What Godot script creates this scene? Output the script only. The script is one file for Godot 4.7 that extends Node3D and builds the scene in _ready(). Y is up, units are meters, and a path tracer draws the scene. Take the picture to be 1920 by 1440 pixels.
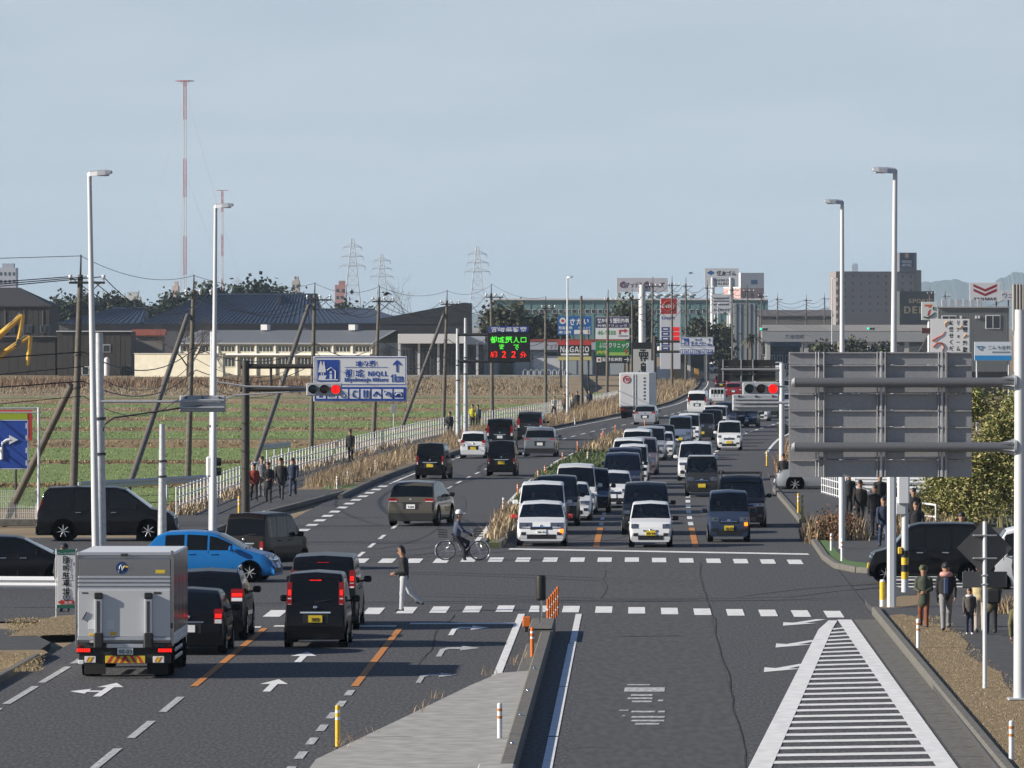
extends Node3D
# A wide Japanese trunk road seen through a long lens from a footbridge on a clear winter day.
# Units are metres, y is up, the camera looks along -Z. Places on the ground were surveyed from the photograph
# with eye height EYE and focal length LENS: ground_at() and point_at() turn such a sighting into a place in the world.
const EYE := 7.7
const LENS := 12500.0
const LEVEL := 605.0
var mats := {}
var taken := {}
var rng := RandomNumberGenerator.new()

func _ready() -> void:
	rng.seed = 7
	set_view()
	set_light()
	make_materials()
	build_ground()
	build_markings()
	build_roadside()
	build_fields()
	build_far_buildings()
	build_shops()
	build_poles()
	build_signals()
	build_signs()
	build_vehicles()
	build_people()
	build_plants()

func set_view() -> void:
	var cam := Camera3D.new()
	cam.name = "camera"
	cam.fov = rad_to_deg(2.0 * atan(720.0 / LENS))
	cam.near = 1.0
	cam.far = 40000.0
	add_child(cam)
	cam.position = Vector3(0, EYE, 0)
	cam.rotation.x = -atan((720.0 - LEVEL) / LENS)
	cam.current = true

func set_light() -> void:
	var env := Environment.new()
	var sky := Sky.new()
	var air := ProceduralSkyMaterial.new()
	air.sky_top_color = Color(0.024, 0.06, 0.16).linear_to_srgb()
	air.sky_horizon_color = Color(0.388, 0.453, 0.508).linear_to_srgb()
	air.sky_curve = 0.2
	air.ground_horizon_color = Color(0.40, 0.45, 0.5).linear_to_srgb()
	air.ground_bottom_color = Color(0.09, 0.085, 0.075).linear_to_srgb()
	air.sun_angle_max = 1.0
	# thin high cloud lying in long faint streaks low over the whole horizon
	var streaks := Image.create_empty(4096, 2048, false, Image.FORMAT_RGBA8)
	var drift := FastNoiseLite.new()
	drift.seed = 12
	drift.frequency = 0.02
	drift.fractal_octaves = 3
	for y in range(930, 1024):
		for x in 4096:
			var round_ := TAU * x / 4096.0
			var a := drift.get_noise_3d(cos(round_) * 700.0, sin(round_) * 700.0, y * 9.0 + 26.0 * sin(round_ * 9.0))
			streaks.set_pixel(x, y, Color(1.0, 0.96, 0.94, clampf(0.35 + 0.9 * a, 0, 1) * smoothstep(930.0, 975.0, y)))
	air.sky_cover = ImageTexture.create_from_image(streaks)
	air.sky_cover_modulate = Color(1, 1, 1, 0.035)
	sky.sky_material = air
	env.sky = sky
	env.background_mode = Environment.BG_SKY
	env.tonemap_mode = Environment.TONE_MAPPER_LINEAR
	env.tonemap_exposure = 1.45
	env.sdfgi_enabled = true
	env.ssao_enabled = true
	env.ssil_enabled = true
	env.fog_enabled = true
	env.fog_light_color = Color(0.82, 0.92, 1.0)
	env.fog_density = 0.000065
	var we := WorldEnvironment.new()
	we.name = "world_environment"
	we.environment = env
	add_child(we)
	var sun := DirectionalLight3D.new()
	sun.name = "sun"
	sun.light_energy = 1.6
	sun.light_color = Color(1.0, 0.965, 0.915)
	sun.light_angular_distance = 0.5
	sun.shadow_enabled = true
	add_child(sun)
	var el := deg_to_rad(24.0)
	var to := Vector3(cos(el), -sin(el), -0.2)
	sun.look_at_from_position(Vector3(-60, 40, -200), Vector3(-60, 40, -200) + to, Vector3.UP)

# ---------------------------------------------------------------- places
func ground_at(u: float, v: float, y := 0.0) -> Vector3:
	var d := LENS * (EYE - y) / (v - LEVEL)
	return Vector3((u - 960.0) * d / LENS, y, -d)

func point_at(u: float, v: float, d: float) -> Vector3:
	return Vector3((u - 960.0) * d / LENS, EYE - (v - LEVEL) * d / LENS, -d)

func scale_at(d: float) -> float:   # photograph pixels per metre at that distance
	return LENS / d

const BEND := [[0.0, 0.0], [240.0, 0.0], [304.0, 0.3], [350.0, 1.2], [435.0, 4.0], [470.0, 5.9], [500.0, 8.0], [560.0, 12.0], [640.0, 16.4], [800.0, 20.5], [1000.0, 22.5], [1300.0, 24.5], [2600.0, 30.0]]
func bend(d: float) -> float:   # how far the road has swung to the side at distance d
	for i in BEND.size() - 1:
		if d <= BEND[i + 1][0]:
			var t: float = (d - BEND[i][0]) / (BEND[i + 1][0] - BEND[i][0])
			var p0: float = BEND[maxi(i - 1, 0)][1]
			var p3: float = BEND[mini(i + 2, BEND.size() - 1)][1]
			var a: float = BEND[i][1]
			var b: float = BEND[i + 1][1]
			var x0: float = BEND[maxi(i - 1, 0)][0]
			var x3: float = BEND[mini(i + 2, BEND.size() - 1)][0]
			var w: float = BEND[i + 1][0] - BEND[i][0]
			var m0: float = (b - p0) / maxf(BEND[i + 1][0] - x0, 1.0) * w
			var m1: float = (p3 - a) / maxf(x3 - BEND[i][0], 1.0) * w
			var t2 := t * t
			var t3 := t2 * t
			return (2 * t3 - 3 * t2 + 1) * a + (t3 - 2 * t2 + t) * m0 + (-2 * t3 + 3 * t2) * b + (t3 - t2) * m1
	return 30.0

func on_road(q: float, d: float, y := 0.0) -> Vector3:   # q metres across from the road's axis, d metres away
	return Vector3(0.01896 * d + bend(d) + q, y, -d)

func road_turn(d: float) -> float:   # yaw of a thing whose +Z runs towards the camera along the road
	var a := on_road(0, d)
	var b := on_road(0, d + 6.0)
	return atan2(a.x - b.x, a.z - b.z)

# ---------------------------------------------------------------- shapes
class Shape:
	var v := PackedVector3Array()
	var n := PackedVector3Array()
	var uv := PackedVector2Array()
	var c := PackedColorArray()
	var ix := PackedInt32Array()
	var use_uv := false
	var use_c := false
	var col := Color.WHITE
	func vert(p: Vector3, nn: Vector3, t := Vector2.ZERO) -> int:
		v.append(p); n.append(nn); uv.append(t); c.append(col)
		return v.size() - 1
	func tri(a: Vector3, b: Vector3, d: Vector3) -> void:   # counter-clockwise seen from outside
		var nn := (b - a).cross(d - a).normalized()
		var i := vert(a, nn)
		vert(b, nn); vert(d, nn)
		ix.append_array([i, i + 2, i + 1])
	func quad(a: Vector3, b: Vector3, d: Vector3, e: Vector3) -> void:
		var nn := (d - a).cross(e - b).normalized()
		var i := vert(a, nn, Vector2(0, 0))
		vert(b, nn, Vector2(1, 0)); vert(d, nn, Vector2(1, 1)); vert(e, nn, Vector2(0, 1))
		ix.append_array([i, i + 2, i + 1, i, i + 3, i + 2])
	func quad_uv(p: Array, t: Array) -> void:
		use_uv = true
		var nn: Vector3 = (p[2] - p[0]).cross(p[3] - p[1]).normalized()
		var i := v.size()
		for k in 4:
			vert(p[k], nn, t[k])
		ix.append_array([i, i + 2, i + 1, i, i + 3, i + 2])
	func box(at: Vector3, size: Vector3, b := Basis.IDENTITY) -> void:
		var x := b.x * size.x * 0.5
		var y := b.y * size.y * 0.5
		var z := b.z * size.z * 0.5
		quad(at - x - y + z, at + x - y + z, at + x + y + z, at - x + y + z)
		quad(at + x - y - z, at - x - y - z, at - x + y - z, at + x + y - z)
		quad(at + x - y + z, at + x - y - z, at + x + y - z, at + x + y + z)
		quad(at - x - y - z, at - x - y + z, at - x + y + z, at - x + y - z)
		quad(at - x + y + z, at + x + y + z, at + x + y - z, at - x + y - z)
		quad(at - x - y - z, at + x - y - z, at + x - y + z, at - x - y + z)
	func bevel(at: Vector3, size: Vector3, r: float, b := Basis.IDENTITY) -> void:   # a box with chamfered edges
		var h := size * 0.5
		var q := h - Vector3.ONE * r
		for s in [-1.0, 1.0]:
			for ax in 3:
				var a1 := (ax + 1) % 3
				var a2 := (ax + 2) % 3
				var pts := []
				for k in [[-1, -1], [1, -1], [1, 1], [-1, 1]]:
					var p := Vector3.ZERO
					p[ax] = s * h[ax]; p[a1] = k[0] * q[a1]; p[a2] = k[1] * q[a2]
					pts.append(at + b * p)
				if s > 0: quad(pts[0], pts[1], pts[2], pts[3])
				else: quad(pts[3], pts[2], pts[1], pts[0])
		for ax in 3:   # edges along ax
			var a1 := (ax + 1) % 3
			var a2 := (ax + 2) % 3
			for k in [[-1, -1], [1, -1], [1, 1], [-1, 1]]:
				var p := []
				for e in [[-1.0, 0], [1.0, 0], [1.0, 1], [-1.0, 1]]:
					var w := Vector3.ZERO
					w[ax] = e[0] * q[ax]
					w[a1] = k[0] * (h[a1] if e[1] == 0 else q[a1])
					w[a2] = k[1] * (q[a2] if e[1] == 0 else h[a2])
					p.append(at + b * w)
				if k[0] * k[1] > 0: quad(p[0], p[3], p[2], p[1])
				else: quad(p[0], p[1], p[2], p[3])
		for sx in [-1.0, 1.0]:
			for sy in [-1.0, 1.0]:
				for sz in [-1.0, 1.0]:
					var sg := Vector3(sx, sy, sz)
					var p0 := at + b * (sg * Vector3(h.x, q.y, q.z))
					var p1 := at + b * (sg * Vector3(q.x, h.y, q.z))
					var p2 := at + b * (sg * Vector3(q.x, q.y, h.z))
					if sx * sy * sz > 0: tri(p0, p1, p2)
					else: tri(p0, p2, p1)
	func tube(a: Vector3, b: Vector3, r0: float, r1: float, seg := 8, caps := true) -> void:
		var w := (b - a).normalized()
		var x := w.cross(Vector3.UP if absf(w.y) < 0.9 else Vector3.RIGHT).normalized()
		var y := w.cross(x)
		var i := v.size()
		for k in seg + 1:
			var f := TAU * k / seg
			var o := x * cos(f) + y * sin(f)
			vert(a + o * r0, o, Vector2(float(k) / seg, 0)); vert(b + o * r1, o, Vector2(float(k) / seg, 1))
		for k in seg:
			var j := i + k * 2
			ix.append_array([j, j + 1, j + 2, j + 2, j + 1, j + 3])
		if caps:
			for e in 2:
				var at := a if e == 0 else b
				var r := r0 if e == 0 else r1
				var nn := -w if e == 0 else w
				if r < 0.001: continue
				var m := vert(at, nn)
				for k in seg + 1:
					var f := TAU * k / seg
					vert(at + (x * cos(f) + y * sin(f)) * r, nn)
				for k in seg:
					if e == 0: ix.append_array([m, m + 1 + k, m + 2 + k])
					else: ix.append_array([m, m + 2 + k, m + 1 + k])
	func path(pts: Array, r: float, seg := 6, r1 := -1.0) -> void:   # a tube along points, joints shared
		var m := pts.size()
		var i := v.size()
		for p in m:
			var w: Vector3 = (pts[mini(p + 1, m - 1)] - pts[maxi(p - 1, 0)]).normalized()
			var x := w.cross(Vector3.UP if absf(w.y) < 0.95 else Vector3.RIGHT).normalized()
			var y := w.cross(x)
			var rr := r if r1 < 0 else lerpf(r, r1, float(p) / (m - 1))
			for k in seg + 1:
				var f := TAU * k / seg
				var o := x * cos(f) + y * sin(f)
				vert(pts[p] + o * rr, o)
		for p in m - 1:
			for k in seg:
				var j := i + p * (seg + 1) + k
				ix.append_array([j, j + seg + 1, j + 1, j + 1, j + seg + 1, j + seg + 2])
	func lathe(at: Vector3, prof: Array, b := Basis.IDENTITY, seg := 12) -> void:   # prof: [radius, height along b.y]
		var i := v.size()
		var m := prof.size()
		for p in m:
			var a: Array = prof[maxi(p - 1, 0)]
			var e: Array = prof[mini(p + 1, m - 1)]
			var nr := Vector2(e[1] - a[1], a[0] - e[0]).normalized()
			for k in seg + 1:
				var f := TAU * k / seg
				var o := b.x * cos(f) + b.z * sin(f)
				vert(at + o * prof[p][0] + b.y * prof[p][1], (o * nr.x + b.y * nr.y).normalized())
		for p in m - 1:
			for k in seg:
				var j := i + p * (seg + 1) + k
				ix.append_array([j, j + 1, j + seg + 1, j + 1, j + seg + 2, j + seg + 1])
	func ball(at: Vector3, r: Vector3, b := Basis.IDENTITY, seg := 8, rings := 6) -> void:
		var i := v.size()
		for p in rings + 1:
			var th := PI * p / rings
			for k in seg + 1:
				var f := TAU * k / seg
				var o := Vector3(sin(th) * cos(f), cos(th), sin(th) * sin(f))
				vert(at + b * (o * r), (b * (o / r)).normalized())
		for p in rings:
			for k in seg:
				var j := i + p * (seg + 1) + k
				ix.append_array([j, j + seg + 1, j + 1, j + 1, j + seg + 1, j + seg + 2])
	func torus(at: Vector3, ax: Vector3, big: float, small: float, seg := 20, ring := 6) -> void:
		var x := ax.cross(Vector3.UP if absf(ax.y) < 0.9 else Vector3.RIGHT).normalized()
		var y := ax.cross(x)
		var pts := []
		for k in seg + 1:
			var f := TAU * k / seg
			pts.append(at + (x * cos(f) + y * sin(f)) * big)
		var i := v.size()
		for k in seg + 1:
			var o: Vector3 = (pts[k] - at).normalized()
			for j in ring + 1:
				var g := TAU * j / ring
				var nn := o * cos(g) + ax * sin(g)
				vert(pts[k] + nn * small, nn)
		for k in seg:
			for j in ring:
				var m := i + k * (ring + 1) + j
				ix.append_array([m, m + 1, m + ring + 1, m + 1, m + ring + 2, m + ring + 1])
	func disc(at: Vector3, nn: Vector3, r: float, seg := 16) -> void:
		var x := nn.cross(Vector3.UP if absf(nn.y) < 0.9 else Vector3.RIGHT).normalized()
		var y := nn.cross(x)
		var m := vert(at, nn)
		for k in seg + 1:
			var f := TAU * k / seg
			vert(at + (x * cos(f) + y * sin(f)) * r, nn)
		for k in seg:
			ix.append_array([m, m + 2 + k, m + 1 + k])
	func flat(poly: PackedVector2Array, y: float, tile := 0.0) -> void:   # a level sheet; poly in (x, z)
		var t := Geometry2D.triangulate_polygon(poly)
		var i := v.size()
		for p in poly:
			vert(Vector3(p.x, y, p.y), Vector3.UP, p)
		for k in range(0, t.size(), 3):
			var a := poly[t[k]]
			var b := poly[t[k + 1]]
			var d := poly[t[k + 2]]
			if (b - a).cross(d - a) > 0: ix.append_array([i + t[k], i + t[k + 1], i + t[k + 2]])
			else: ix.append_array([i + t[k], i + t[k + 2], i + t[k + 1]])
	func slab(poly: PackedVector2Array, y0: float, y1: float) -> void:   # a level sheet with upright sides
		flat(poly, y1)
		var area := 0.0
		for k in poly.size():
			area += poly[k].cross(poly[(k + 1) % poly.size()])
		for k in poly.size():
			var a := poly[k]
			var b := poly[(k + 1) % poly.size()]
			if area > 0: quad(Vector3(b.x, y0, b.y), Vector3(a.x, y0, a.y), Vector3(a.x, y1, a.y), Vector3(b.x, y1, b.y))
			else: quad(Vector3(a.x, y0, a.y), Vector3(b.x, y0, b.y), Vector3(b.x, y1, b.y), Vector3(a.x, y1, a.y))
	func face(poly: PackedVector2Array, z: float) -> void:   # an upright sheet facing +Z; poly in (x, y)
		var t := Geometry2D.triangulate_polygon(poly)
		var i := v.size()
		for p in poly:
			vert(Vector3(p.x, p.y, z), Vector3.BACK)
		for k in range(0, t.size(), 3):
			if (poly[t[k + 1]] - poly[t[k]]).cross(poly[t[k + 2]] - poly[t[k]]) > 0: ix.append_array([i + t[k], i + t[k + 2], i + t[k + 1]])
			else: ix.append_array([i + t[k], i + t[k + 1], i + t[k + 2]])
	func plate(poly: PackedVector2Array, z0: float, z1: float) -> void:   # a thick outline standing upright, front at z1
		face(poly, z1)
		var area := 0.0
		for k in poly.size():
			area += poly[k].cross(poly[(k + 1) % poly.size()])
		var m := poly.size()
		for k in m:
			var a := poly[k]
			var b := poly[(k + 1) % m]
			if area < 0:
				var s := a
				a = b
				b = s
			quad(Vector3(a.x, a.y, z0), Vector3(b.x, b.y, z0), Vector3(b.x, b.y, z1), Vector3(a.x, a.y, z1))
		var j := v.size()
		face(poly, z0)
		for k in range(j, v.size()):
			n[k] = Vector3.FORWARD
	func add(o: Shape, t := Transform3D.IDENTITY) -> void:
		var i := v.size()
		for k in o.v.size():
			v.append(t * o.v[k]); n.append((t.basis * o.n[k]).normalized()); uv.append(o.uv[k]); c.append(o.c[k])
		for k in o.ix:
			ix.append(k + i)
	func mesh() -> ArrayMesh:
		var m := ArrayMesh.new()
		if ix.is_empty(): return m
		var a := []
		a.resize(Mesh.ARRAY_MAX)
		a[Mesh.ARRAY_VERTEX] = v
		a[Mesh.ARRAY_NORMAL] = n
		a[Mesh.ARRAY_INDEX] = ix
		if use_uv: a[Mesh.ARRAY_TEX_UV] = uv
		if use_c: a[Mesh.ARRAY_COLOR] = c
		m.add_surface_from_arrays(Mesh.PRIMITIVE_TRIANGLES, a)
		return m

# ---------------------------------------------------------------- objects
func numbered(called: String) -> String:
	taken[called] = taken.get(called, 0) + 1
	return called if taken[called] == 1 else "%s_%03d" % [called, taken[called] - 1]

func thing(called: String, label: String, category: String, at := Vector3.ZERO, turn := 0.0, group := "") -> Node3D:
	var o := Node3D.new()
	o.name = numbered(called)
	add_child(o)
	o.position = at
	o.rotation.y = turn
	o.set_meta("label", label)
	o.set_meta("category", category)
	if group != "": o.set_meta("group", group)
	return o

func part(called: String, s, m: Material, parent: Node3D, at := Vector3.ZERO) -> MeshInstance3D:
	var o := MeshInstance3D.new()
	o.name = called
	o.mesh = s.mesh() if s is Shape else s
	o.material_override = m
	parent.add_child(o, true)
	o.position = at
	return o

func whole(called: String, s, m: Material, label: String, category: String, group := "", at := Vector3.ZERO) -> MeshInstance3D:
	var o := part(numbered(called), s, m, self, at)
	o.set_meta("label", label)
	o.set_meta("category", category)
	if group != "": o.set_meta("group", group)
	return o

func setting(called: String, s, m: Material, label: String, category: String, at := Vector3.ZERO) -> MeshInstance3D:
	var o := whole(called, s, m, label, category, "", at)
	o.set_meta("kind", "structure")
	return o

func stuff(o: Node3D) -> Node3D:
	o.set_meta("kind", "stuff")
	return o

func copy_of(o: Node3D, label: String, at: Vector3, turn := 0.0) -> Node3D:
	var c := o.duplicate()
	var base := String(o.name)
	if base.length() > 4 and base.substr(base.length() - 4, 1) == "_" and base.right(3).is_valid_int(): base = base.left(base.length() - 4)
	c.name = numbered(base)
	add_child(c)
	c.position = at
	c.rotation.y = turn
	c.set_meta("label", label)
	return c

# ---------------------------------------------------------------- materials
func mat(key: String, lin := Color(0.5, 0.5, 0.5), rough := 0.8, metal := 0.0) -> StandardMaterial3D:
	if not mats.has(key):
		var m := StandardMaterial3D.new()
		m.albedo_color = lin.linear_to_srgb()
		m.roughness = rough
		m.metallic = metal
		mats[key] = m
	return mats[key]

func paint(lin: Color, rough := 0.6, metal := 0.0) -> StandardMaterial3D:
	return mat("%.3f_%.3f_%.3f_%.2f_%.2f" % [lin.r, lin.g, lin.b, rough, metal], lin, rough, metal)

func lamp(key: String, c: Color, power: float) -> StandardMaterial3D:
	var m := mat(key, Color(0.1, 0.1, 0.1) * c, 0.4)
	m.emission_enabled = true
	m.emission = c
	m.emission_energy_multiplier = power
	return m

func noise_tex(freq: float, lo: Color, hi: Color, seed_: int, size := 512, oct := 4, kind := FastNoiseLite.TYPE_SIMPLEX_SMOOTH) -> NoiseTexture2D:
	var f := FastNoiseLite.new()
	f.noise_type = kind
	f.seed = seed_
	f.frequency = freq
	f.fractal_octaves = oct
	var t := NoiseTexture2D.new()
	t.width = size
	t.height = size
	t.seamless = true
	t.noise = f
	var g := Gradient.new()
	g.set_color(0, lo)
	g.set_color(1, hi)
	t.color_ramp = g
	return t

func ground_mat(key: String, lo: Color, hi: Color, tile: float, freq: float, seed_: int, rough := 0.9) -> StandardMaterial3D:
	# a fine grain over broad patches, both laid in the world
	var m := mat(key, Color(1, 1, 1), rough)
	m.albedo_color = Color.WHITE
	m.albedo_texture = noise_tex(freq, lo.linear_to_srgb(), hi.linear_to_srgb(), seed_)
	m.uv1_triplanar = true
	m.uv1_world_triplanar = true
	m.uv1_scale = Vector3.ONE / tile
	return m

func make_materials() -> void:
	# stone chips show as grain drawn out along the way the wheels run
	ground_mat("asphalt", Color(0.02, 0.02, 0.022), Color(0.118, 0.118, 0.121), 6.0, 0.09, 3, 0.88).uv1_scale = Vector3(0.24, 0.24, 0.036)
	ground_mat("asphalt_old", Color(0.038, 0.038, 0.038), Color(0.09, 0.089, 0.088), 23.0, 0.07, 11, 0.85).uv1_scale = Vector3(0.12, 0.12, 0.02)
	mat("tyre_dark", Color(0.052, 0.052, 0.054), 0.8)
	ground_mat("asphalt_walk", Color(0.04, 0.04, 0.042), Color(0.075, 0.075, 0.077), 9.0, 0.03, 5, 0.9)
	ground_mat("concrete", Color(0.27, 0.265, 0.24), Color(0.44, 0.43, 0.39), 7.0, 0.02, 21, 0.85)
	ground_mat("kerb", Color(0.085, 0.082, 0.072), Color(0.19, 0.182, 0.158), 4.0, 0.03, 22, 0.9)
	ground_mat("dry_turf", Color(0.13, 0.09, 0.045), Color(0.36, 0.27, 0.15), 4.0, 0.09, 31, 0.95)
	ground_mat("earth", Color(0.16, 0.115, 0.06), Color(0.33, 0.25, 0.15), 40.0, 0.02, 32, 0.95)
	ground_mat("crop", Color(0.09, 0.15, 0.026), Color(0.22, 0.27, 0.075), 30.0, 0.03, 33, 0.95)
	ground_mat("weeds", Color(0.05, 0.075, 0.02), Color(0.16, 0.15, 0.06), 9.0, 0.04, 34, 0.95)
	ground_mat("lawn_mat", Color(0.06, 0.13, 0.03), Color(0.11, 0.2, 0.05), 2.0, 0.05, 35, 0.95)
	ground_mat("line_white", Color(0.62, 0.62, 0.6), Color(0.84, 0.84, 0.82), 3.0, 0.012, 41, 0.75)
	ground_mat("line_worn", Color(0.16, 0.16, 0.16), Color(0.8, 0.8, 0.78), 1.6, 0.02, 42, 0.75)
	ground_mat("line_orange", Color(0.42, 0.15, 0.03), Color(0.62, 0.25, 0.05), 3.0, 0.02, 43, 0.75)
	ground_mat("pole_concrete", Color(0.085, 0.075, 0.062), Color(0.16, 0.143, 0.12), 3.0, 0.02, 44, 0.85)
	ground_mat("galvanised", Color(0.38, 0.4, 0.42), Color(0.56, 0.58, 0.6), 2.0, 0.02, 45, 0.5).metallic = 0.35
	ground_mat("sign_back", Color(0.27, 0.275, 0.29), Color(0.33, 0.335, 0.35), 1.5, 0.03, 46, 0.55).metallic = 0.2
	ground_mat("brown_pole", Color(0.03, 0.026, 0.022), Color(0.055, 0.048, 0.04), 2.0, 0.03, 47, 0.6)
	mat("white_metal", Color(0.72, 0.73, 0.74), 0.45)
	mat("pole_white", Color(0.6, 0.62, 0.63), 0.45)
	mat("black", Color(0.012, 0.012, 0.013), 0.55)
	mat("rubber", Color(0.018, 0.018, 0.019), 0.85)
	mat("glass", Color(0.005, 0.006, 0.007), 0.05).metallic_specular = 0.4
	mat("chrome", Color(0.75, 0.76, 0.78), 0.15, 1.0)
	mat("dark_metal", Color(0.05, 0.05, 0.052), 0.5, 0.3)
	mat("wire", Color(0.02, 0.02, 0.022), 0.6)
	mat("crack", Color(0.02, 0.02, 0.02), 0.95)
	mat("sign_blue", Color(0.02, 0.07, 0.35), 0.45)
	mat("sign_white", Color(0.72, 0.74, 0.76), 0.45)
	mat("plate_white", Color(0.75, 0.76, 0.76), 0.4)
	mat("plate_yellow", Color(0.68, 0.5, 0.03), 0.4)
	mat("yellow", Color(0.75, 0.47, 0.03), 0.5)
	mat("orange", Color(0.62, 0.15, 0.02), 0.5)
	mat("rail_red", Color(0.5, 0.04, 0.03), 0.5)

# ================================================================ ground, roads, kerbs
func outline(pts: Array, y := 0.0) -> PackedVector2Array:   # sightings on the ground to an (x, z) outline
	var o := PackedVector2Array()
	for p in pts:
		var g := ground_at(p[0], p[1], y)
		o.append(V2(g.x, g.z))
	return o

func road_poly(pts: Array) -> PackedVector2Array:   # [q, d] to an (x, z) outline
	var o := PackedVector2Array()
	for p in pts:
		var g := on_road(p[0], p[1])
		o.append(V2(g.x, g.z))
	return o

func ribbon(s: Shape, left: Array, right: Array, y: float) -> void:   # sheet between two lists of [q, d]
	for i in left.size() - 1:
		s.quad(on_road(left[i][0], left[i][1], y), on_road(right[i][0], right[i][1], y), on_road(right[i + 1][0], right[i + 1][1], y), on_road(left[i + 1][0], left[i + 1][1], y))

func strip(s: Shape, q0: float, q1: float, d0: float, d1: float, y: float, step := 12.0) -> void:
	var m := maxi(1, ceili((d1 - d0) / step))
	var l := []
	var r := []
	for i in m + 1:
		var d := lerpf(d0, d1, float(i) / m)
		l.append([q0, d])
		r.append([q1, d])
	ribbon(s, l, r, y)

func curb(s: Shape, q0: float, q1: float, d0: float, d1: float, h: float) -> void:   # one kerb stone, chamfered
	var a := on_road(q0, d0)
	var b := on_road(q1, d0)
	var c := on_road(q1, d1)
	var e := on_road(q0, d1)
	var t := V3(0, h, 0)
	var k := V3(0, h - 0.03, 0)
	var w := (b - a).normalized() * 0.03
	s.quad(a + w + t, b - w + t, c - w + t, e + w + t)
	s.quad(a + k, a + w + t, e + w + t, e + k)
	s.quad(b - w + t, b + k, c + k, c - w + t)
	s.quad(e, a, a + k, e + k)
	s.quad(b, c, c + k, b + k)
	s.quad(a, b, b + k, a + k)
	s.quad(c, e, e + k, c + k)

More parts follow.
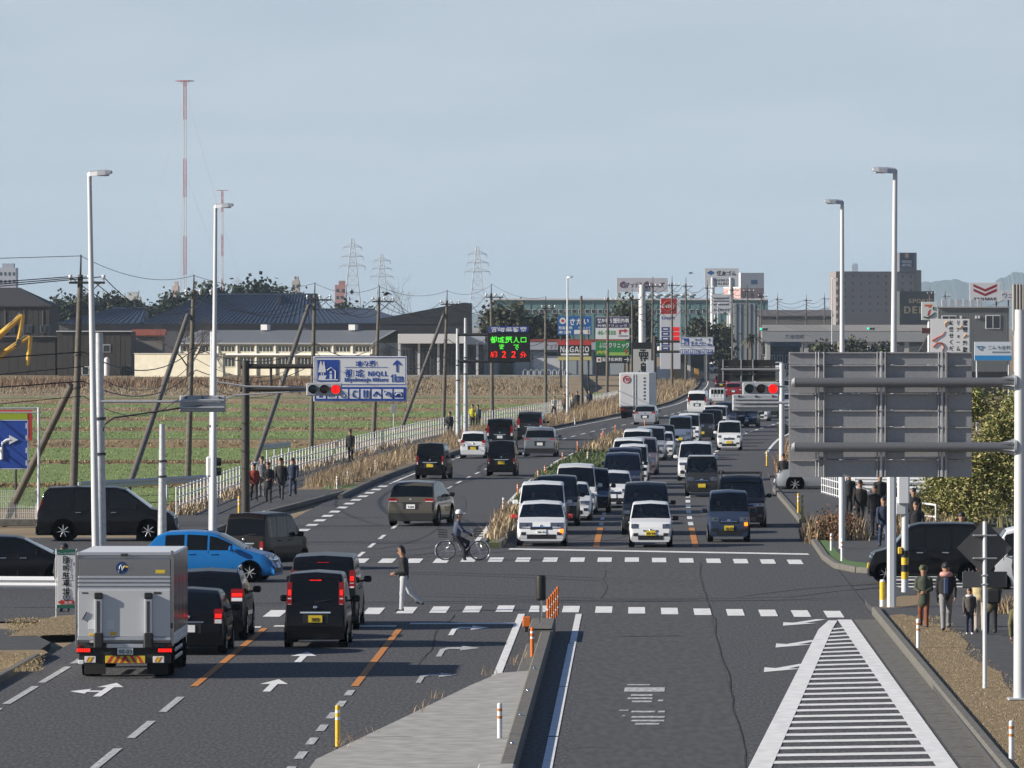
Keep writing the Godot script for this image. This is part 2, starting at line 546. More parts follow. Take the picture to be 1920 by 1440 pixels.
func build_ground() -> void:
	var s := Shape.new()
	s.flat(PackedVector2Array([V2(-5000, 120), V2(5000, 120), V2(5000, -9000), V2(-5000, -9000)]), -0.06)
	setting("ground", s, mats["earth"], "dry brown open ground reaching to the horizon", "ground")
	s = Shape.new()
	var l := []
	var r := []
	for i in 120:
		var d := 60.0 * pow(2600.0 / 60.0, i / 119.0)
		l.append([-13.6, d])
		r.append([6.25 if d < 300 else 6.0, d])
	ribbon(s, l, r, 0.0)
	var road := setting("road", s, mats["asphalt"], "wide grey asphalt trunk road curving away between fields and shops", "road")
	s = Shape.new()
	s.flat(PackedVector2Array([V2(-90, -172), V2(-7, -172), V2(-7, -239), V2(-90, -239)]), -0.012)
	setting("side_street", s, mats["asphalt"], "asphalt side street joining the junction beside the wheat fields", "street")
	s = Shape.new()
	s.flat(PackedVector2Array([V2(8, -176), V2(80, -176), V2(80, -214), V2(8, -214)]), -0.012)
	setting("side_street", s, mats["asphalt"], "asphalt side street joining the junction beside the bamboo thicket", "street")
	# the older smooth surfacing of one lane and the seam beside it
	s = Shape.new()
	var a := []
	var b := []
	for i in 24:
		var d := 100.0 + i * 5.0
		a.append([-1.2, d])
		b.append([1.95, d])
	ribbon(s, a, b, 0.004)
	part("surface_patch", s, mats["asphalt_old"], road)
	for seam in [[1.95, 112.0, 214.0, 0.16], [-4.9, 150.0, 176.0, 0.2], [-1.0, 186.0, 208.0, 0.2]]:
		s = Shape.new()
		var la := []
		var ra := []
		var nz := FastNoiseLite.new()
		nz.seed = int(seam[1])
		nz.frequency = 0.06
		var m := int((seam[2] - seam[1]) / 1.5)
		for i in m + 1:
			var d: float = seam[1] + i * 1.5
			var q: float = seam[0] + nz.get_noise_1d(d) * seam[3]
			var w := 0.012 + 0.01 * nz.get_noise_1d(d * 5 + 90)
			la.append([q - w, d])
			ra.append([q + w, d])
		ribbon(s, la, ra, 0.009)
		part("crack", s, mats["crack"], road)
	for e in [[[-14, 214], [-10, 217], [-6, 224], [-2.5, 236], [-1.2, 250]], [[-9.5, 212], [-7, 222], [-6.6, 240], [-7.6, 262]], [[-13, 205], [-8, 206], [-3, 203], [3, 196]], [[-11.5, 222], [-9, 226], [-7.8, 238], [-7.5, 255]], [[2.6, 186], [4.5, 192], [8, 198], [13, 201]], [[-6.5, 190], [-1, 186], [3, 186], [6, 189]], [[-10.6, 320], [-8.4, 300], [-7.4, 280], [-7.1, 262]]]:
		for w in [0.0, 1.45]:
			s = Shape.new()
			var cv := Curve2D.new()
			for i in e.size():
				var tg := V2(e[mini(i + 1, e.size() - 1)][0] - e[maxi(i - 1, 0)][0], e[mini(i + 1, e.size() - 1)][1] - e[maxi(i - 1, 0)][1]) * 0.17
				cv.add_point(V2(e[i][0], e[i][1]), -tg, tg)
			var la := []
			var ra := []
			for i in 25:
				var p := cv.sample_baked(cv.get_baked_length() * i / 24.0)
				var tw := cv.sample_baked(minf(cv.get_baked_length(), cv.get_baked_length() * i / 24.0 + 0.5)) - cv.sample_baked(maxf(0.0, cv.get_baked_length() * i / 24.0 - 0.5))
				var nn := V2(tw.y, -tw.x).normalized()
				p += nn * w
				var hw := 0.085 * sin(PI * (i + 0.3) / 24.6)
				la.append([p.x - nn.x * hw, p.y - nn.y * hw])
				ra.append([p.x + nn.x * hw, p.y + nn.y * hw])
			ribbon(s, la, ra, 0.0075)
			part("tyre_mark", s, mats["tyre_dark"], road)
	# kerb, verge and walk beside the near lanes, field side
	s = Shape.new()
	s.slab(road_poly([[-13.75, 80], [-13.75, 150], [-13.9, 158], [-15, 164], [-18, 168], [-40, 172], [-60, 172], [-60, 80]]), -0.02, 0.12)
	var walk := setting("pavement", s, mats["asphalt_walk"], "asphalt footway behind the kerb next to the box truck", "pavement")
	for i in 34:
		s = Shape.new()
		curb(s, -13.78, -13.6, 84 + i * 2.0, 85.98 + i * 2.0, 0.15)
		part("kerb_stone", s, mats["kerb"], walk)
	s = Shape.new()
	s.flat(outline([[-60, 1282], [-40, 1275], [0, 1266], [90, 1224], [80, 1219], [0, 1220], [-60, 1224]], 0.12), 0.128)
	part("verge", s, mats["dry_turf"], walk)
	s = Shape.new()
	s.flat(outline([[14, 1194], [60, 1172], [100, 1156], [160, 1152], [200, 1188]], 0.12), 0.128)
	part("verge", s, mats["dry_turf"], walk)
	# near kerb and walk on the footbridge's other side
	s = Shape.new()
	s.slab(outline([[2060, 1700], [1640, 1152], [1626, 1140], [1622, 1132], [1634, 1122], [1665, 1116], [1730, 1112], [2300, 1112], [2700, 1700]], 0.0), -0.02, 0.13)
	walk = setting("pavement", s, mats["asphalt_walk"], "asphalt footway with dry verge below the big signboard", "pavement")
	for i in 46:
		s = Shape.new()
		curb(s, 6.2, 6.4, 84 + i * 2.0, 85.98 + i * 2.0, 0.2)
		part("kerb_stone", s, mats["kerb"], walk)
	s = Shape.new()
	var edge := []
	for i in 20:
		edge.append([7.75 + 0.18 * sin(i * 1.9) + 0.1 * sin(i * 0.7), 84 + i * 4.3])
	edge.append([7.2, 171]); edge.append([6.9, 173]); edge.append([6.41, 172]); edge.append([6.41, 84])
	s.flat(road_poly(edge), 0.137)
	part("verge", s, mats["dry_turf"], walk)
	s = Shape.new()
	s.flat(outline([[1650, 1140], [1655, 1124], [1690, 1118], [1722, 1117], [1728, 1133], [1690, 1140]], 0.13), 0.137)
	part("verge", s, mats["dry_turf"], walk)
	# gutter slabs along that kerb, each with a joint
	for i in 28:
		s = Shape.new()
		strip(s, 5.62, 6.19, 100 + i * 2.6, 102.55 + i * 2.6, 0.007)
		part("gutter_slab", s, mats["kerb"], road)
	# junction corner beyond, thicket side
	s = Shape.new()
	s.slab(outline([[1453, 921], [1478, 950], [1506, 984], [1526, 1018], [1548, 1050], [1570, 1066], [1610, 1074], [1660, 1077], [2000, 1077], [2300, 960], [1900, 900], [1440, 890], [1446, 905]], 0.0), -0.02, 0.13)
	walk = setting("pavement", s, mats["asphalt_walk"], "asphalt footway at the junction corner in front of the bamboo thicket", "pavement")
	var pts := [[1453, 921], [1478, 950], [1506, 984], [1526, 1018], [1548, 1050], [1570, 1066], [1610, 1074], [1660, 1077]]
	for i in pts.size() - 1:
		var p0 := ground_at(pts[i][0], pts[i][1])
		var p1 := ground_at(pts[i + 1][0], pts[i + 1][1])
		var m := maxi(1, int(p0.distance_to(p1) / 2.0))
		for k in m:
			s = Shape.new()
			var c0 := p0.lerp(p1, float(k) / m)
			var c1 := p0.lerp(p1, (k + 0.97) / m)
			s.bevel((c0 + c1) * 0.5 + V3(0, 0.08, 0), V3(0.22, 0.2, c0.distance_to(c1)), 0.025, Basis.looking_at(c1 - c0))
			part("kerb_stone", s, mats["kerb"], walk)
	s = Shape.new()
	s.flat(outline([[1516, 990], [1530, 1005], [1552, 1044], [1580, 1060], [1638, 1068], [1640, 1058], [1590, 1052], [1570, 1035], [1545, 1005]], 0.13), 0.14)
	part("turf_mat", s, mats["lawn_mat"], walk)
	# far corner, field side
	s = Shape.new()
	var far_edge := [[260, 1012], [400, 1000], [467, 974], [560, 950], [640, 928]]
	var o := outline(far_edge)
	for d in [300, 330, 370, 420, 470, 520, 580, 640, 720, 800, 900]:
		var g := on_road(-13.3, d)
		o.append(V2(g.x, g.z))
	for d in [900, 800, 720, 640, 580, 520, 470, 420, 370, 330, 300, 280, 266]:
		var g := on_road(-18.6, d)
		o.append(V2(g.x, g.z))
	s.slab(o, -0.03, 0.13)
	walk = setting("pavement", s, mats["asphalt_walk"], "asphalt footway along the white fence and the wheat fields", "pavement")
	for i in far_edge.size() - 1:
		var p0 := ground_at(far_edge[i][0], far_edge[i][1])
		var p1 := ground_at(far_edge[i + 1][0], far_edge[i + 1][1])
		var m := maxi(1, int(p0.distance_to(p1) / 2.0))
		for k in m:
			s = Shape.new()
			var c0 := p0.lerp(p1, float(k) / m)
			var c1 := p0.lerp(p1, (k + 0.97) / m)
			s.bevel((c0 + c1) * 0.5 + V3(0, 0.08, 0), V3(0.22, 0.2, c0.distance_to(c1)), 0.025, Basis.looking_at(c1 - c0))
			part("kerb_stone", s, mats["kerb"], walk)
	for i in 60:
		s = Shape.new()
		curb(s, -13.36, -13.14, 292 + i * 3.0, 294.97 + i * 3.0, 0.17)
		part("kerb_stone", s, mats["kerb"], walk)
	s = Shape.new()
	var vl := []
	var vr := []
	for i in 60:
		var d := 302.0 + i * 10.0
		vl.append([-15.9, d])
		vr.append([-13.37, d])
	ribbon(s, vl, vr, 0.138)
	part("verge", s, mats["dry_turf"], walk)
	s = Shape.new()
	s.flat(outline([[603, 918], [612, 909], [668, 909], [672, 914]], 0.13), 0.146)
	part("turf_mat", s, mats["lawn_mat"], walk)
	# median islands
	s = Shape.new()
	s.slab(outline([[1000, 1257], [936, 1262], [880, 1286], [760, 1344], [640, 1401], [592, 1424], [555, 1475], [540, 1700], [860, 1700], [962, 1402]], 0.2), -0.02, 0.2)
	var isle := setting("traffic_island", s, mats["concrete"], "pale concrete traffic island dividing the carriageways before the junction", "traffic island")
	for i in 26:
		s = Shape.new()
		curb(s, -2.32, -2.05, 112 + i * 2.0, 113.98 + i * 2.0, 0.27)
		part("kerb_stone", s, mats["kerb"], isle)
	for i in 2:
		s = Shape.new()
		curb(s, -2.66, -2.04, 107.8 + i * 2.1, 109.85 + i * 2.1, 0.29)
		part("kerb_stone", s, mats["concrete"], isle)
	s = Shape.new()
	curb(s, -2.62, -2.33, 137.0, 158.0, 0.1)
	part("base", s, mats["kerb"], isle)
	s = Shape.new()
	curb(s, -2.62, -2.03, 160.5, 166.2, 0.33)
	part("nose_block", s, mats["kerb"], isle)
	var ml := []
	var mr := []
	for p in [[228, -5.75, -4.75], [245, -5.75, -4.6], [270, -5.75, -4.3], [290, -5.75, -3.5], [310, -5.9, -2.6], [335, -6.2, -2.1], [380, -6.4, -1.9], [420, -6.4, -1.8], [470, -6.3, -1.8], [520, -6.2, -1.8], [600, -6.1, -1.8], [700, -6, -1.8], [900, -6, -1.8]]:
		ml.append([p[1] + 0.45, p[0]])
		mr.append([p[2], p[0]])
	s = Shape.new()
	ribbon(s, ml, mr, 0.17)
	for i in ml.size() - 1:
		for e in [[ml, 1], [mr, -1]]:
			var c0 := on_road(e[0][i][0], e[0][i][1])
			var c1 := on_road(e[0][i + 1][0], e[0][i + 1][1])
			var up := V3(0, 0.17, 0)
			if e[1] > 0: s.quad(c1, c0, c0 + up, c1 + up)
			else: s.quad(c0, c1, c1 + up, c0 + up)
	s.quad(on_road(ml[0][0], 228), on_road(mr[0][0], 228), on_road(mr[0][0], 228, 0.17), on_road(ml[0][0], 228, 0.17))
	var med := setting("planted_median", s, mats["weeds"], "raised median strip of weeds and low green planting between the carriageways", "median")
	for i in 11:
		for e in [ml, mr]:
			s = Shape.new()
			var t0 := i / 11.0 * 5.0
			var k := int(t0)
			var p0 := on_road(lerpf(e[k][0], e[k + 1][0], t0 - k), lerpf(e[k][1], e[k + 1][1], t0 - k))
			var t1 := (i + 0.98) / 11.0 * 5.0
			k = mini(int(t1), 4)
			var p1 := on_road(lerpf(e[k][0], e[k + 1][0], t1 - k), lerpf(e[k][1], e[k + 1][1], t1 - k))
			s.bevel((p0 + p1) * 0.5 + V3(0, 0.1, 0), V3(0.2, 0.24, p0.distance_to(p1)), 0.02, Basis.looking_at(p1 - p0))
			part("kerb_stone", s, mats["kerb"], med)

# ================================================================ painted markings
func mark(called: String, s: Shape, m: String, road: Node3D) -> void:
	part(called, s, mats[m], road)

func arrow_shape(pts: Array, q: float, d: float, turn: float, wide: float, long: float, y := 0.011) -> Shape:
	var s := Shape.new()
	var poly := PackedVector2Array()
	for p in pts:
		var a := V2(p[0] * wide, p[1] * long).rotated(turn)
		var g := on_road(q + a.x, d + a.y)
		poly.append(V2(g.x, g.z))
	s.flat(poly, y)
	return s

func build_markings() -> void:
	var road := get_node("road")
	var s: Shape
	var near := 76.0
	# near crosswalk, following the road's crown
	var bow := [[430, 1153], [600, 1149], [750, 1145], [950, 1142], [1100, 1143], [1330, 1148], [1600, 1153]]
	for u in range(0, 19):
		var uu := 457.0 + u * 61.6
		var v := 1148.0
		for i in bow.size() - 1:
			if uu >= bow[i][0] and uu < bow[i + 1][0]:
				v = lerpf(bow[i][1], bow[i + 1][1], (uu - bow[i][0]) / (bow[i + 1][0] - bow[i][0]))
		var g := ground_at(uu, v)
		var d := -g.z
		var q := g.x - 0.01896 * d
		s = Shape.new()
		strip(s, q - 0.225, q + 0.225, d - 2, d + 2, 0.011)
		mark("crossing_stripe", s, "line_white", road)
	for u in range(0, 17):
		var g := ground_at(676.0 + u * 51.0, 1052.0 if u < 4 else 1050.0 + maxf(0, u - 10) * 0.7)
		var d := -g.z
		var q := g.x - 0.01896 * d
		s = Shape.new()
		strip(s, q - 0.23, q + 0.23, d - 2, d + 2, 0.011)
		mark("crossing_stripe", s, "line_white", road)
	# stripes of the crossing over the side street by the thicket
	for i in 9:
		var d := 186.0 + i * 2.6
		s = Shape.new()
		s.flat(PackedVector2Array([V2(11.2 + 0.02 * i, -d), V2(15.6, -d), V2(15.6, -d - 0.9), V2(11.2, -d - 0.9)]), 0.004)
		mark("crossing_stripe", s, "line_white", road)
	# stop lines
	for e in [[-12.6, -9.5, 168.0], [-9.2, -6.1, 168.6], [-5.8, -3.1, 170.0]]:
		s = Shape.new()
		strip(s, e[0], e[1], e[2], e[2] + 0.75, 0.011)
		mark("stop_line", s, "line_white", road)
	s = Shape.new()
	s.flat(outline([[953, 1031], [1518, 1041], [1515, 1038.4], [956, 1028.6]]), 0.011)
	mark("stop_line", s, "line_white", road)
	# lane lines: near side
	for e in [[-9.37, 150.0], [-5.97, 150.0]]:
		s = Shape.new()
		strip(s, e[0] - 0.08, e[0] + 0.08, 141.0, 167.8, 0.011)
		mark("lane_line", s, "line_orange", road)
	for i in 8:
		var d := 137.0 - i * 8.3
		s = Shape.new()
		strip(s, -9.45, -9.29, d - 5.3, d, 0.011)
		mark("lane_dash", s, "line_worn", road)
	for i in 10:
		var d := 139.5 - i * 4.0
		s = Shape.new()
		strip(s, -6.05, -5.89, d - 2.0, d, 0.011)
		mark("lane_dash", s, "line_worn", road)
	for i in 9:
		var d := 157.0 - i * 8.0
		s = Shape.new()
		strip(s, -12.8, -12.64, d - 6.6, d, 0.011)
		mark("edge_line", s, "line_worn", road)
	s = Shape.new()
	strip(s, -3.14, -2.96, 146.0, 176.0, 0.011)
	mark("edge_line", s, "line_white", road)
	s = Shape.new()
	ribbon(s, [[-3.14, 146], [-3.2, 142], [-3.4, 139], [-3.9, 135]], [[-2.96, 146], [-3.02, 142], [-3.2, 139], [-3.65, 135]], 0.011)
	mark("edge_line", s, "line_white", road)
	for e in [[-1.62, -1.46, 160.0, 176.0], [-1.64, -1.46, 141.0, 159.8], [-1.64, -1.46, 124.0, 140.8], [-1.64, -1.46, 90.0, 123.7]]:
		s = Shape.new()
		strip(s, e[0], e[1], e[2], e[3], 0.011)
		mark("edge_line", s, "line_white", road)
	# hatched triangle
	var tip := ground_at(1581, 1166)
	var dt := -tip.z
	s = Shape.new()
	strip(s, 5.19, 5.55, 90.0, dt + 1.0, 0.012)
	mark("hatching_border", s, "line_white", road)
	s = Shape.new()
	var lb := [[4.95, dt + 0.6], [4.55, dt - 4.5], [1.92, 115.0], [-0.4, 92.0]]
	ribbon(s, [[lb[0][0], lb[0][1]], [lb[1][0], lb[1][1]], [lb[2][0], lb[2][1]], [lb[3][0], lb[3][1]]], [[5.18, lb[0][1]], [lb[1][0] + 0.34, lb[1][1]], [lb[2][0] + 0.4, lb[2][1]], [lb[3][0] + 0.4, lb[3][1]]], 0.012)
	mark("hatching_border", s, "line_white", road)
	for i in 40:
		var d := 167.0 - i * 1.95
		var t := (d - 115.0) / (dt - 4.5 - 115.0)
		var ql := lerpf(1.92, 4.55, t) + 0.36
		if ql > 5.1: continue
		s = Shape.new()
		s.quad(on_road(ql, d - 0.1, 0.009), on_road(5.2, d + 0.55, 0.009), on_road(5.2, d + 1.25, 0.009), on_road(ql, d + 0.6, 0.009))
		mark("hatching_bar", s, "line_white", road)
	# arrows
	var straight := [[-0.08, -1], [0.08, -1], [0.08, 0.2], [0.3, 0.2], [0, 1], [-0.3, 0.2], [-0.08, 0.2]]
	var both := [[-0.08, -1], [0.08, -1], [0.08, 0.35], [0.28, 0.35], [0, 1], [-0.28, 0.35], [-0.08, 0.35], [-0.08, -0.15], [-0.34, -0.15], [-0.34, 0.1], [-0.72, -0.25], [-0.34, -0.6], [-0.34, -0.35], [-0.08, -0.35]]
	var right := [[-0.3, -1], [-0.14, -1], [-0.14, 0.2], [-0.02, 0.45], [0.3, 0.45], [0.3, 0.15], [0.85, 0.62], [0.3, 1.05], [0.3, 0.75], [-0.1, 0.75], [-0.3, 0.4]]
	var merge := [[-0.1, -1], [0.09, -1], [0.1, 0.12], [0.33, 0.0], [-0.05, 1], [-0.36, 0.1], [-0.12, 0.15]]
	for e in [[both, 203, 1294, 0.0, 1.0, 2.6, "line_white"], [straight, 514, 1286, 0.0, 1.0, 2.4, "line_white"], [straight, 570, 1233, 0.0, 1.0, 2.4, "line_white"], [right, 866, 1183, 0.0, 0.8, 2.5, "line_white"], [right, 845, 1222, 0.0, 0.8, 2.5, "line_worn"], [right, 806, 1272, 0.0, 0.7, 2.0, "line_worn"]]:
		var g := ground_at(e[1], e[2])
		mark("road_arrow", arrow_shape(e[0], g.x + 0.01896 * g.z, -g.z, e[3], e[4], e[5]), e[6], road)
	for e in [[1504, 1168], [1493, 1208], [1474, 1253]]:
		var g := ground_at(e[0], e[1])
		mark("road_arrow", arrow_shape(merge, g.x + 0.01896 * g.z, -g.z, PI - 0.3, 1.4, 1.9), "line_white", road)
	# worn lettering on the older lane
	for e in [[1175, 1218, 1284, 2], [1170, 1246, 1290, 8], [1182, 1223, 1303, 3], [1176, 1223, 1309, 3], [1184, 1222, 1315, 3], [1233, 1243, 1313, 3], [1160, 1178, 1332, 2], [1183, 1228, 1334, 3], [1233, 1246, 1334, 3], [1166, 1172, 1342, 2], [1183, 1246, 1344, 3], [1183, 1245, 1351, 3], [1190, 1236, 1357, 3]]:
		s = Shape.new()
		s.flat(outline([[e[0], e[2] + e[3]], [e[1], e[2] + e[3]], [e[1] + 1, e[2]], [e[0] + 2, e[2]]]), 0.011)
		mark("worn_lettering", s, "line_worn", road)
	# beyond the junction
	s = Shape.new()
	strip(s, -12.42, -12.28, 318, 900, 0.011)
	mark("edge_line", s, "line_white", road)
	for i in 13:
		var d := 240.0 + i * 6.0
		s = Shape.new()
		strip(s, -12.62, -12.22, d, d + 2.6, 0.011)
		mark("edge_dash", s, "line_white", road)
	for i in 40:
		var d := 219.0 + i * 10.0
		if i < 3: d = 219.0 + i * 9.0
		s = Shape.new()
		strip(s, -9.27, -9.13, d, d + 4.6, 0.011)
		mark("lane_dash", s, "line_white", road)
	s = Shape.new()
	ribbon(s, [[-5.78, 232], [-5.78, 290], [-5.95, 320], [-6.4, 370], [-6.4, 400], [-6.4, 440], [-6.3, 480], [-6.2, 520], [-6.1, 600], [-6.1, 700], [-6.1, 900]], [[-5.6, 232], [-5.6, 290], [-5.77, 320], [-6.22, 370], [-6.22, 400], [-6.22, 440], [-6.12, 480], [-6.02, 520], [-5.92, 600], [-5.92, 700], [-5.92, 900]], 0.011)
	mark("edge_line", s, "line_white", road)
	for e in [[-1.44, 229.0, 250.0], [1.98, 228.5, 250.0]]:
		s = Shape.new()
		strip(s, e[1] * 0.0 + e[0] - 0.11, e[0] + 0.11, e[1], e[2], 0.011)
		mark("lane_line", s, "line_orange", road)
	for i in 3:
		s = Shape.new()
		strip(s, -1.52, -1.36, 253.0 + i * 7.0, 256.5 + i * 7.0, 0.011)
		mark("lane_dash", s, "line_white", road)
	for i in 44:
		var d := 253.0 + i * 8.0
		s = Shape.new()
		strip(s, 1.88, 2.08, d, d + 4.2, 0.011)
		mark("lane_dash", s, "line_white", road)
	s = Shape.new()
	strip(s, 4.95, 5.12, 392, 900, 0.011)
	mark("edge_line", s, "line_white", road)

# ================================================================ roadside furniture
func guard_rail(label: String, a: Vector3, b: Vector3, h: float, m: Material, gap := 2.0, plates := 1) -> Node3D:
	var o := thing("guard_rail", label, "guard rail", a, 0.0, "guard rails round the junction")
	var dir := b - a
	var side := dir.normalized().cross(Vector3.UP)
	if side.z < 0: side = -side
	for p in plates:
		var s := Shape.new()
		var prof := [[0.0, -0.17], [0.04, -0.12], [0.07, -0.07], [0.02, 0.0], [0.07, 0.07], [0.04, 0.12], [0.0, 0.17]]
		var y := h - 0.17 - p * 0.4
		for k in prof.size() - 1:
			var p0: Vector3 = side * (prof[k][0] + 0.06) + V3(0, y + prof[k][1], 0)
			var p1: Vector3 = side * (prof[k + 1][0] + 0.06) + V3(0, y + prof[k + 1][1], 0)
			s.quad(p0, p0 + dir, p1 + dir, p1)
			var q := -side * 0.012
			s.quad(p0 + dir + q, p0 + q, p1 + q, p1 + dir + q)
		part("beam", s, m, o)
	var n := maxi(1, int(dir.length() / gap))
	for k in n + 1:
		var s := Shape.new()
		s.tube(Vector3.ZERO, V3(0, h - 0.02, 0), 0.055, 0.055, 8)
		part("post", s, m, o, dir * (float(k) / n))
	return o

func delineator(kind: String, u: float, v0: float, v1: float, label: String) -> void:
	var at := ground_at(u, v1)
	var h := (v1 - v0) * -at.z / LENS
	var o := thing("delineator_post", label, "delineator", at, 0.0, kind + " delineator posts")
	var body: Material = {"orange": mats["orange"], "yellow": mats["yellow"], "white": mats["white_metal"]}[kind]
	var s := Shape.new()
	s.lathe(Vector3.ZERO, [[0.0, h], [0.035, h - 0.005], [0.045, h - 0.03], [0.045, 0.0]], Basis.IDENTITY, 10)
	part("post", s, body, o)
	for k in 2:
		s = Shape.new()
		s.lathe(V3(0, h * (0.82 - 0.16 * k), 0), [[0.047, 0.0], [0.047, h * 0.06]], Basis.IDENTITY, 10)
		part("reflector_band", s, mats["sign_white"] if kind != "white" else mat("reflector_orange", Color(0.5, 0.2, 0.05), 0.4), o)
	s = Shape.new()
	s.lathe(Vector3.ZERO, [[0.06, 0.04], [0.09, 0.03], [0.1, 0.0]], Basis.IDENTITY, 10)
	part("base", s, mats["black"], o)

func street_lamp(label: String, u: float, v: float, height: float, reach: float, lean := 0.0) -> Node3D:
	var at := ground_at(u, v)
	var o := thing("street_lamp", label, "street lamp", at, 0.0, "street lamps along the road")
	var s := Shape.new()
	s.tube(Vector3.ZERO, V3(lean, height, 0), 0.11, 0.06, 12)
	part("pole", s, mats["pole_white"], o)
	s = Shape.new()
	var g := signf(reach)
	var r := absf(reach)
	var sec := [[-0.06, 0.05, 0.03], [0.0, 0.1, 0.09], [r * 0.35, 0.17, 0.1], [r * 0.7, 0.19, 0.09], [r * 0.95, 0.16, 0.06], [r, 0.08, 0.03]]
	for k in sec.size() - 1:
		var a: Array = sec[k]
		var b: Array = sec[k + 1]
		var ya: float = height + 0.02 + a[0] * 0.08
		var yb: float = height + 0.02 + b[0] * 0.08
		var pa := [V3(lean + g * a[0], ya - a[2] * 0.6, a[1]), V3(lean + g * a[0], ya + a[2] * 0.6, a[1] * 0.8), V3(lean + g * a[0], ya + a[2], 0), V3(lean + g * a[0], ya + a[2] * 0.6, -a[1] * 0.8), V3(lean + g * a[0], ya - a[2] * 0.6, -a[1])]
		var pb := [V3(lean + g * b[0], yb - b[2] * 0.6, b[1]), V3(lean + g * b[0], yb + b[2] * 0.6, b[1] * 0.8), V3(lean + g * b[0], yb + b[2], 0), V3(lean + g * b[0], yb + b[2] * 0.6, -b[1] * 0.8), V3(lean + g * b[0], yb - b[2] * 0.6, -b[1])]
		for j in 5:
			var q := (j + 1) % 5
			if g > 0: s.quad(pa[j], pb[j], pb[q], pa[q])
			else: s.quad(pb[j], pa[j], pa[q], pb[q])
	part("lamp_head", s, mats["galvanised"], o)
	s = Shape.new()
	s.bevel(V3(lean + g * r * 0.62, height - 0.03 + r * 0.04, 0), V3(r * 0.5, 0.05, 0.26), 0.02)
	part("lamp_lens", s, mat("lamp_glass", Color(0.55, 0.57, 0.58), 0.15), o)
	s = Shape.new()
	s.bevel(V3(0, 0.03, 0), V3(0.36, 0.06, 0.36), 0.015)
	part("base", s, mats["concrete"], o)
	return o

func warning_sleeve(o: Node3D, y0: float, y1: float, r: float) -> void:
	var n := 4
	for k in n:
		var s := Shape.new()
		s.tube(V3(0, lerpf(y0, y1, float(k) / n), 0), V3(0, lerpf(y0, y1, float(k + 1) / n), 0), r, r, 10, false)
		part("warning_band", s, mats["yellow"] if k % 2 == 0 else mats["black"], o)

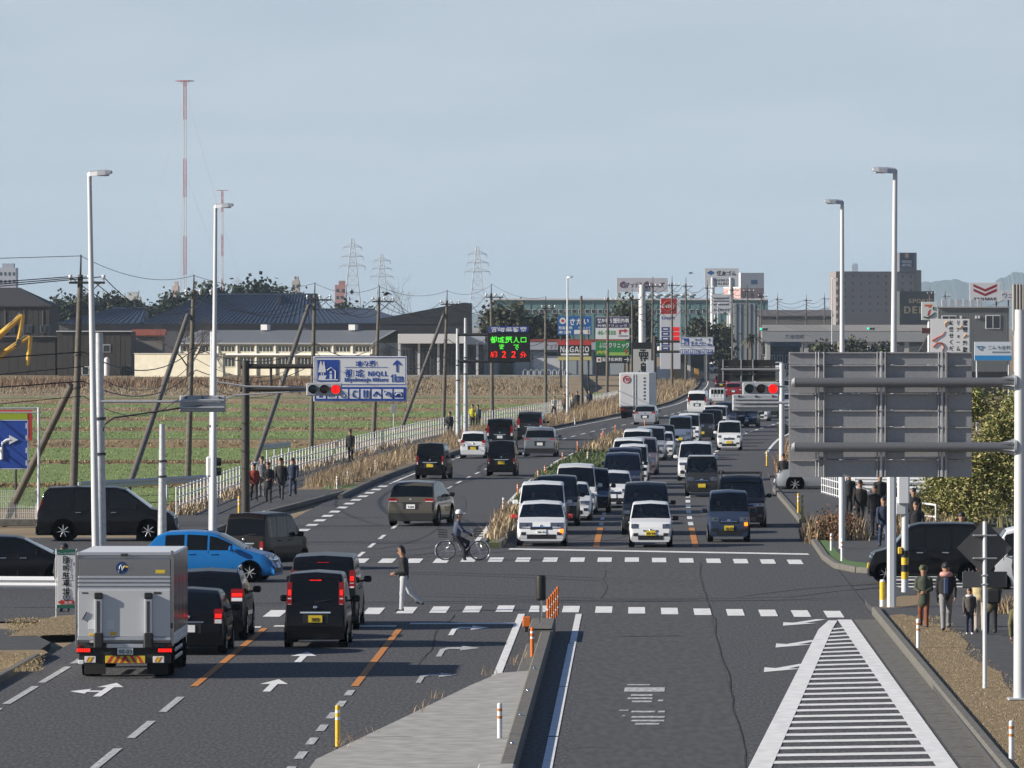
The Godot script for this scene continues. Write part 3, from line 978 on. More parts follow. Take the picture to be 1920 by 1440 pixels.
func build_roadside() -> void:
	var s: Shape
	# long pedestrian fence beside the fields
	var o := thing("pedestrian_fence", "white post and rail fence along the footway by the wheat fields", "fence")
	var post := Shape.new()
	post.tube(Vector3.ZERO, V3(0, 1.12, 0), 0.035, 0.035, 6)
	var pm := post.mesh()
	for i in 188:
		part("post", pm, mats["white_metal"], o, on_road(-18.2, 262.0 + i * 2.0, 0.12))
	for h in [0.35, 0.7, 1.05]:
		s = Shape.new()
		var pts := []
		for i in 48: pts.append(on_road(-18.2, 262.0 + i * 8.0, 0.12 + h))
		s.path(pts, 0.024, 6)
		part("rail", s, mats["white_metal"], o)
	# guard rails
	guard_rail("silver guard rail along the field edge behind the large black minivan", ground_at(148, 945), ground_at(392, 930), 0.95, mats["galvanised"], 4.0)
	guard_rail("short silver guard rail at the field edge among dry weeds", ground_at(487, 862), ground_at(542, 856), 0.85, mats["galvanised"], 2.0)
	guard_rail("white guard rail in front of the black low car", ground_at(-70, 1139), ground_at(112, 1140), 0.85, mats["white_metal"], 2.4)
	guard_rail("double silver guard rail in front of the bamboo thicket", ground_at(1596, 936), ground_at(1765, 938), 1.0, mats["galvanised"], 2.6, 2)
	# wire mesh fence and low white railings
	o = thing("mesh_fence", "white wire mesh fence panel below the blue turn arrow sign", "fence", ground_at(-30, 986))
	var w := 2.0
	s = Shape.new()
	for k in 28: s.tube(V3(k * 0.073, 0.25, 0), V3(k * 0.073, 1.35, 0), 0.006, 0.006, 4, false)
	for k in 6: s.tube(V3(0, 0.28 + k * 0.21, 0.008), V3(w, 0.28 + k * 0.21, 0.008), 0.006, 0.006, 4, false)
	part("wire_mesh", s, mats["white_metal"], o)
	for x in [0.0, w]:
		s = Shape.new()
		s.bevel(V3(x, 0.7, 0), V3(0.09, 1.4, 0.07), 0.01)
		part("post", s, mats["white_metal"], o)
	slab_box(o, "footing", V3(w * 0.5, 0.12, 0), V3(w + 0.3, 0.26, 0.3), mats["kerb"])
	o = thing("low_railing", "short white railing on the kerb beside the mesh fence", "railing", ground_at(72, 992))
	for y in [0.15, 0.45, 0.75, 0.95]:
		s = Shape.new()
		s.tube(V3(-0.08, y, 0), V3(0.55, y, -0.1), 0.03, 0.03, 6)
		part("rail", s, mats["white_metal"], o)
	for x in [0.0, 0.5]:
		s = Shape.new()
		s.tube(V3(x, 0, -x * 0.16), V3(x, 1.0, -x * 0.16), 0.035, 0.035, 6)
		part("post", s, mats["white_metal"], o)
	o = thing("lattice_fence", "white lattice fence beside the silver estate car", "fence", ground_at(1541, 930))
	var f0 := Vector3.ZERO
	var f1 := ground_at(1603, 948) - ground_at(1541, 930)
	for k in 16:
		s = Shape.new()
		s.tube(Vector3.ZERO, V3(0, 1.15, 0), 0.028, 0.028, 6)
		part("post", s, mats["white_metal"], o, f0.lerp(f1, k / 15.0))
	for y in [0.2, 0.5, 0.8, 1.1]:
		s = Shape.new()
		s.tube(V3(0, y, 0), f1 + V3(0, y, 0), 0.022, 0.022, 6)
		part("rail", s, mats["white_metal"], o)
	o = thing("low_railing", "white two-rail barrier between dry grass and the bamboo thicket", "railing", ground_at(1684, 985))
	var r1 := ground_at(1755, 995) - ground_at(1684, 985)
	for y in [0.5, 0.95]:
		s = Shape.new()
		s.tube(V3(0, y, 0), r1 + V3(0, y, 0), 0.04, 0.04, 6)
		part("rail", s, mats["white_metal"], o)
	for k in 4:
		s = Shape.new()
		s.tube(Vector3.ZERO, V3(0, 0.98, 0), 0.04, 0.04, 6)
		part("post", s, mats["white_metal"], o, r1 * (k / 3.0))
	# delineators
	for e in [[971, 907, 930], [1009, 881, 907], [1022, 873, 897], [1055, 847, 869], [1083, 827, 848], [1128, 811, 826], [1131, 807, 821], [1154, 796, 809], [1209, 788, 800], [1287, 775, 787], [1336, 760, 772]]:
		delineator("orange", e[0], e[1], e[2], "slim orange delineator post on the planted median")
	for e in [[944, 933, 974], [1084, 873, 893], [1087, 881, 896], [1102, 847, 871], [1127, 828, 846], [1168, 812, 830]]:
		delineator("white", e[0], e[1], e[2], "slim white delineator post on the planted median")
	for e in [[495, 958, 975], [632, 893, 922], [652, 884, 913], [704, 862, 890], [770, 843, 866], [837, 823, 842], [1078, 783, 798], [1050, 782, 797], [1002, 790, 806]]:
		delineator("white", e[0], e[1], e[2], "slim white delineator post on the verge beside the footway fence")
	delineator("yellow", 742, 845, 874, "yellow and white delineator post in the dry grass verge")
	delineator("yellow", 448, 930, 978, "yellow post beside the dark brown sign mast")
	delineator("yellow", 633, 1322, 1404, "yellow post on the traffic island edge among dry stalks")
	delineator("white", 937, 1318, 1405, "pale post standing alone on the concrete traffic island")
	delineator("orange", 998, 1176, 1240, "worn orange post beside the island nose")
	delineator("white", 1722, 1160, 1226, "white post on the dry verge in front of the walking group")
	delineator("white", 1897, 1351, 1440, "white post on the dry verge below the big signboard's mast")
	delineator("white", 1559, 1000, 1040, "white post beside the reddish shrub")
	delineator("white", 1579, 1010, 1060, "white post on the green turf mat at the junction corner")
	for e in [[1497, 925, 970], [1505, 928, 985]]:
		delineator("yellow", e[0], e[1], e[2], "yellow delineator post on the junction corner kerb")
	delineator("yellow", 1438, 845, 875, "yellow delineator post on the outer verge in the bend")
	o = thing("bollard", "stout yellow and white bollard beside the lamp pole at the crossing", "bollard", ground_at(1655, 1147))
	s = Shape.new()
	s.lathe(Vector3.ZERO, [[0.0, 0.86], [0.06, 0.85], [0.075, 0.8], [0.075, 0.0]], Basis.IDENTITY, 12)
	part("post", s, mats["white_metal"], o)
	s = Shape.new()
	s.lathe(Vector3.ZERO, [[0.078, 0.8], [0.078, 0.32]], Basis.IDENTITY, 12)
	part("sleeve", s, mats["yellow"], o)
	# island nose: black cylinder marker, rubber posts, orange crate
	o = thing("island_marker", "black rounded marker panel on a steel post at the island nose", "marker", on_road(-2.35, 163.0, 0.33))
	s = Shape.new()
	s.tube(Vector3.ZERO, V3(0, 1.15, 0), 0.04, 0.04, 8)
	part("post", s, mats["chrome"], o)
	s = Shape.new()
	s.lathe(V3(0, 0.58, -0.02), [[0.0, 0.62], [0.1, 0.61], [0.125, 0.56], [0.125, 0.05], [0.1, 0.0], [0.0, 0.0]], Basis.IDENTITY, 14)
	part("panel", s, mats["black"], o)
	for k in 6:
		var r := thing("rubber_post", "red and white banded rubber post in the row at the island nose", "rubber post", on_road(-2.24 + 0.03 * k, 167.5 + k * 1.6), 0.0, "rubber posts at the island nose")
		for b in 5:
			s = Shape.new()
			s.tube(V3(0, b * 0.14 + (0.05 if b % 2 else -0.05), 0), V3(0, b * 0.14 + (0.09 if b % 2 else 0.19), 0), 0.033, 0.033, 8, b == 4)
			part("post_band", s, mats["sign_white"] if b % 2 else mats["orange"], r)
	o = thing("orange_marker", "orange box reflector beside the island nose", "marker", on_road(-2.75, 166.0))
	slab_box(o, "box", V3(0, 0.25, 0), V3(0.2, 0.26, 0.16), mats["orange"], 0.02)
	slab_box(o, "foot", V3(0, 0.06, 0), V3(0.12, 0.13, 0.1), mats["black"], 0.02)
	for k in 4:
		s = Shape.new()
		s.ball(Vector3.ZERO, V3(0.05, 0.03, 0.05))
		o = whole("road_stud", s, mats["chrome"], "small shiny stud on the island kerb", "road stud", "studs along the island kerb", on_road(-2.19, 117.5 + k * 8.5, 0.285))
	# street lamps
	street_lamp("tall street lamp rising behind the white box truck", 181, 1138, 11.7, 0.62, -0.19)
	street_lamp("tall street lamp on the far corner beside the large black minivan", 399, 1022, 11.7, 0.62, 0.1)
	var l := street_lamp("tall street lamp at the crossing beside the yellow bollard", 1672, 1148, 11.7, -0.62, 0.09)
	slab_box(l, "pole_sleeve", V3(0, 1.95, 0), V3(0.24, 3.9, 0.24), mats["pole_white"], 0.06)
	l = street_lamp("tall street lamp at the junction corner beside the reddish shrub", 1579, 1036, 11.7, -0.62)
	street_lamp("street lamp standing in the dry grass near the white box lorry", 1064, 791, 11.2, 0.42)
	street_lamp("distant street lamp in front of the hotel", 1560, 700, 14.4, 0.5)
	street_lamp("slim distant street lamp right of the roadside power poles", 1346, 700, 10.6, 0.4)
	# work banner and its attendant
	o = thing("banner_sign", "white vertical banner for temporary parking with red arrow", "banner", ground_at(124, 1168), 0.05)
	var bs := 12500.0 / -o.position.z
	for x in [-0.26, 0.26]:
		s = Shape.new()
		s.tube(V3(x, 0, 0), V3(x, 1.9, 0), 0.014, 0.014, 6)
		part("frame_post", s, mats["white_metal"], o)
	slab_box(o, "panel", V3(0, 1.13, 0.02), V3(0.46, 1.5, 0.02), mats["sign_white"], 0.004)
	var grn := paint(Color(0.01, 0.12, 0.08), 0.5)
	slab_box(o, "header", V3(0, 1.82, 0.034), V3(0.46, 0.14, 0.006), grn, 0.001)
	slab_box(o, "footer", V3(0, 0.42, 0.034), V3(0.46, 0.09, 0.006), grn, 0.001)
	words(o, "ウォーキング大会", V3(0, 1.79, 0.042), 0.05, mats["sign_white"], 0.42)
	var cs := "臨時駐車場"
	for k in 5: words(o, cs[k], V3(0.0, 1.62 - k * 0.2, 0.038), 0.19, mats["black"], 0.0, 0.13)
	s = Shape.new()
	s.torus(Vector3.ZERO, Vector3.BACK, 0.08, 0.009, 20, 4)
	part("lettering", s, mats["black"], o, V3(0, 0.66, 0.04))
	words(o, "1", V3(0, 0.66, 0.036), 0.09, mats["black"])
	s = Shape.new()
	s.face(PackedVector2Array([V2(-0.22, 0), V2(-0.1, 0.08), V2(-0.1, 0.05), V2(0.2, 0.05), V2(0.2, -0.05), V2(-0.1, -0.05), V2(-0.1, -0.08)]), 0.0)
	part("arrow", s, mats["rail_red"], o, V3(0, 0.53, 0.036))
	words(o, "左折", V3(0.05, 0.53, 0.04), 0.08, mats["sign_white"], 0.22)

# ================================================================ poles and wires
func utility_pole(label: String, u: float, v: float, tu: float, tv: float, arm := 0.0, kind := "concrete", brace := []) -> Node3D:
	var at := ground_at(u, v)
	var top := point_at(tu, tv, -at.z)
	var o := thing("utility_pole", label, "utility pole", at, 0.0, "utility poles")
	var m: Material = mats["pole_concrete"] if kind == "concrete" else mats["galvanised"]
	var t := top - at
	var s := Shape.new()
	s.tube(Vector3.ZERO, t, 0.17, 0.1, 10)
	part("pole", s, m, o)
	if arm > 0:
		s = Shape.new()
		s.tube(t, t + V3(0.02, 0.75, 0), 0.045, 0.03, 6)
		part("earth_rod", s, mats["wire"], o)
		var y := t.y - 0.3
		s = Shape.new()
		s.bevel(V3(t.x + 0.25, y, 0.12), V3(arm, 0.09, 0.09), 0.01)
		part("crossarm", s, mats["dark_metal"], o)
		s = Shape.new()
		s.tube(V3(t.x, y - 0.7, 0.1), V3(t.x + 0.25 + arm * 0.38, y, 0.12), 0.02, 0.02, 5)
		part("arm_strut", s, mats["dark_metal"], o)
		for k in [-0.46, 0.06, 0.46]:
			s = Shape.new()
			s.lathe(V3(t.x + 0.25 + arm * k, y + 0.05, 0.12), [[0.03, 0.0], [0.03, 0.06], [0.075, 0.08], [0.05, 0.14], [0.085, 0.16], [0.06, 0.24], [0.0, 0.25]], Basis.IDENTITY, 8)
			part("insulator", s, mats["white_metal"], o)
	for y in [0.55, 0.68]:
		s = Shape.new()
		s.lathe(t * y, [[0.165, 0.0], [0.165, 0.07]], Basis.IDENTITY, 10)
		part("clamp_band", s, mats["dark_metal"], o)
	if brace.size() > 0:
		var g := ground_at(brace[2], brace[3])
		var b := point_at(brace[0], brace[1], -at.z) - at
		s = Shape.new()
		s.tube(g - at, b, 0.15, 0.13, 8)
		part("brace_pole", s, m, o)
	return o

func wire(label: String, a: Vector3, b: Vector3, sag: float, r: float, run: Array) -> void:
	var n := 14
	for i in n + 1:
		var t := float(i) / n
		if i == 0 and run.size() > 0: continue
		run.append(a.lerp(b, t) - V3(0, sag * 4.0 * t * (1.0 - t), 0))

func build_poles() -> void:
	var P := []
	P.append(utility_pole("concrete utility pole with crossarm and slanting brace behind the large black minivan", 135, 990, 151, 515, 1.35, "concrete", [134, 722, 6, 985]))
	P.append(utility_pole("concrete utility pole with slanting brace beside the bare tree", 352, 895, 363, 543, 1.35, "concrete", [352, 592, 236, 930]))
	P.append(utility_pole("concrete utility pole with slanting brace behind the blue guide sign", 583, 845, 590, 553, 1.5, "concrete", [579, 573, 474, 880]))
	P.append(utility_pole("concrete utility pole above the guide sign's far edge", 700, 824, 711, 557, 1.45))
	P.append(utility_pole("concrete utility pole with long brace beside the white steel posts", 831, 800, 838, 563, 1.45, "concrete", [832, 590, 752, 806]))
	P.append(utility_pole("concrete utility pole behind the LED message board", 923, 790, 921, 550, 1.4))
	P.append(utility_pole("dark utility pole in the field before the car shop", 1023, 775, 1023, 572, 1.2))
	P.append(utility_pole("dark utility pole between the billboards and the lamp", 1091, 776, 1090, 555, 0.0))
	P.append(utility_pole("dark utility pole in front of the pair of tall billboards", 1138, 755, 1140, 558, 1.2))
	P.append(utility_pole("utility pole beside the black brush-lettered sign", 1187, 745, 1185, 556, 1.2))
	P.append(utility_pole("utility pole in front of the roof sign with the apple emblem", 1222, 742, 1224, 532, 1.2))
	P.append(utility_pole("utility pole in front of the red fuel station sign", 1260, 735, 1260, 530, 1.3))
	P.append(utility_pole("utility pole between the fuel sign and the tyre maker's sign", 1286, 725, 1286, 532, 1.2))
	P.append(utility_pole("utility pole just before the tyre maker's sign", 1326, 715, 1326, 536, 1.2))
	P.append(utility_pole("utility pole beside the grey shop with the tyre sign", 1373, 708, 1374, 540, 1.3))
	P.append(utility_pole("utility pole before the pink and white tower", 1400, 700, 1401, 543, 1.6))
	P.append(utility_pole("utility pole at the palm tree beside the green signal", 1426, 695, 1428, 552, 1.6))
	P.append(utility_pole("slim utility pole before the long footbridge", 1457, 690, 1458, 558, 1.2))
	P.append(utility_pole("utility pole over the footbridge near the hotel", 1511, 690, 1512, 560, 1.4))
	P.append(utility_pole("utility pole over the footbridge beside the hotel wall", 1546, 688, 1546, 557, 1.4))
	P.append(utility_pole("utility pole behind the convenience sign", 1742, 690, 1743, 548, 1.4))
	P.append(utility_pole("utility pole left of the red arrow billboard", 1772, 690, 1772, 552, 1.4))
	utility_pole("short dark pole in the field edge by the weeds", 1228, 742, 1228, 634, 0.0)
	utility_pole("white steel post supporting the LED message board", 859, 834, 858, 616, 0.0, "steel")
	utility_pole("white steel post next to the LED message board", 873, 832, 873, 596, 0.0, "steel")
	utility_pole("thick white signal post beside the tall street lamp", 190, 1134, 186, 624, 0.0, "steel")
	utility_pole("short square white post before the large black minivan", 304, 1018, 304, 795, 0.0, "steel")
	utility_pole("thick white signal post on the far corner", 399, 1019, 399, 622, 0.0, "steel")
	# conductors run from pole to pole
	var off := [V3(0.25 - 0.62, 0.22, 0.12), V3(0.25 + 0.08, 0.22, 0.12), V3(0.25 + 0.62, 0.22, 0.12)]
	var tops := [V3(-62, 9.4, -226)]
	for i in 7:
		var m: MeshInstance3D = P[i].get_node("pole")
		var bx := m.mesh.get_aabb()
		var tv: float = bx.end.y - 0.3
		var tx: float = bx.end.x - 0.1 if bx.end.x > 0.3 else bx.get_center().x
		tops.append(P[i].position + V3(tx, tv, 0))
	for k in 3:
		var run := []
		for i in tops.size() - 1:
			wire("", tops[i] + off[k], tops[i + 1] + off[k], 1.05 + 0.12 * k, 0.02, run)
		var s := Shape.new()
		s.path(run, 0.019, 5)
		whole("power_line", s, mats["wire"], "black power line sagging between the concrete poles by the fields", "power line", "power lines by the fields")
	for k in 4:
		var run := []
		for i in tops.size() - 1:
			var dy := -2.6 - 0.55 * k
			wire("", tops[i] + V3(0.12, dy, 0.1), tops[i + 1] + V3(0.12, dy, 0.1), 0.9 + 0.3 * (k % 2), 0.02, run)
		var s := Shape.new()
		s.path(run, 0.024 if k % 2 == 0 else 0.016, 5)
		whole("telephone_cable", s, mats["wire"], "dark telephone cable slung lower on the concrete poles by the fields", "cable", "telephone cables by the fields")
	var run_g := []
	for i in tops.size() - 1: wire("", tops[i] + V3(0.02, 1.0, 0), tops[i + 1] + V3(0.02, 1.0, 0), 0.5, 0.01, run_g)
	var sg := Shape.new()
	sg.path(run_g, 0.012, 4)
	whole("earth_wire", sg, mats["wire"], "thin earth wire along the very tops of the concrete poles", "wire")
	for k in 5:
		var run := []
		for i in range(9, 19):
			var a: MeshInstance3D = P[i].get_node("pole")
			var b: MeshInstance3D = P[i + 1].get_node("pole")
			wire("", P[i].position + V3(-0.4 + 0.35 * k, a.mesh.get_aabb().end.y - 0.2 - 0.7 * k, 0.1), P[i + 1].position + V3(-0.4 + 0.35 * k, b.mesh.get_aabb().end.y - 0.2 - 0.7 * k, 0.1), 0.8, 0.03, run)
		var s := Shape.new()
		s.path(run, 0.03, 4)
		whole("power_line", s, mats["wire"], "black power line strung along the far roadside poles", "power line", "power lines along the far road")
	var run_r := []
	wire("", P[20].position + V3(0, 10.5, 0), P[21].position + V3(0, 10.2, 0), 0.4, 0.03, run_r)
	wire("", P[21].position + V3(0, 10.2, 0), V3(62, 10.5, -840), 0.8, 0.03, run_r)
	var sr := Shape.new()
	sr.path(run_r, 0.03, 4)
	whole("power_line", sr, mats["wire"], "black power line running off behind the red arrow billboard", "power line")
	# a bird on a pole
	for e in [[724, 551, 440.0], [1295, 512, 900.0]]:
		var bb := Shape.new()
		bb.ball(Vector3.ZERO, V3(0.2, 0.11, 0.1), Basis(Vector3.BACK, 0.4))
		bb.ball(V3(-0.2, 0.1, 0), V3(0.07, 0.06, 0.06))
		bb.tube(V3(0.15, 0.05, 0), V3(0.42, -0.08, 0), 0.05, 0.02, 5)
		whole("crow", bb, mats["black"], "black crow perched on a crossarm above the guide sign" if e[0] < 800 else "black crow perched on a far pole", "bird", "", point_at(e[0], e[1], e[2]))

# ================================================================ lettering
# brush strokes of the Japanese characters on the signs: each stroke is a run of points on a ten by ten grid (column, row)
const STROKES := {
	"道": "5162 8172 3393 4484874744 4585 4686 1223 14242718 183899", "の": "5337271614326283857759", "駅": "1116 1141 3135 1343 1545554838 0809 1819 2829 51915494 515548 7499",
	"都": "1242 3034 0454 5216 2555592925 2757 6169 619184958777", "城": "0333 1217 0837 4292 424639 44646757 61657998 7182 8559", "宮": "1191 1113 9193 5051 3373753533 5546 2676792926",
	"崎": "2026 02074742 5292 7254 7294 5595 858979 5777795957", "県": "3181863631 3383 3585 121797 5759 3718 7798", "警": "0141 1112 3132 134345 153533 6053 6191 8445 0696 2777 2878 2979",
	"察": "5051 1191 1113 9193 3214 325325 6283 6395 3676 5759 3728 7788", "入": "4152 523719 526799", "口": "1282881812", "ま": "1282 1484 515738273657 5778",
	"で": "128254465879 7576 8586", "約": "211333 421545 3539 1608 4657 6052 6191978878 6475", "分": "4115 5196 25757868 453819", "臨": "1019 1040 133336 1636 1949 6054 5292 6383856563 5666695956 7696997976",
	"時": "1232381812 1535 5191 7173 4393 4595 858979 5667", "駐": "1116 1141 3135 1343 1545554838 0809 1819 2829 7071 5292 5585 4999 7279", "車": "1191 5159 2383862623 2585 0797",
	"場": "0333 2127 0838 5181835351 4494 5547 56868878 6558 7669", "左": "1292 413609 4585 6569 3999", "折": "0343 212818 0746 8152 525749 5494 7479", "さ": "1383 5166 25273969",
	"か": "13636857 413519 7295", "い": "22263847 7285", "形": "0151 0454 212419 4149 8163 8466 9769", "成": "1292 121509 14444737 51556998 7182 8549", "外": "2104 22523509 1335 7179 7495",
	"科": "4112 0353 3139 3407 3556 6172 6374 5696 8189", "皮": "139385 131609 5155 257549 3599", "ふ": "4152 4254556849 1628 7697", "ク": "4115 42827639", "リ": "3136 717559", "ニ": "2373 1888",
	"ッ": "2435 4455 837649", "な": "1262 4125 8193 7478593857 7889", "む": "1252 31372716254548588885 7283", "ら": "4162 323565766849", "整": "0141 2124 0343 6153 6191 8354 6294 0595 5559 5787 2729 0999",
	"医": "91111999 4133 3484 2696 5538 5678", "師": "2113 134345 1318 16464818 5191 7179 5357 539397", "会": "5114 5194 3474 1686 462878 6689", "病": "5152 1292 222609 1324 3494 3539 359599 6547 6678",
	"院": "1119 113124352717 6162 4244 429294 5484 4696 5639 767999", "ア": "128265 5439", "プ": "137339 8091", "ル": "313619 616996", "カ": "13837867 413519", "ー": "1585", "ズ": "227219 5588 8182 9192",
	"霧": "2070 5154 1214 129294 3334 7374 154527 3639 6555 6595 5797 7669", "島": "5041 3135 31717434 3373 3595 368689 17196967 4749", "住": "3104 2229 6071 4292 4585 3999 6269", "友": "1393 413509 45855829 466899",
	"ゴ": "13737818 8182 9192", "ム": "511888 6599", "屋": "11919313 111609 3494 543676 5659 3787 1999", "根": "0343 2129 2306 2446 519195 5393 5595 515978 7599", "・": "4455",
	"壁": "11414313 111509 25454727 6162 5292 5494 7376 2878 5659 1999", "フ": "13836529", "ォ": "3585 6569 6538", "お": "1353 31382716467769 7283", "任": "3104 2229 8142 4494 6269 4989", "せ": "0494 7176 313888",
	"く": "712579", "だ": "1353 4118 5585 5789 8182 9192", "こ": "228273 273888", "み": "22422817166697 7569", "ぞ": "22722585565879", "歯": "5154 5282 2124 0494 15198985 3566 5658 7547", "大": "1393 514519 5599",
	"岩": "5154 22248482 0595 3519 4787894947", "田": "1282891912 1585 5259", "町": "0242480802 0545 2228 5292 727969", "ン": "2233 1868 8539", "キ": "1373 1686 4159", "グ": "4115 42827639 8182 9192", "ウ": "5052 12828559 1215", "→": "0595 619569", "じ": "3136488896 7273 8283", "き": "2272 2474 4166 2638 3969", "内": "5155 13938978 1319 553727 5577",
}

func glyphs(text: String, h: float, bold := 0.1, tall := 1.0) -> Shape:   # strokes as flat bands; the run is centred
	var s := Shape.new()
	var adv := h * 1.06
	var x0 := -adv * text.length() * 0.5
	var lay := 0
	for i in text.length():
		var ch := text[i]
		if not STROKES.has(ch): continue
		for st in STROKES[ch].split(" "):
			var pts := []
			for k in range(0, st.length(), 2):
				pts.append(V2(x0 + i * adv + (int(st[k]) + 0.5) * 0.1 * h, (0.5 - (int(st[k + 1]) + 0.5) * 0.1) * h * tall))
			for k in pts.size() - 1:
				var a: Vector2 = pts[k]
				var b: Vector2 = pts[k + 1]
				var w := (b - a).normalized() * bold * h * 0.5
				var nn := V2(-w.y, w.x)
				a -= w * 0.7
				b += w * 0.7
				var z := 0.0008 * (lay % 24)
				lay += 1
				s.quad(V3(a.x - nn.x, a.y - nn.y, z), V3(b.x - nn.x, b.y - nn.y, z), V3(b.x + nn.x, b.y + nn.y, z), V3(a.x + nn.x, a.y + nn.y, z))
	return s

var font: SystemFont
func words(parent: Node3D, text: String, at: Vector3, h: float, m: Material, width := 0.0, bold := 0.1) -> MeshInstance3D:
	var o: MeshInstance3D
	if text.unicode_at(0) > 0x2000:
		o = part("lettering", glyphs(text, h, bold), m, parent, at)
		if width > 0: o.scale.x = width / (h * 1.06 * text.length())
		return o
	if font == null:
		font = SystemFont.new()
		font.font_names = PackedStringArray(["Droid Sans"])
		font.font_weight = 700
	var t := TextMesh.new()
	t.text = text
	t.font = font
	t.font_size = 40
	t.pixel_size = 0.01
	t.depth = 0.02
	t.curve_step = 4.0
	var box := t.get_aabb()
	o = part("lettering", t, m, parent, at)
	var k := h / maxf(box.size.y, 0.01)
	o.scale = V3(width / maxf(box.size.x, 0.01) if width > 0 else k, k, 0.4)
	o.position = at - V3(box.get_center().x * o.scale.x, box.get_center().y * o.scale.y, 0)
	return o

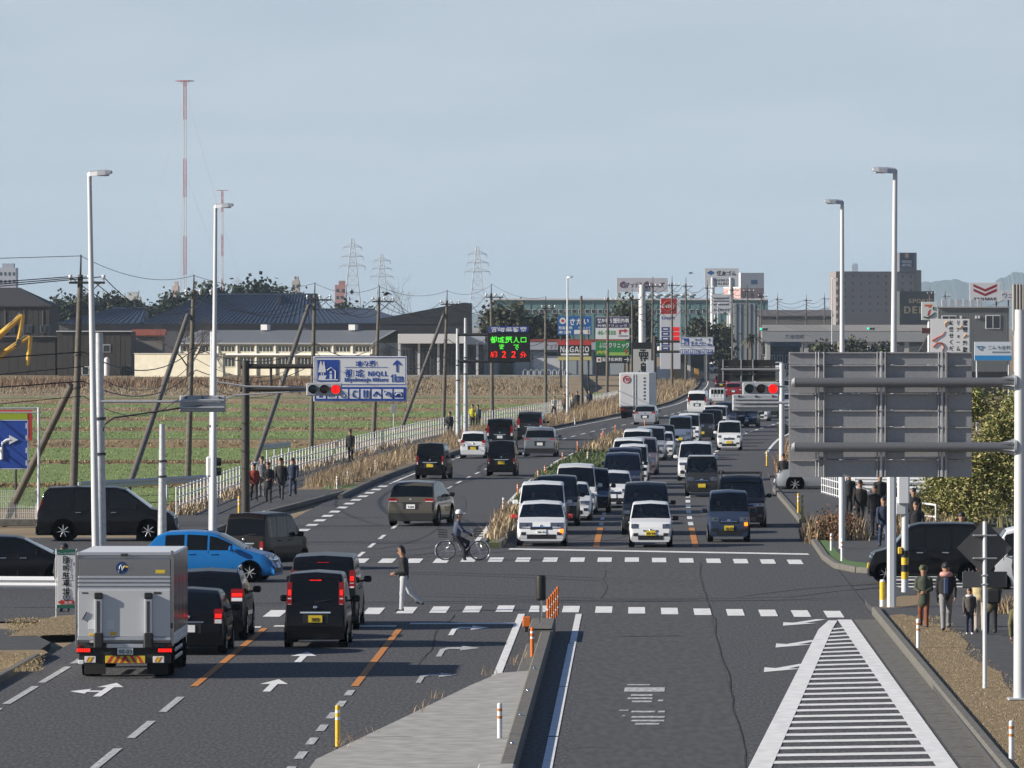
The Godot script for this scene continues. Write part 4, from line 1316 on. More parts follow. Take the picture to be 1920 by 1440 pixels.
# ================================================================ vehicles
# side outline of each body: [distance from the tail, height of the top]; belt is the bottom edge of the side windows
const BODIES := {
	"kei_box": {"L": 3.4, "W": 1.48, "H": 1.76, "belt": 1.02, "top": [[0, 0.52], [0.02, 0.98], [0.08, 1.06], [0.17, 1.58], [0.3, 1.74], [0.9, 1.76], [1.9, 1.75], [2.2, 1.68], [2.72, 1.06], [3.22, 0.92], [3.34, 0.74], [3.4, 0.48]], "rear": [2, 3], "front": [7, 8], "side": [[0.36, 0.95], [1.02, 1.72], [1.78, 2.4]], "wr": 0.86, "axle": [0.47, 2.93], "tyre": 0.28},
	"kei_hatch": {"L": 3.4, "W": 1.48, "H": 1.52, "belt": 0.92, "top": [[0, 0.5], [0.03, 0.86], [0.1, 0.96], [0.32, 1.4], [0.5, 1.5], [1.1, 1.52], [1.75, 1.5], [2.0, 1.44], [2.62, 0.98], [3.16, 0.84], [3.32, 0.68], [3.4, 0.45]], "rear": [2, 3], "front": [7, 8], "side": [[0.5, 1.05], [1.12, 1.62], [1.68, 2.3]], "wr": 0.82, "axle": [0.5, 2.9], "tyre": 0.28},
	"kei_van": {"L": 3.4, "W": 1.48, "H": 1.9, "belt": 1.08, "top": [[0, 0.5], [0.02, 1.0], [0.06, 1.1], [0.12, 1.75], [0.24, 1.88], [0.9, 1.9], [2.4, 1.88], [2.7, 1.8], [3.16, 1.1], [3.32, 0.86], [3.37, 0.7], [3.4, 0.45]], "rear": [2, 3], "front": [7, 8], "side": [[0.3, 1.1], [1.18, 2.0], [2.06, 2.75]], "wr": 0.87, "axle": [0.5, 2.9], "tyre": 0.28},
	"hatch": {"L": 4.0, "W": 1.7, "H": 1.5, "belt": 0.95, "top": [[0, 0.52], [0.04, 0.9], [0.14, 1.0], [0.48, 1.38], [0.75, 1.47], [1.4, 1.5], [2.0, 1.47], [2.3, 1.4], [3.1, 0.98], [3.7, 0.82], [3.9, 0.66], [4.0, 0.42]], "rear": [2, 3], "front": [7, 8], "side": [[0.72, 1.3], [1.38, 2.0], [2.06, 2.75]], "wr": 0.8, "axle": [0.72, 3.28], "tyre": 0.3},
	"sedan": {"L": 4.5, "W": 1.75, "H": 1.46, "belt": 0.95, "top": [[0, 0.52], [0.06, 0.92], [0.5, 1.02], [1.2, 1.38], [1.5, 1.44], [1.9, 1.46], [2.4, 1.44], [2.65, 1.38], [3.5, 0.96], [4.15, 0.8], [4.38, 0.64], [4.5, 0.4]], "rear": [2, 3], "front": [7, 8], "side": [[1.3, 1.85], [1.92, 2.45], [2.5, 3.1]], "wr": 0.78, "axle": [0.9, 3.65], "tyre": 0.32},
	"suv": {"L": 4.5, "W": 1.84, "H": 1.68, "belt": 1.08, "top": [[0, 0.6], [0.05, 0.98], [0.16, 1.1], [0.5, 1.5], [0.7, 1.63], [1.5, 1.68], [2.2, 1.65], [2.5, 1.58], [3.3, 1.1], [4.1, 0.98], [4.38, 0.8], [4.5, 0.5]], "rear": [2, 3], "front": [7, 8], "side": [[0.72, 1.4], [1.48, 2.2], [2.28, 3.0]], "wr": 0.8, "axle": [0.85, 3.6], "tyre": 0.36},
	"minivan": {"L": 4.75, "W": 1.74, "H": 1.86, "belt": 1.1, "top": [[0, 0.55], [0.03, 1.02], [0.1, 1.14], [0.24, 1.68], [0.4, 1.82], [1.4, 1.86], [2.7, 1.84], [3.0, 1.76], [3.85, 1.12], [4.5, 0.98], [4.68, 0.8], [4.75, 0.46]], "rear": [2, 3], "front": [7, 8], "side": [[0.42, 1.25], [1.33, 2.4], [2.48, 3.4]], "wr": 0.86, "axle": [0.85, 3.85], "tyre": 0.33},
	"big_minivan": {"L": 4.94, "W": 1.85, "H": 1.9, "belt": 1.12, "top": [[0, 0.55], [0.05, 1.05], [0.12, 1.16], [0.24, 1.7], [0.42, 1.86], [1.4, 1.9], [2.8, 1.88], [3.15, 1.8], [4.05, 1.14], [4.68, 1.0], [4.86, 0.82], [4.94, 0.44]], "rear": [2, 3], "front": [7, 8], "side": [[0.44, 1.25], [1.33, 2.5], [2.58, 3.55]], "wr": 0.86, "axle": [0.95, 3.95], "tyre": 0.36},
	"hiace": {"L": 4.7, "W": 1.7, "H": 1.98, "belt": 1.12, "top": [[0, 0.5], [0.02, 1.0], [0.06, 1.14], [0.2, 1.72], [0.4, 1.93], [1.2, 1.98], [3.3, 1.96], [3.6, 1.86], [4.3, 1.12], [4.56, 0.9], [4.64, 0.7], [4.7, 0.45]], "rear": [2, 3], "front": [7, 8], "side": [[0.45, 1.5], [1.6, 2.75], [2.85, 3.75]], "wr": 0.84, "axle": [0.85, 3.6], "tyre": 0.34},
	"jeep": {"L": 3.55, "W": 1.5, "H": 1.73, "belt": 1.08, "top": [[0, 0.55], [0.02, 1.02], [0.06, 1.1], [0.1, 1.6], [0.2, 1.71], [0.8, 1.73], [1.5, 1.73], [1.75, 1.7], [2.02, 1.1], [3.3, 1.03], [3.46, 0.85], [3.55, 0.5]], "rear": [2, 3], "front": [7, 8], "side": [[0.3, 0.9], [1.0, 1.75]], "wr": 0.9, "axle": [0.6, 2.9], "tyre": 0.36},
}
var bodies := {}

func body_z(b: Dictionary, y: float, front: bool) -> float:   # where the tail or nose stands at height y, tail at 0
	var t: Array = b.top
	if front:
		for i in range(t.size() - 1, 0, -1):
			if t[i - 1][1] >= y: return lerpf(t[i][0], t[i - 1][0], clampf((y - t[i][1]) / maxf(t[i - 1][1] - t[i][1], 0.001), 0, 1))
	else:
		for i in t.size() - 1:
			if t[i + 1][1] >= y: return lerpf(t[i][0], t[i + 1][0], clampf((y - t[i][1]) / maxf(t[i + 1][1] - t[i][1], 0.001), 0, 1))
	return 0.0

func body_half(b: Dictionary, z: float) -> float:   # half width of the body at distance z from the tail
	var e := minf(z, b.L - z)
	var k := 1.0 - clampf(e / 0.55, 0, 1)
	return b.W * 0.5 * (1.0 - (0.10 if z > b.L * 0.5 else 0.05) * k * k)

func end_patch(b: Dictionary, x0: float, x1: float, y0: float, y1: float, front: bool, proud := 0.012) -> Shape:
	# a panel that follows the tail or nose between two heights; x is measured from the centre line
	var s := Shape.new()
	var m := 3
	var dir := 1.0 if front else -1.0
	for i in m:
		var ya := lerpf(y0, y1, float(i) / m)
		var yb := lerpf(y0, y1, float(i + 1) / m)
		var za: float = body_z(b, ya, front) - b.L * 0.5 + dir * proud
		var zb: float = body_z(b, yb, front) - b.L * 0.5 + dir * proud
		var p := [V3(x0, ya, za), V3(x1, ya, za), V3(x1, yb, zb), V3(x0, yb, zb)]
		var k := V3(0, 0, -dir * (proud + 0.05))
		if front:
			s.quad(p[0], p[1], p[2], p[3])
			s.quad(p[0] + k, p[0], p[3], p[3] + k)
			s.quad(p[1], p[1] + k, p[2] + k, p[2])
		else:
			s.quad(p[1], p[0], p[3], p[2])
			s.quad(p[0], p[0] + k, p[3] + k, p[3])
			s.quad(p[1] + k, p[1], p[2], p[2] + k)
		if i == m - 1:
			if front: s.quad(p[3], p[2], p[2] + k, p[3] + k)
			else: s.quad(p[2], p[3], p[3] + k, p[2] + k)
		if i == 0:
			if front: s.quad(p[0] + k, p[1] + k, p[1], p[0])
			else: s.quad(p[1] + k, p[0] + k, p[0], p[1])
	return s

func body_shapes(kind: String) -> Dictionary:
	if bodies.has(kind): return bodies[kind]
	var b: Dictionary = BODIES[kind]
	var t: Array = b.top
	var zs := []
	for p in t: zs.append(p[0])
	for w in b.side:
		zs.append(w[0]); zs.append(w[1])
	var k := 0.0
	while k < b.L:
		zs.append(k)
		k += 0.3
	zs.sort()
	var st := []
	for z in zs:
		if st.is_empty() or z - st[-1] > 0.012: st.append(z)
	var rows := 11
	var P := []
	for z in st:
		var top := 0.5
		for i in t.size() - 1:
			if z >= t[i][0] - 0.0001 and z <= t[i + 1][0] + 0.0001:
				top = lerpf(t[i][1], t[i + 1][1], (z - t[i][0]) / maxf(t[i + 1][0] - t[i][0], 0.001))
				break
		var hw := body_half(b, z)
		var belt: float = minf(b.belt, top - 0.05)
		var up: float = clampf((top - belt) / (b.H - b.belt), 0, 1)
		var wr: float = lerpf(hw * 0.97, hw * b.wr, up)
		var gc := 0.2
		var row := [V3(0, gc, z), V3(hw * 0.93, gc, z), V3(hw * 0.985, gc + 0.1, z), V3(hw, lerpf(gc, belt, 0.45), z), V3(hw * 0.995, lerpf(gc, belt, 0.72), z), V3(hw * 0.965, belt, z)]
		row.append(V3(lerpf(hw * 0.955, wr, 0.84), lerpf(belt, top, 0.84), z))
		row.append(V3(wr, lerpf(belt, top, 0.93), z))
		row.append(V3(wr - 0.035, top - 0.008 * up, z))
		row.append(V3(wr - 0.12, top + 0.004, z))
		row.append(V3(0, top + 0.03 * up + 0.012, z))
		P.append(row)
	var N := []
	for i in st.size():
		var r := []
		for j in rows: r.append(Vector3.ZERO)
		N.append(r)
	for i in st.size() - 1:
		for j in rows - 1:
			var f: Vector3 = (P[i + 1][j + 1] - P[i][j]).cross(P[i][j + 1] - P[i + 1][j])
			f = f.normalized() * sqrt(f.length())
			for e in [[i, j], [i + 1, j], [i, j + 1], [i + 1, j + 1]]: N[e[0]][e[1]] += f
	for i in st.size():
		for j in rows:
			if j == 0: N[i][j] = Vector3.DOWN
			if j == rows - 1: N[i][j].x = 0
			if i == 0 and j < 9: N[i][j] += V3(0, 0, -0.25)
			if i == st.size() - 1 and j < 9: N[i][j] += V3(0, 0, 0.25)
			N[i][j] = N[i][j].normalized()
	var out := {"body": Shape.new(), "windscreen": Shape.new(), "rear_window": Shape.new(), "sill": Shape.new()}
	var panes := []
	for w in b.side:
		panes.append([Shape.new(), Shape.new()])
	var half: float = b.L * 0.5
	for i in st.size() - 1:
		var zm: float = (st[i] + st[i + 1]) * 0.5
		for j in rows - 1:
			var which := "body"
			var pane := -1
			if j >= 8:
				if zm > t[b.front[0]][0] and zm < t[b.front[1]][0]: which = "windscreen"
				elif zm > t[b.rear[0]][0] and zm < t[b.rear[1]][0]: which = "rear_window"
			elif j == 5:
				for w in b.side.size():
					if zm > b.side[w][0] and zm < b.side[w][1]: pane = w
			elif j <= 1: which = "sill"
			for sx in [1.0, -1.0]:
				var s: Shape = out[which]
				if pane >= 0: s = panes[pane][0 if sx > 0 else 1]
				var m := V3(sx, 1, 1)
				var o := V3(0, 0, -half)
				var base := s.v.size()
				for e in [[i, j], [i + 1, j], [i + 1, j + 1], [i, j + 1]]:
					s.vert(P[e[0]][e[1]] * m + o, N[e[0]][e[1]] * m)
				if sx > 0: s.ix.append_array([base, base + 2, base + 1, base, base + 3, base + 2])
				else: s.ix.append_array([base, base + 1, base + 2, base, base + 2, base + 3])
	for e in [0, st.size() - 1]:
		for j in range(1, rows - 1):
			var s: Shape = out["body"]
			var a: Vector3 = P[e][j] - V3(0, 0, half)
			var c: Vector3 = P[e][j + 1] - V3(0, 0, half)
			var fl := V3(-1, 1, 1)
			if e == 0: s.quad(a, a * fl, c * fl, c)
			else: s.quad(a * fl, a, c, c * fl)
	out["panes"] = panes
	bodies[kind] = out
	for key in ["body", "windscreen", "rear_window", "sill"]: out[key] = out[key].mesh()
	for p in panes:
		p[0] = p[0].mesh()
		p[1] = p[1].mesh()
	# wheels
	var r: float = b.tyre
	var tyre := Shape.new()
	tyre.lathe(Vector3.ZERO, [[r * 0.62, 0.085], [r * 0.9, 0.1], [r, 0.07], [r, -0.07], [r * 0.9, -0.1], [r * 0.62, -0.085]], Basis(V3(0, 1, 0), V3(1, 0, 0), V3(0, 0, 1)), 18)
	var rim := Shape.new()
	rim.disc(V3(0.05, 0, 0), Vector3.RIGHT, r * 0.62, 16)
	var spokes := Shape.new()
	for a in 7:
		var f := TAU * a / 7
		var dirv := V3(0, cos(f), sin(f))
		spokes.tube(V3(0.075, 0, 0), V3(0.08, 0, 0) + dirv * r * 0.6, r * 0.11, r * 0.075, 4)
	spokes.torus(V3(0.075, 0, 0), Vector3.RIGHT, r * 0.61, 0.016, 16, 4)
	var arch := Shape.new()
	arch.lathe(Vector3.ZERO, [[0.0, 0.012], [r * 1.17, 0.012], [r * 1.2, -0.02]], Basis(V3(0, 1, 0), V3(1, 0, 0), V3(0, 0, 1)), 18)
	out["tyre"] = tyre.mesh()
	out["rim"] = rim.mesh()
	out["spokes"] = spokes.mesh()
	out["arch"] = arch.mesh()
	return out

func car_paint(c: Color) -> StandardMaterial3D:
	var key := "car_%.3f_%.3f_%.3f" % [c.r, c.g, c.b]
	if not mats.has(key):
		var m := mat(key, c, 0.35)
		m.clearcoat_enabled = true
		m.clearcoat = 0.6
		m.clearcoat_roughness = 0.05
		if c.r < 0.05:
			m.metallic_specular = 0.2
			m.clearcoat = 0.3
		if c.r > 0.1 and c.r < 0.55: m.metallic = 0.35
	return mats[key]

func plate_text(parent: Node3D, t: String, at: Vector3, h: float, back: bool, m: Material) -> void:
	var o := words(parent, t, at, h, m)
	if back: o.rotation.y = PI

func car(kind: String, u: float, v: float, paint_c: Color, label: String, opt := {}) -> Node3D:
	# u, v: where the middle of the end nearer the camera stands; heading 0 = towards the camera, 180 = away
	var b: Dictionary = BODIES[kind]
	var sh := body_shapes(kind)
	var near := ground_at(u, v)
	var d := -near.z
	var head: float = opt.get("turn", 0.0)   # degrees, added to the road's own direction
	var away: bool = opt.get("away", false)
	var yaw: float = (road_turn(d) if not opt.has("free") else 0.0) + deg_to_rad(head) + (PI if away else 0.0)
	var fwd := V3(sin(yaw), 0, cos(yaw))
	var at := near
	if not opt.has("centre"): at = near + (fwd if away else -fwd) * b.L * 0.5
	var o := thing(opt.get("name", "parked_car" if false else "car"), label, opt.get("cat", "car"), at, yaw, opt.get("group", ""))
	var cp := car_paint(paint_c)
	var roof_c: Color = opt.get("roof", paint_c)
	var half: float = b.L * 0.5
	var kei: bool = b.W < 1.55
	var bm := part("body", sh.body, cp, o)
	part("sill", sh.sill, cp if not opt.has("clad") else mats["black"], o)
	var seen := not away and d < 345.0 and not opt.has("free")   # through these windscreens the photo shows seats and drivers
	part("windscreen", sh.windscreen, clear_glass() if seen else mats["glass"], o)
	if seen: cabin(o, b, opt)
	part("rear_window", sh.rear_window, mats["glass"], o)
	for w in sh.panes:
		part("side_window", w[0], mats["glass"], o)
		part("side_window", w[1], mats["glass"], o)
	if opt.has("roof"):
		var s := Shape.new()
		var t: Array = b.top
		var z0: float = t[b.rear[1]][0] + 0.05 - half
		var z1: float = t[b.front[0]][0] - half
		s.bevel(V3(0, b.H + 0.012, (z0 + z1) * 0.5), V3(b.W * b.wr - 0.1, 0.05, z1 - z0), 0.02)
		part("roof_panel", s, car_paint(roof_c), o)
	# wheels
	var rim_m: Material = mats["chrome"] if not opt.get("dark_rim", false) else mats["dark_metal"]
	if not mats.has("alloy"): mat("alloy", Color(0.5, 0.51, 0.52), 0.35, 0.6)
	for z in b.axle:
		for sx in [-1.0, 1.0]:
			var w := Node3D.new()
			w.name = "wheel"
			o.add_child(w, true)
			var hw := body_half(b, z)
			w.position = V3(sx * (hw - 0.09), b.tyre, z - half)
			if sx < 0: w.rotation.y = PI
			part("tyre", sh.tyre, mats["rubber"], w)
			part("rim", sh.rim, mats["dark_metal"], w)
			part("spokes", sh.spokes, mats["alloy"], w)
			part("wheel_arch", sh.arch, mats["black"], w, V3(0.087 - 0.004, 0.02, 0))
	# mirrors
	for sx in [-1.0, 1.0]:
		var s := Shape.new()
		var mz: float = b.side[-1][1] - half - 0.02
		var hw := body_half(b, mz + half)
		s.bevel(V3(sx * (hw + 0.12), b.belt + 0.06, mz), V3(0.2, 0.16, 0.1), 0.035)
		s.tube(V3(sx * (hw - 0.06), b.belt + 0.0, mz), V3(sx * (hw + 0.08), b.belt + 0.03, mz), 0.025, 0.025, 5)
		part("mirror", s, opt_mat(opt, "mirror", cp), o)
	# tail
	var hw0 := body_half(b, 0.05)
	var lit: float = opt.get("brake", 0.0)
	var lampm: StandardMaterial3D = lamp("tail_lit", Color(1.0, 0.09, 0.04), 1.3) if lit > 0 else mat("tail_red", Color(0.22, 0.008, 0.006), 0.15)
	var tl: Array = opt.get("tail", [0.2, b.belt - 0.22, b.belt + 0.12] if b.H < 1.7 else [0.15, b.belt - 0.28, b.belt + 0.34])
	for sx in [-1.0, 1.0]:
		var x1: float = sx * (hw0 - 0.015 - (0.02 if b.H > 1.7 else 0.0))
		var x0: float = x1 - sx * tl[0]
		var hi: float = tl[2]
		var s := end_patch(b, minf(x0, x1), maxf(x0, x1), tl[1], hi, false)
		part("tail_light", s, mat("tail_red", Color(0.22, 0.008, 0.006), 0.15), o)
		if lit > 0: part("brake_light", end_patch(b, minf(x0, x1) + 0.025, maxf(x0, x1) - 0.025, lerpf(tl[1], hi, 0.42), lerpf(tl[1], hi, 0.66), false, 0.02), lampm, o)
		part("tail_light", end_patch(b, minf(x0, x1) + 0.02, maxf(x0, x1) - 0.02, tl[1] + 0.01, lerpf(tl[1], hi, 0.3), false, 0.018), mat("lamp_clear", Color(0.6, 0.6, 0.62), 0.1), o)
		part("reflector", end_patch(b, minf(sx * (hw0 - 0.06), sx * (hw0 - 0.24)), maxf(sx * (hw0 - 0.06), sx * (hw0 - 0.24)), 0.42, 0.46, false), mat("tail_red", Color(0.22, 0.008, 0.006), 0.15), o)
	if lit > 0:
		part("brake_lamp", end_patch(b, -0.14, 0.14, b.H - 0.17, b.H - 0.13, false, 0.02), lampm, o)
	if not opt.get("plain", false):
		part("bumper", end_patch(b, -hw0 + 0.03, hw0 - 0.03, 0.24, 0.5, false, 0.035), mats["black"] if opt.has("clad") else cp, o)
		part("plate_recess", end_patch(b, -0.3, 0.3, b.belt - 0.44, b.belt - 0.2, false, 0.006), mats["black"], o)
		part("garnish", end_patch(b, -0.36, 0.36, b.belt - 0.2, b.belt - 0.165, false, 0.02), opt_mat(opt, "trim", mats["chrome"]), o)
	var plate_m: Material = mats["plate_yellow"] if kei and not opt.get("white_plate", false) else mats["plate_white"]
	var pl := part("licence_plate", end_patch(b, -0.165, 0.165, b.belt - 0.415, b.belt - 0.25, false, 0.03), plate_m, o)
	if opt.has("number") and away:
		plate_text(pl, opt.number, V3(0, b.belt - 0.35, body_z(b, b.belt - 0.33, false) - half - 0.036), 0.085, true, mats["black"] if kei else paint(Color(0.01, 0.06, 0.03), 0.5))
	var wz: float = body_z(b, b.belt + 0.16, false) - half - 0.02
	var ws := Shape.new()
	ws.tube(V3(0.02, b.belt + 0.06, wz), V3(-0.4, b.belt + 0.12, wz), 0.012, 0.008, 4)
	part("rear_wiper", ws, mats["black"], o)
	ws = Shape.new()
	ws.ball(V3(0, b.belt - 0.06, body_z(b, b.belt - 0.06, false) - half - 0.02), V3(0.055, 0.045, 0.015), Basis.IDENTITY, 10, 6)
	part("emblem", ws, mats["chrome"], o)
	# nose
	var hwf := body_half(b, b.L - 0.12)
	var hood: float = b.top[-3][1]
	var face: Array = {"kei_box": [0.3, 0.2, 0.04, 0.32, 0.26, 0.15], "kei_van": [0.26, 0.16, 0.02, 0.3, 0.2, 0.12], "minivan": [0.38, 0.2, 0.08, 0.52, 0.44, 0.1], "big_minivan": [0.4, 0.2, 0.08, 0.56, 0.46, 0.08], "hiace": [0.3, 0.22, 0.02, 0.42, 0.2, 0.08], "suv": [0.4, 0.16, 0.04, 0.5, 0.42, 0.12], "jeep": [0.22, 0.24, 0.04, 0.3, 0.3, 0.06]}.get(kind, [0.36, 0.18, 0.02, hwf - 0.42, 0.24, 0.12])
	var hl: Array = opt.get("lamps", [face[0], hood - face[1], hood - face[2]])
	if not mats.has("headlamp"):
		mat("headlamp", Color(0.22, 0.24, 0.27), 0.1, 0.7)
	for sx in [-1.0, 1.0]:
		var x1: float = sx * (hwf - 0.03)
		var x0: float = x1 - sx * hl[0]
		part("headlight", end_patch(b, minf(x0, x1), maxf(x0, x1), hl[1], hl[2], true, 0.014), mats["headlamp"], o)
		var hs := Shape.new()
		hs.ball(V3((x0 + x1) * 0.5, (hl[1] + hl[2]) * 0.5, body_z(b, (hl[1] + hl[2]) * 0.5, true) - half + 0.012), V3(0.07, 0.055, 0.02), Basis.IDENTITY, 10, 6)
		part("headlight_lens", hs, mat("lens", Color(0.08, 0.09, 0.1), 0.05), o)
		if opt.get("fog", true):
			part("fog_lamp", end_patch(b, minf(sx * (hwf - 0.1), sx * (hwf - 0.26)), maxf(sx * (hwf - 0.1), sx * (hwf - 0.26)), 0.4, 0.5, true), mats["black"], o)
	if opt.has("signal"):
		var sx: float = opt.signal
		part("indicator", end_patch(b, minf(sx * (hwf - 0.04), sx * (hwf - 0.16)), maxf(sx * (hwf - 0.04), sx * (hwf - 0.16)), hl[1] - 0.14, hl[1] - 0.02, true, 0.03), lamp("indicator_lit", Color(1.0, 0.4, 0.03), 3.0), o)
	var gr: Array = opt.get("grille", [face[3], hood - face[4], hood - face[5]])
	part("grille", end_patch(b, -gr[0], gr[0], gr[1], gr[2], true), opt_mat(opt, "grille_m", mats["black"]), o)
	part("grille_bar", end_patch(b, -gr[0] + 0.03, gr[0] - 0.03, gr[2] - 0.05, gr[2] - 0.015, true, 0.03), opt_mat(opt, "trim", mats["chrome"]), o)
	part("air_intake", end_patch(b, -hwf * 0.62, hwf * 0.62, 0.27, 0.42, true, 0.01), mats["black"], o)
	var fp := part("licence_plate", end_patch(b, -0.165, 0.165, 0.42, 0.585, true, 0.035), plate_m, o)
	if opt.has("number") and not away:
		plate_text(fp, opt.number, V3(0, 0.487, body_z(b, 0.5, true) - half + 0.048), 0.085, false, mats["black"] if kei else paint(Color(0.01, 0.06, 0.03), 0.5))
	ws = Shape.new()
	ws.ball(V3(0, gr[2] + 0.0, body_z(b, gr[2], true) - half + 0.02), V3(0.07, 0.05, 0.02), Basis.IDENTITY, 10, 6)
	part("emblem", ws, mats["chrome"], o)
	for sx in [-1.0, 1.0]:
		ws = Shape.new()
		var cz: float = b.top[b.front[1]][0] - half
		var cy: float = b.top[b.front[1]][1]
		ws.tube(V3(sx * 0.3 - 0.25, cy + 0.03, cz + 0.0), V3(sx * 0.3 + 0.28, cy + 0.05, cz - 0.03), 0.012, 0.01, 4)
		part("wiper", ws, mats["black"], o)
	# doors: handles and gaps
	for sx in [-1.0, 1.0]:
		for w in b.side.size() - (0 if b.side.size() < 3 else 1):
			var zz: float = b.side[w + (1 if b.side.size() > 2 else 0)][0] + 0.14 - half
			var hw := body_half(b, zz + half)
			ws = Shape.new()
			ws.bevel(V3(sx * (hw * 0.985 + 0.012), b.belt - 0.11, zz), V3(0.035, 0.035, 0.2), 0.01)
			part("door_handle", ws, opt_mat(opt, "handle", cp), o)
			for g in [b.side[w + (1 if b.side.size() > 2 else 0)][0] - 0.035, b.side[w + (1 if b.side.size() > 2 else 0)][1] + 0.035]:
				ws = Shape.new()
				var gz: float = g - half
				ws.quad(V3(sx * (hw + 0.003), 0.32, gz - 0.006), V3(sx * (hw + 0.003), 0.32, gz + 0.006), V3(sx * (hw * 0.972 + 0.003), b.belt - 0.02, gz + 0.006), V3(sx * (hw * 0.972 + 0.003), b.belt - 0.02, gz - 0.006))
				part("door_gap", ws, mats["black"], o)
	if opt.has("rack"):
		ws = Shape.new()
		for zz in [-0.7, 0.1, 0.8]: ws.bevel(V3(0, b.H + 0.12, zz), V3(b.W * 0.84, 0.05, 0.06), 0.015)
		for sx in [-1.0, 1.0]:
			ws.bevel(V3(sx * b.W * 0.4, b.H + 0.14, 0.05), V3(0.06, 0.1, 2.2), 0.02)
			for zz in [-0.7, 0.8]: ws.tube(V3(sx * b.W * 0.4, b.H - 0.04, zz), V3(sx * b.W * 0.4, b.H + 0.1, zz), 0.03, 0.03, 5)
		part("roof_rack", ws, mats["black"], o)
	if opt.has("rails"):
		for sx in [-1.0, 1.0]:
			ws = Shape.new()
			ws.path([V3(sx * b.W * 0.37, b.H - 0.04, -half + 1.0), V3(sx * b.W * 0.37, b.H + 0.06, -half + 1.15), V3(sx * b.W * 0.37, b.H + 0.06, 0.2), V3(sx * b.W * 0.37, b.H - 0.03, 0.4)], 0.025, 5)
			part("roof_rail", ws, mats["chrome"], o)
	return o

func clear_glass() -> StandardMaterial3D:
	var m := mat("windscreen_glass", Color(0.008, 0.01, 0.011), 0.04)
	m.transparency = BaseMaterial3D.TRANSPARENCY_ALPHA
	m.albedo_color.a = 0.38
	return m

func cabin(o: Node3D, b: Dictionary, opt: Dictionary) -> void:
	var z0: float = b.top[b.front[1]][0] - b.L * 0.5   # foot of the windscreen
	var w: float = b.W
	slab_box(o, "dashboard", V3(0, b.belt - 0.1, z0 - 0.32), V3(w * 0.86, 0.2, 0.5), mat("trim_dark", Color(0.02, 0.02, 0.021), 0.7), 0.05)
	slab_box(o, "cabin_lining", V3(0, (b.belt + b.H) * 0.5 - 0.2, z0 - 1.75), V3(w * 0.8, b.H - b.belt + 0.3, 0.05), mats["trim_dark"])
	for x in [-0.36, 0.36]:
		var st := slab_box(o, "seat", V3(x, b.belt - 0.08, z0 - 1.3), V3(0.46, 0.6, 0.14), mat("seat_cloth", Color(0.055, 0.053, 0.05), 0.9), 0.06)
		slab_box(st, "headrest", V3(0, 0.38, 0), V3(0.26, 0.17, 0.1), mats["seat_cloth"], 0.04)
	var s := Shape.new()
	s.torus(V3(-0.36, b.belt - 0.06, z0 - 0.66), V3(0, 0.5, -0.87), 0.18, 0.018, 16, 5)
	part("steering_wheel", s, mats["black"], o)
	for k in (2 if opt.has("roof") else 1):
		var x := -0.36 + 0.72 * k
		s = Shape.new()
		s.ball(V3(x, b.belt + 0.02, z0 - 1.12), V3(0.22, 0.24, 0.13))
		for e in [-1.0, 1.0]: s.path([V3(x + e * 0.2, b.belt + 0.1, z0 - 1.1), V3(x + e * 0.24, b.belt - 0.12, z0 - 0.95), V3(x + e * 0.14, b.belt - 0.02, z0 - 0.7)], 0.05, 6, 0.035)
		var dm := part("driver" if k == 0 else "passenger", s, paint([Color(0.04, 0.045, 0.06), Color(0.12, 0.11, 0.1), Color(0.3, 0.3, 0.3)][int(absf(o.position.z)) % 3], 0.8), o)
		s = Shape.new()
		s.ball(V3(x, b.belt + 0.34, z0 - 1.08), V3(0.08, 0.115, 0.095))
		s.tube(V3(x, b.belt + 0.18, z0 - 1.1), V3(x, b.belt + 0.28, z0 - 1.09), 0.05, 0.045, 7)
		part("head", s, mat("skin", Color(0.36, 0.2, 0.13), 0.6), dm)
		s = Shape.new()
		s.ball(V3(x, b.belt + 0.385, z0 - 1.1), V3(0.09, 0.09, 0.1))
		part("hair", s, mats["black"], dm)

func opt_mat(opt: Dictionary, key: String, other: Material) -> Material:
	return opt[key] if opt.has(key) else other

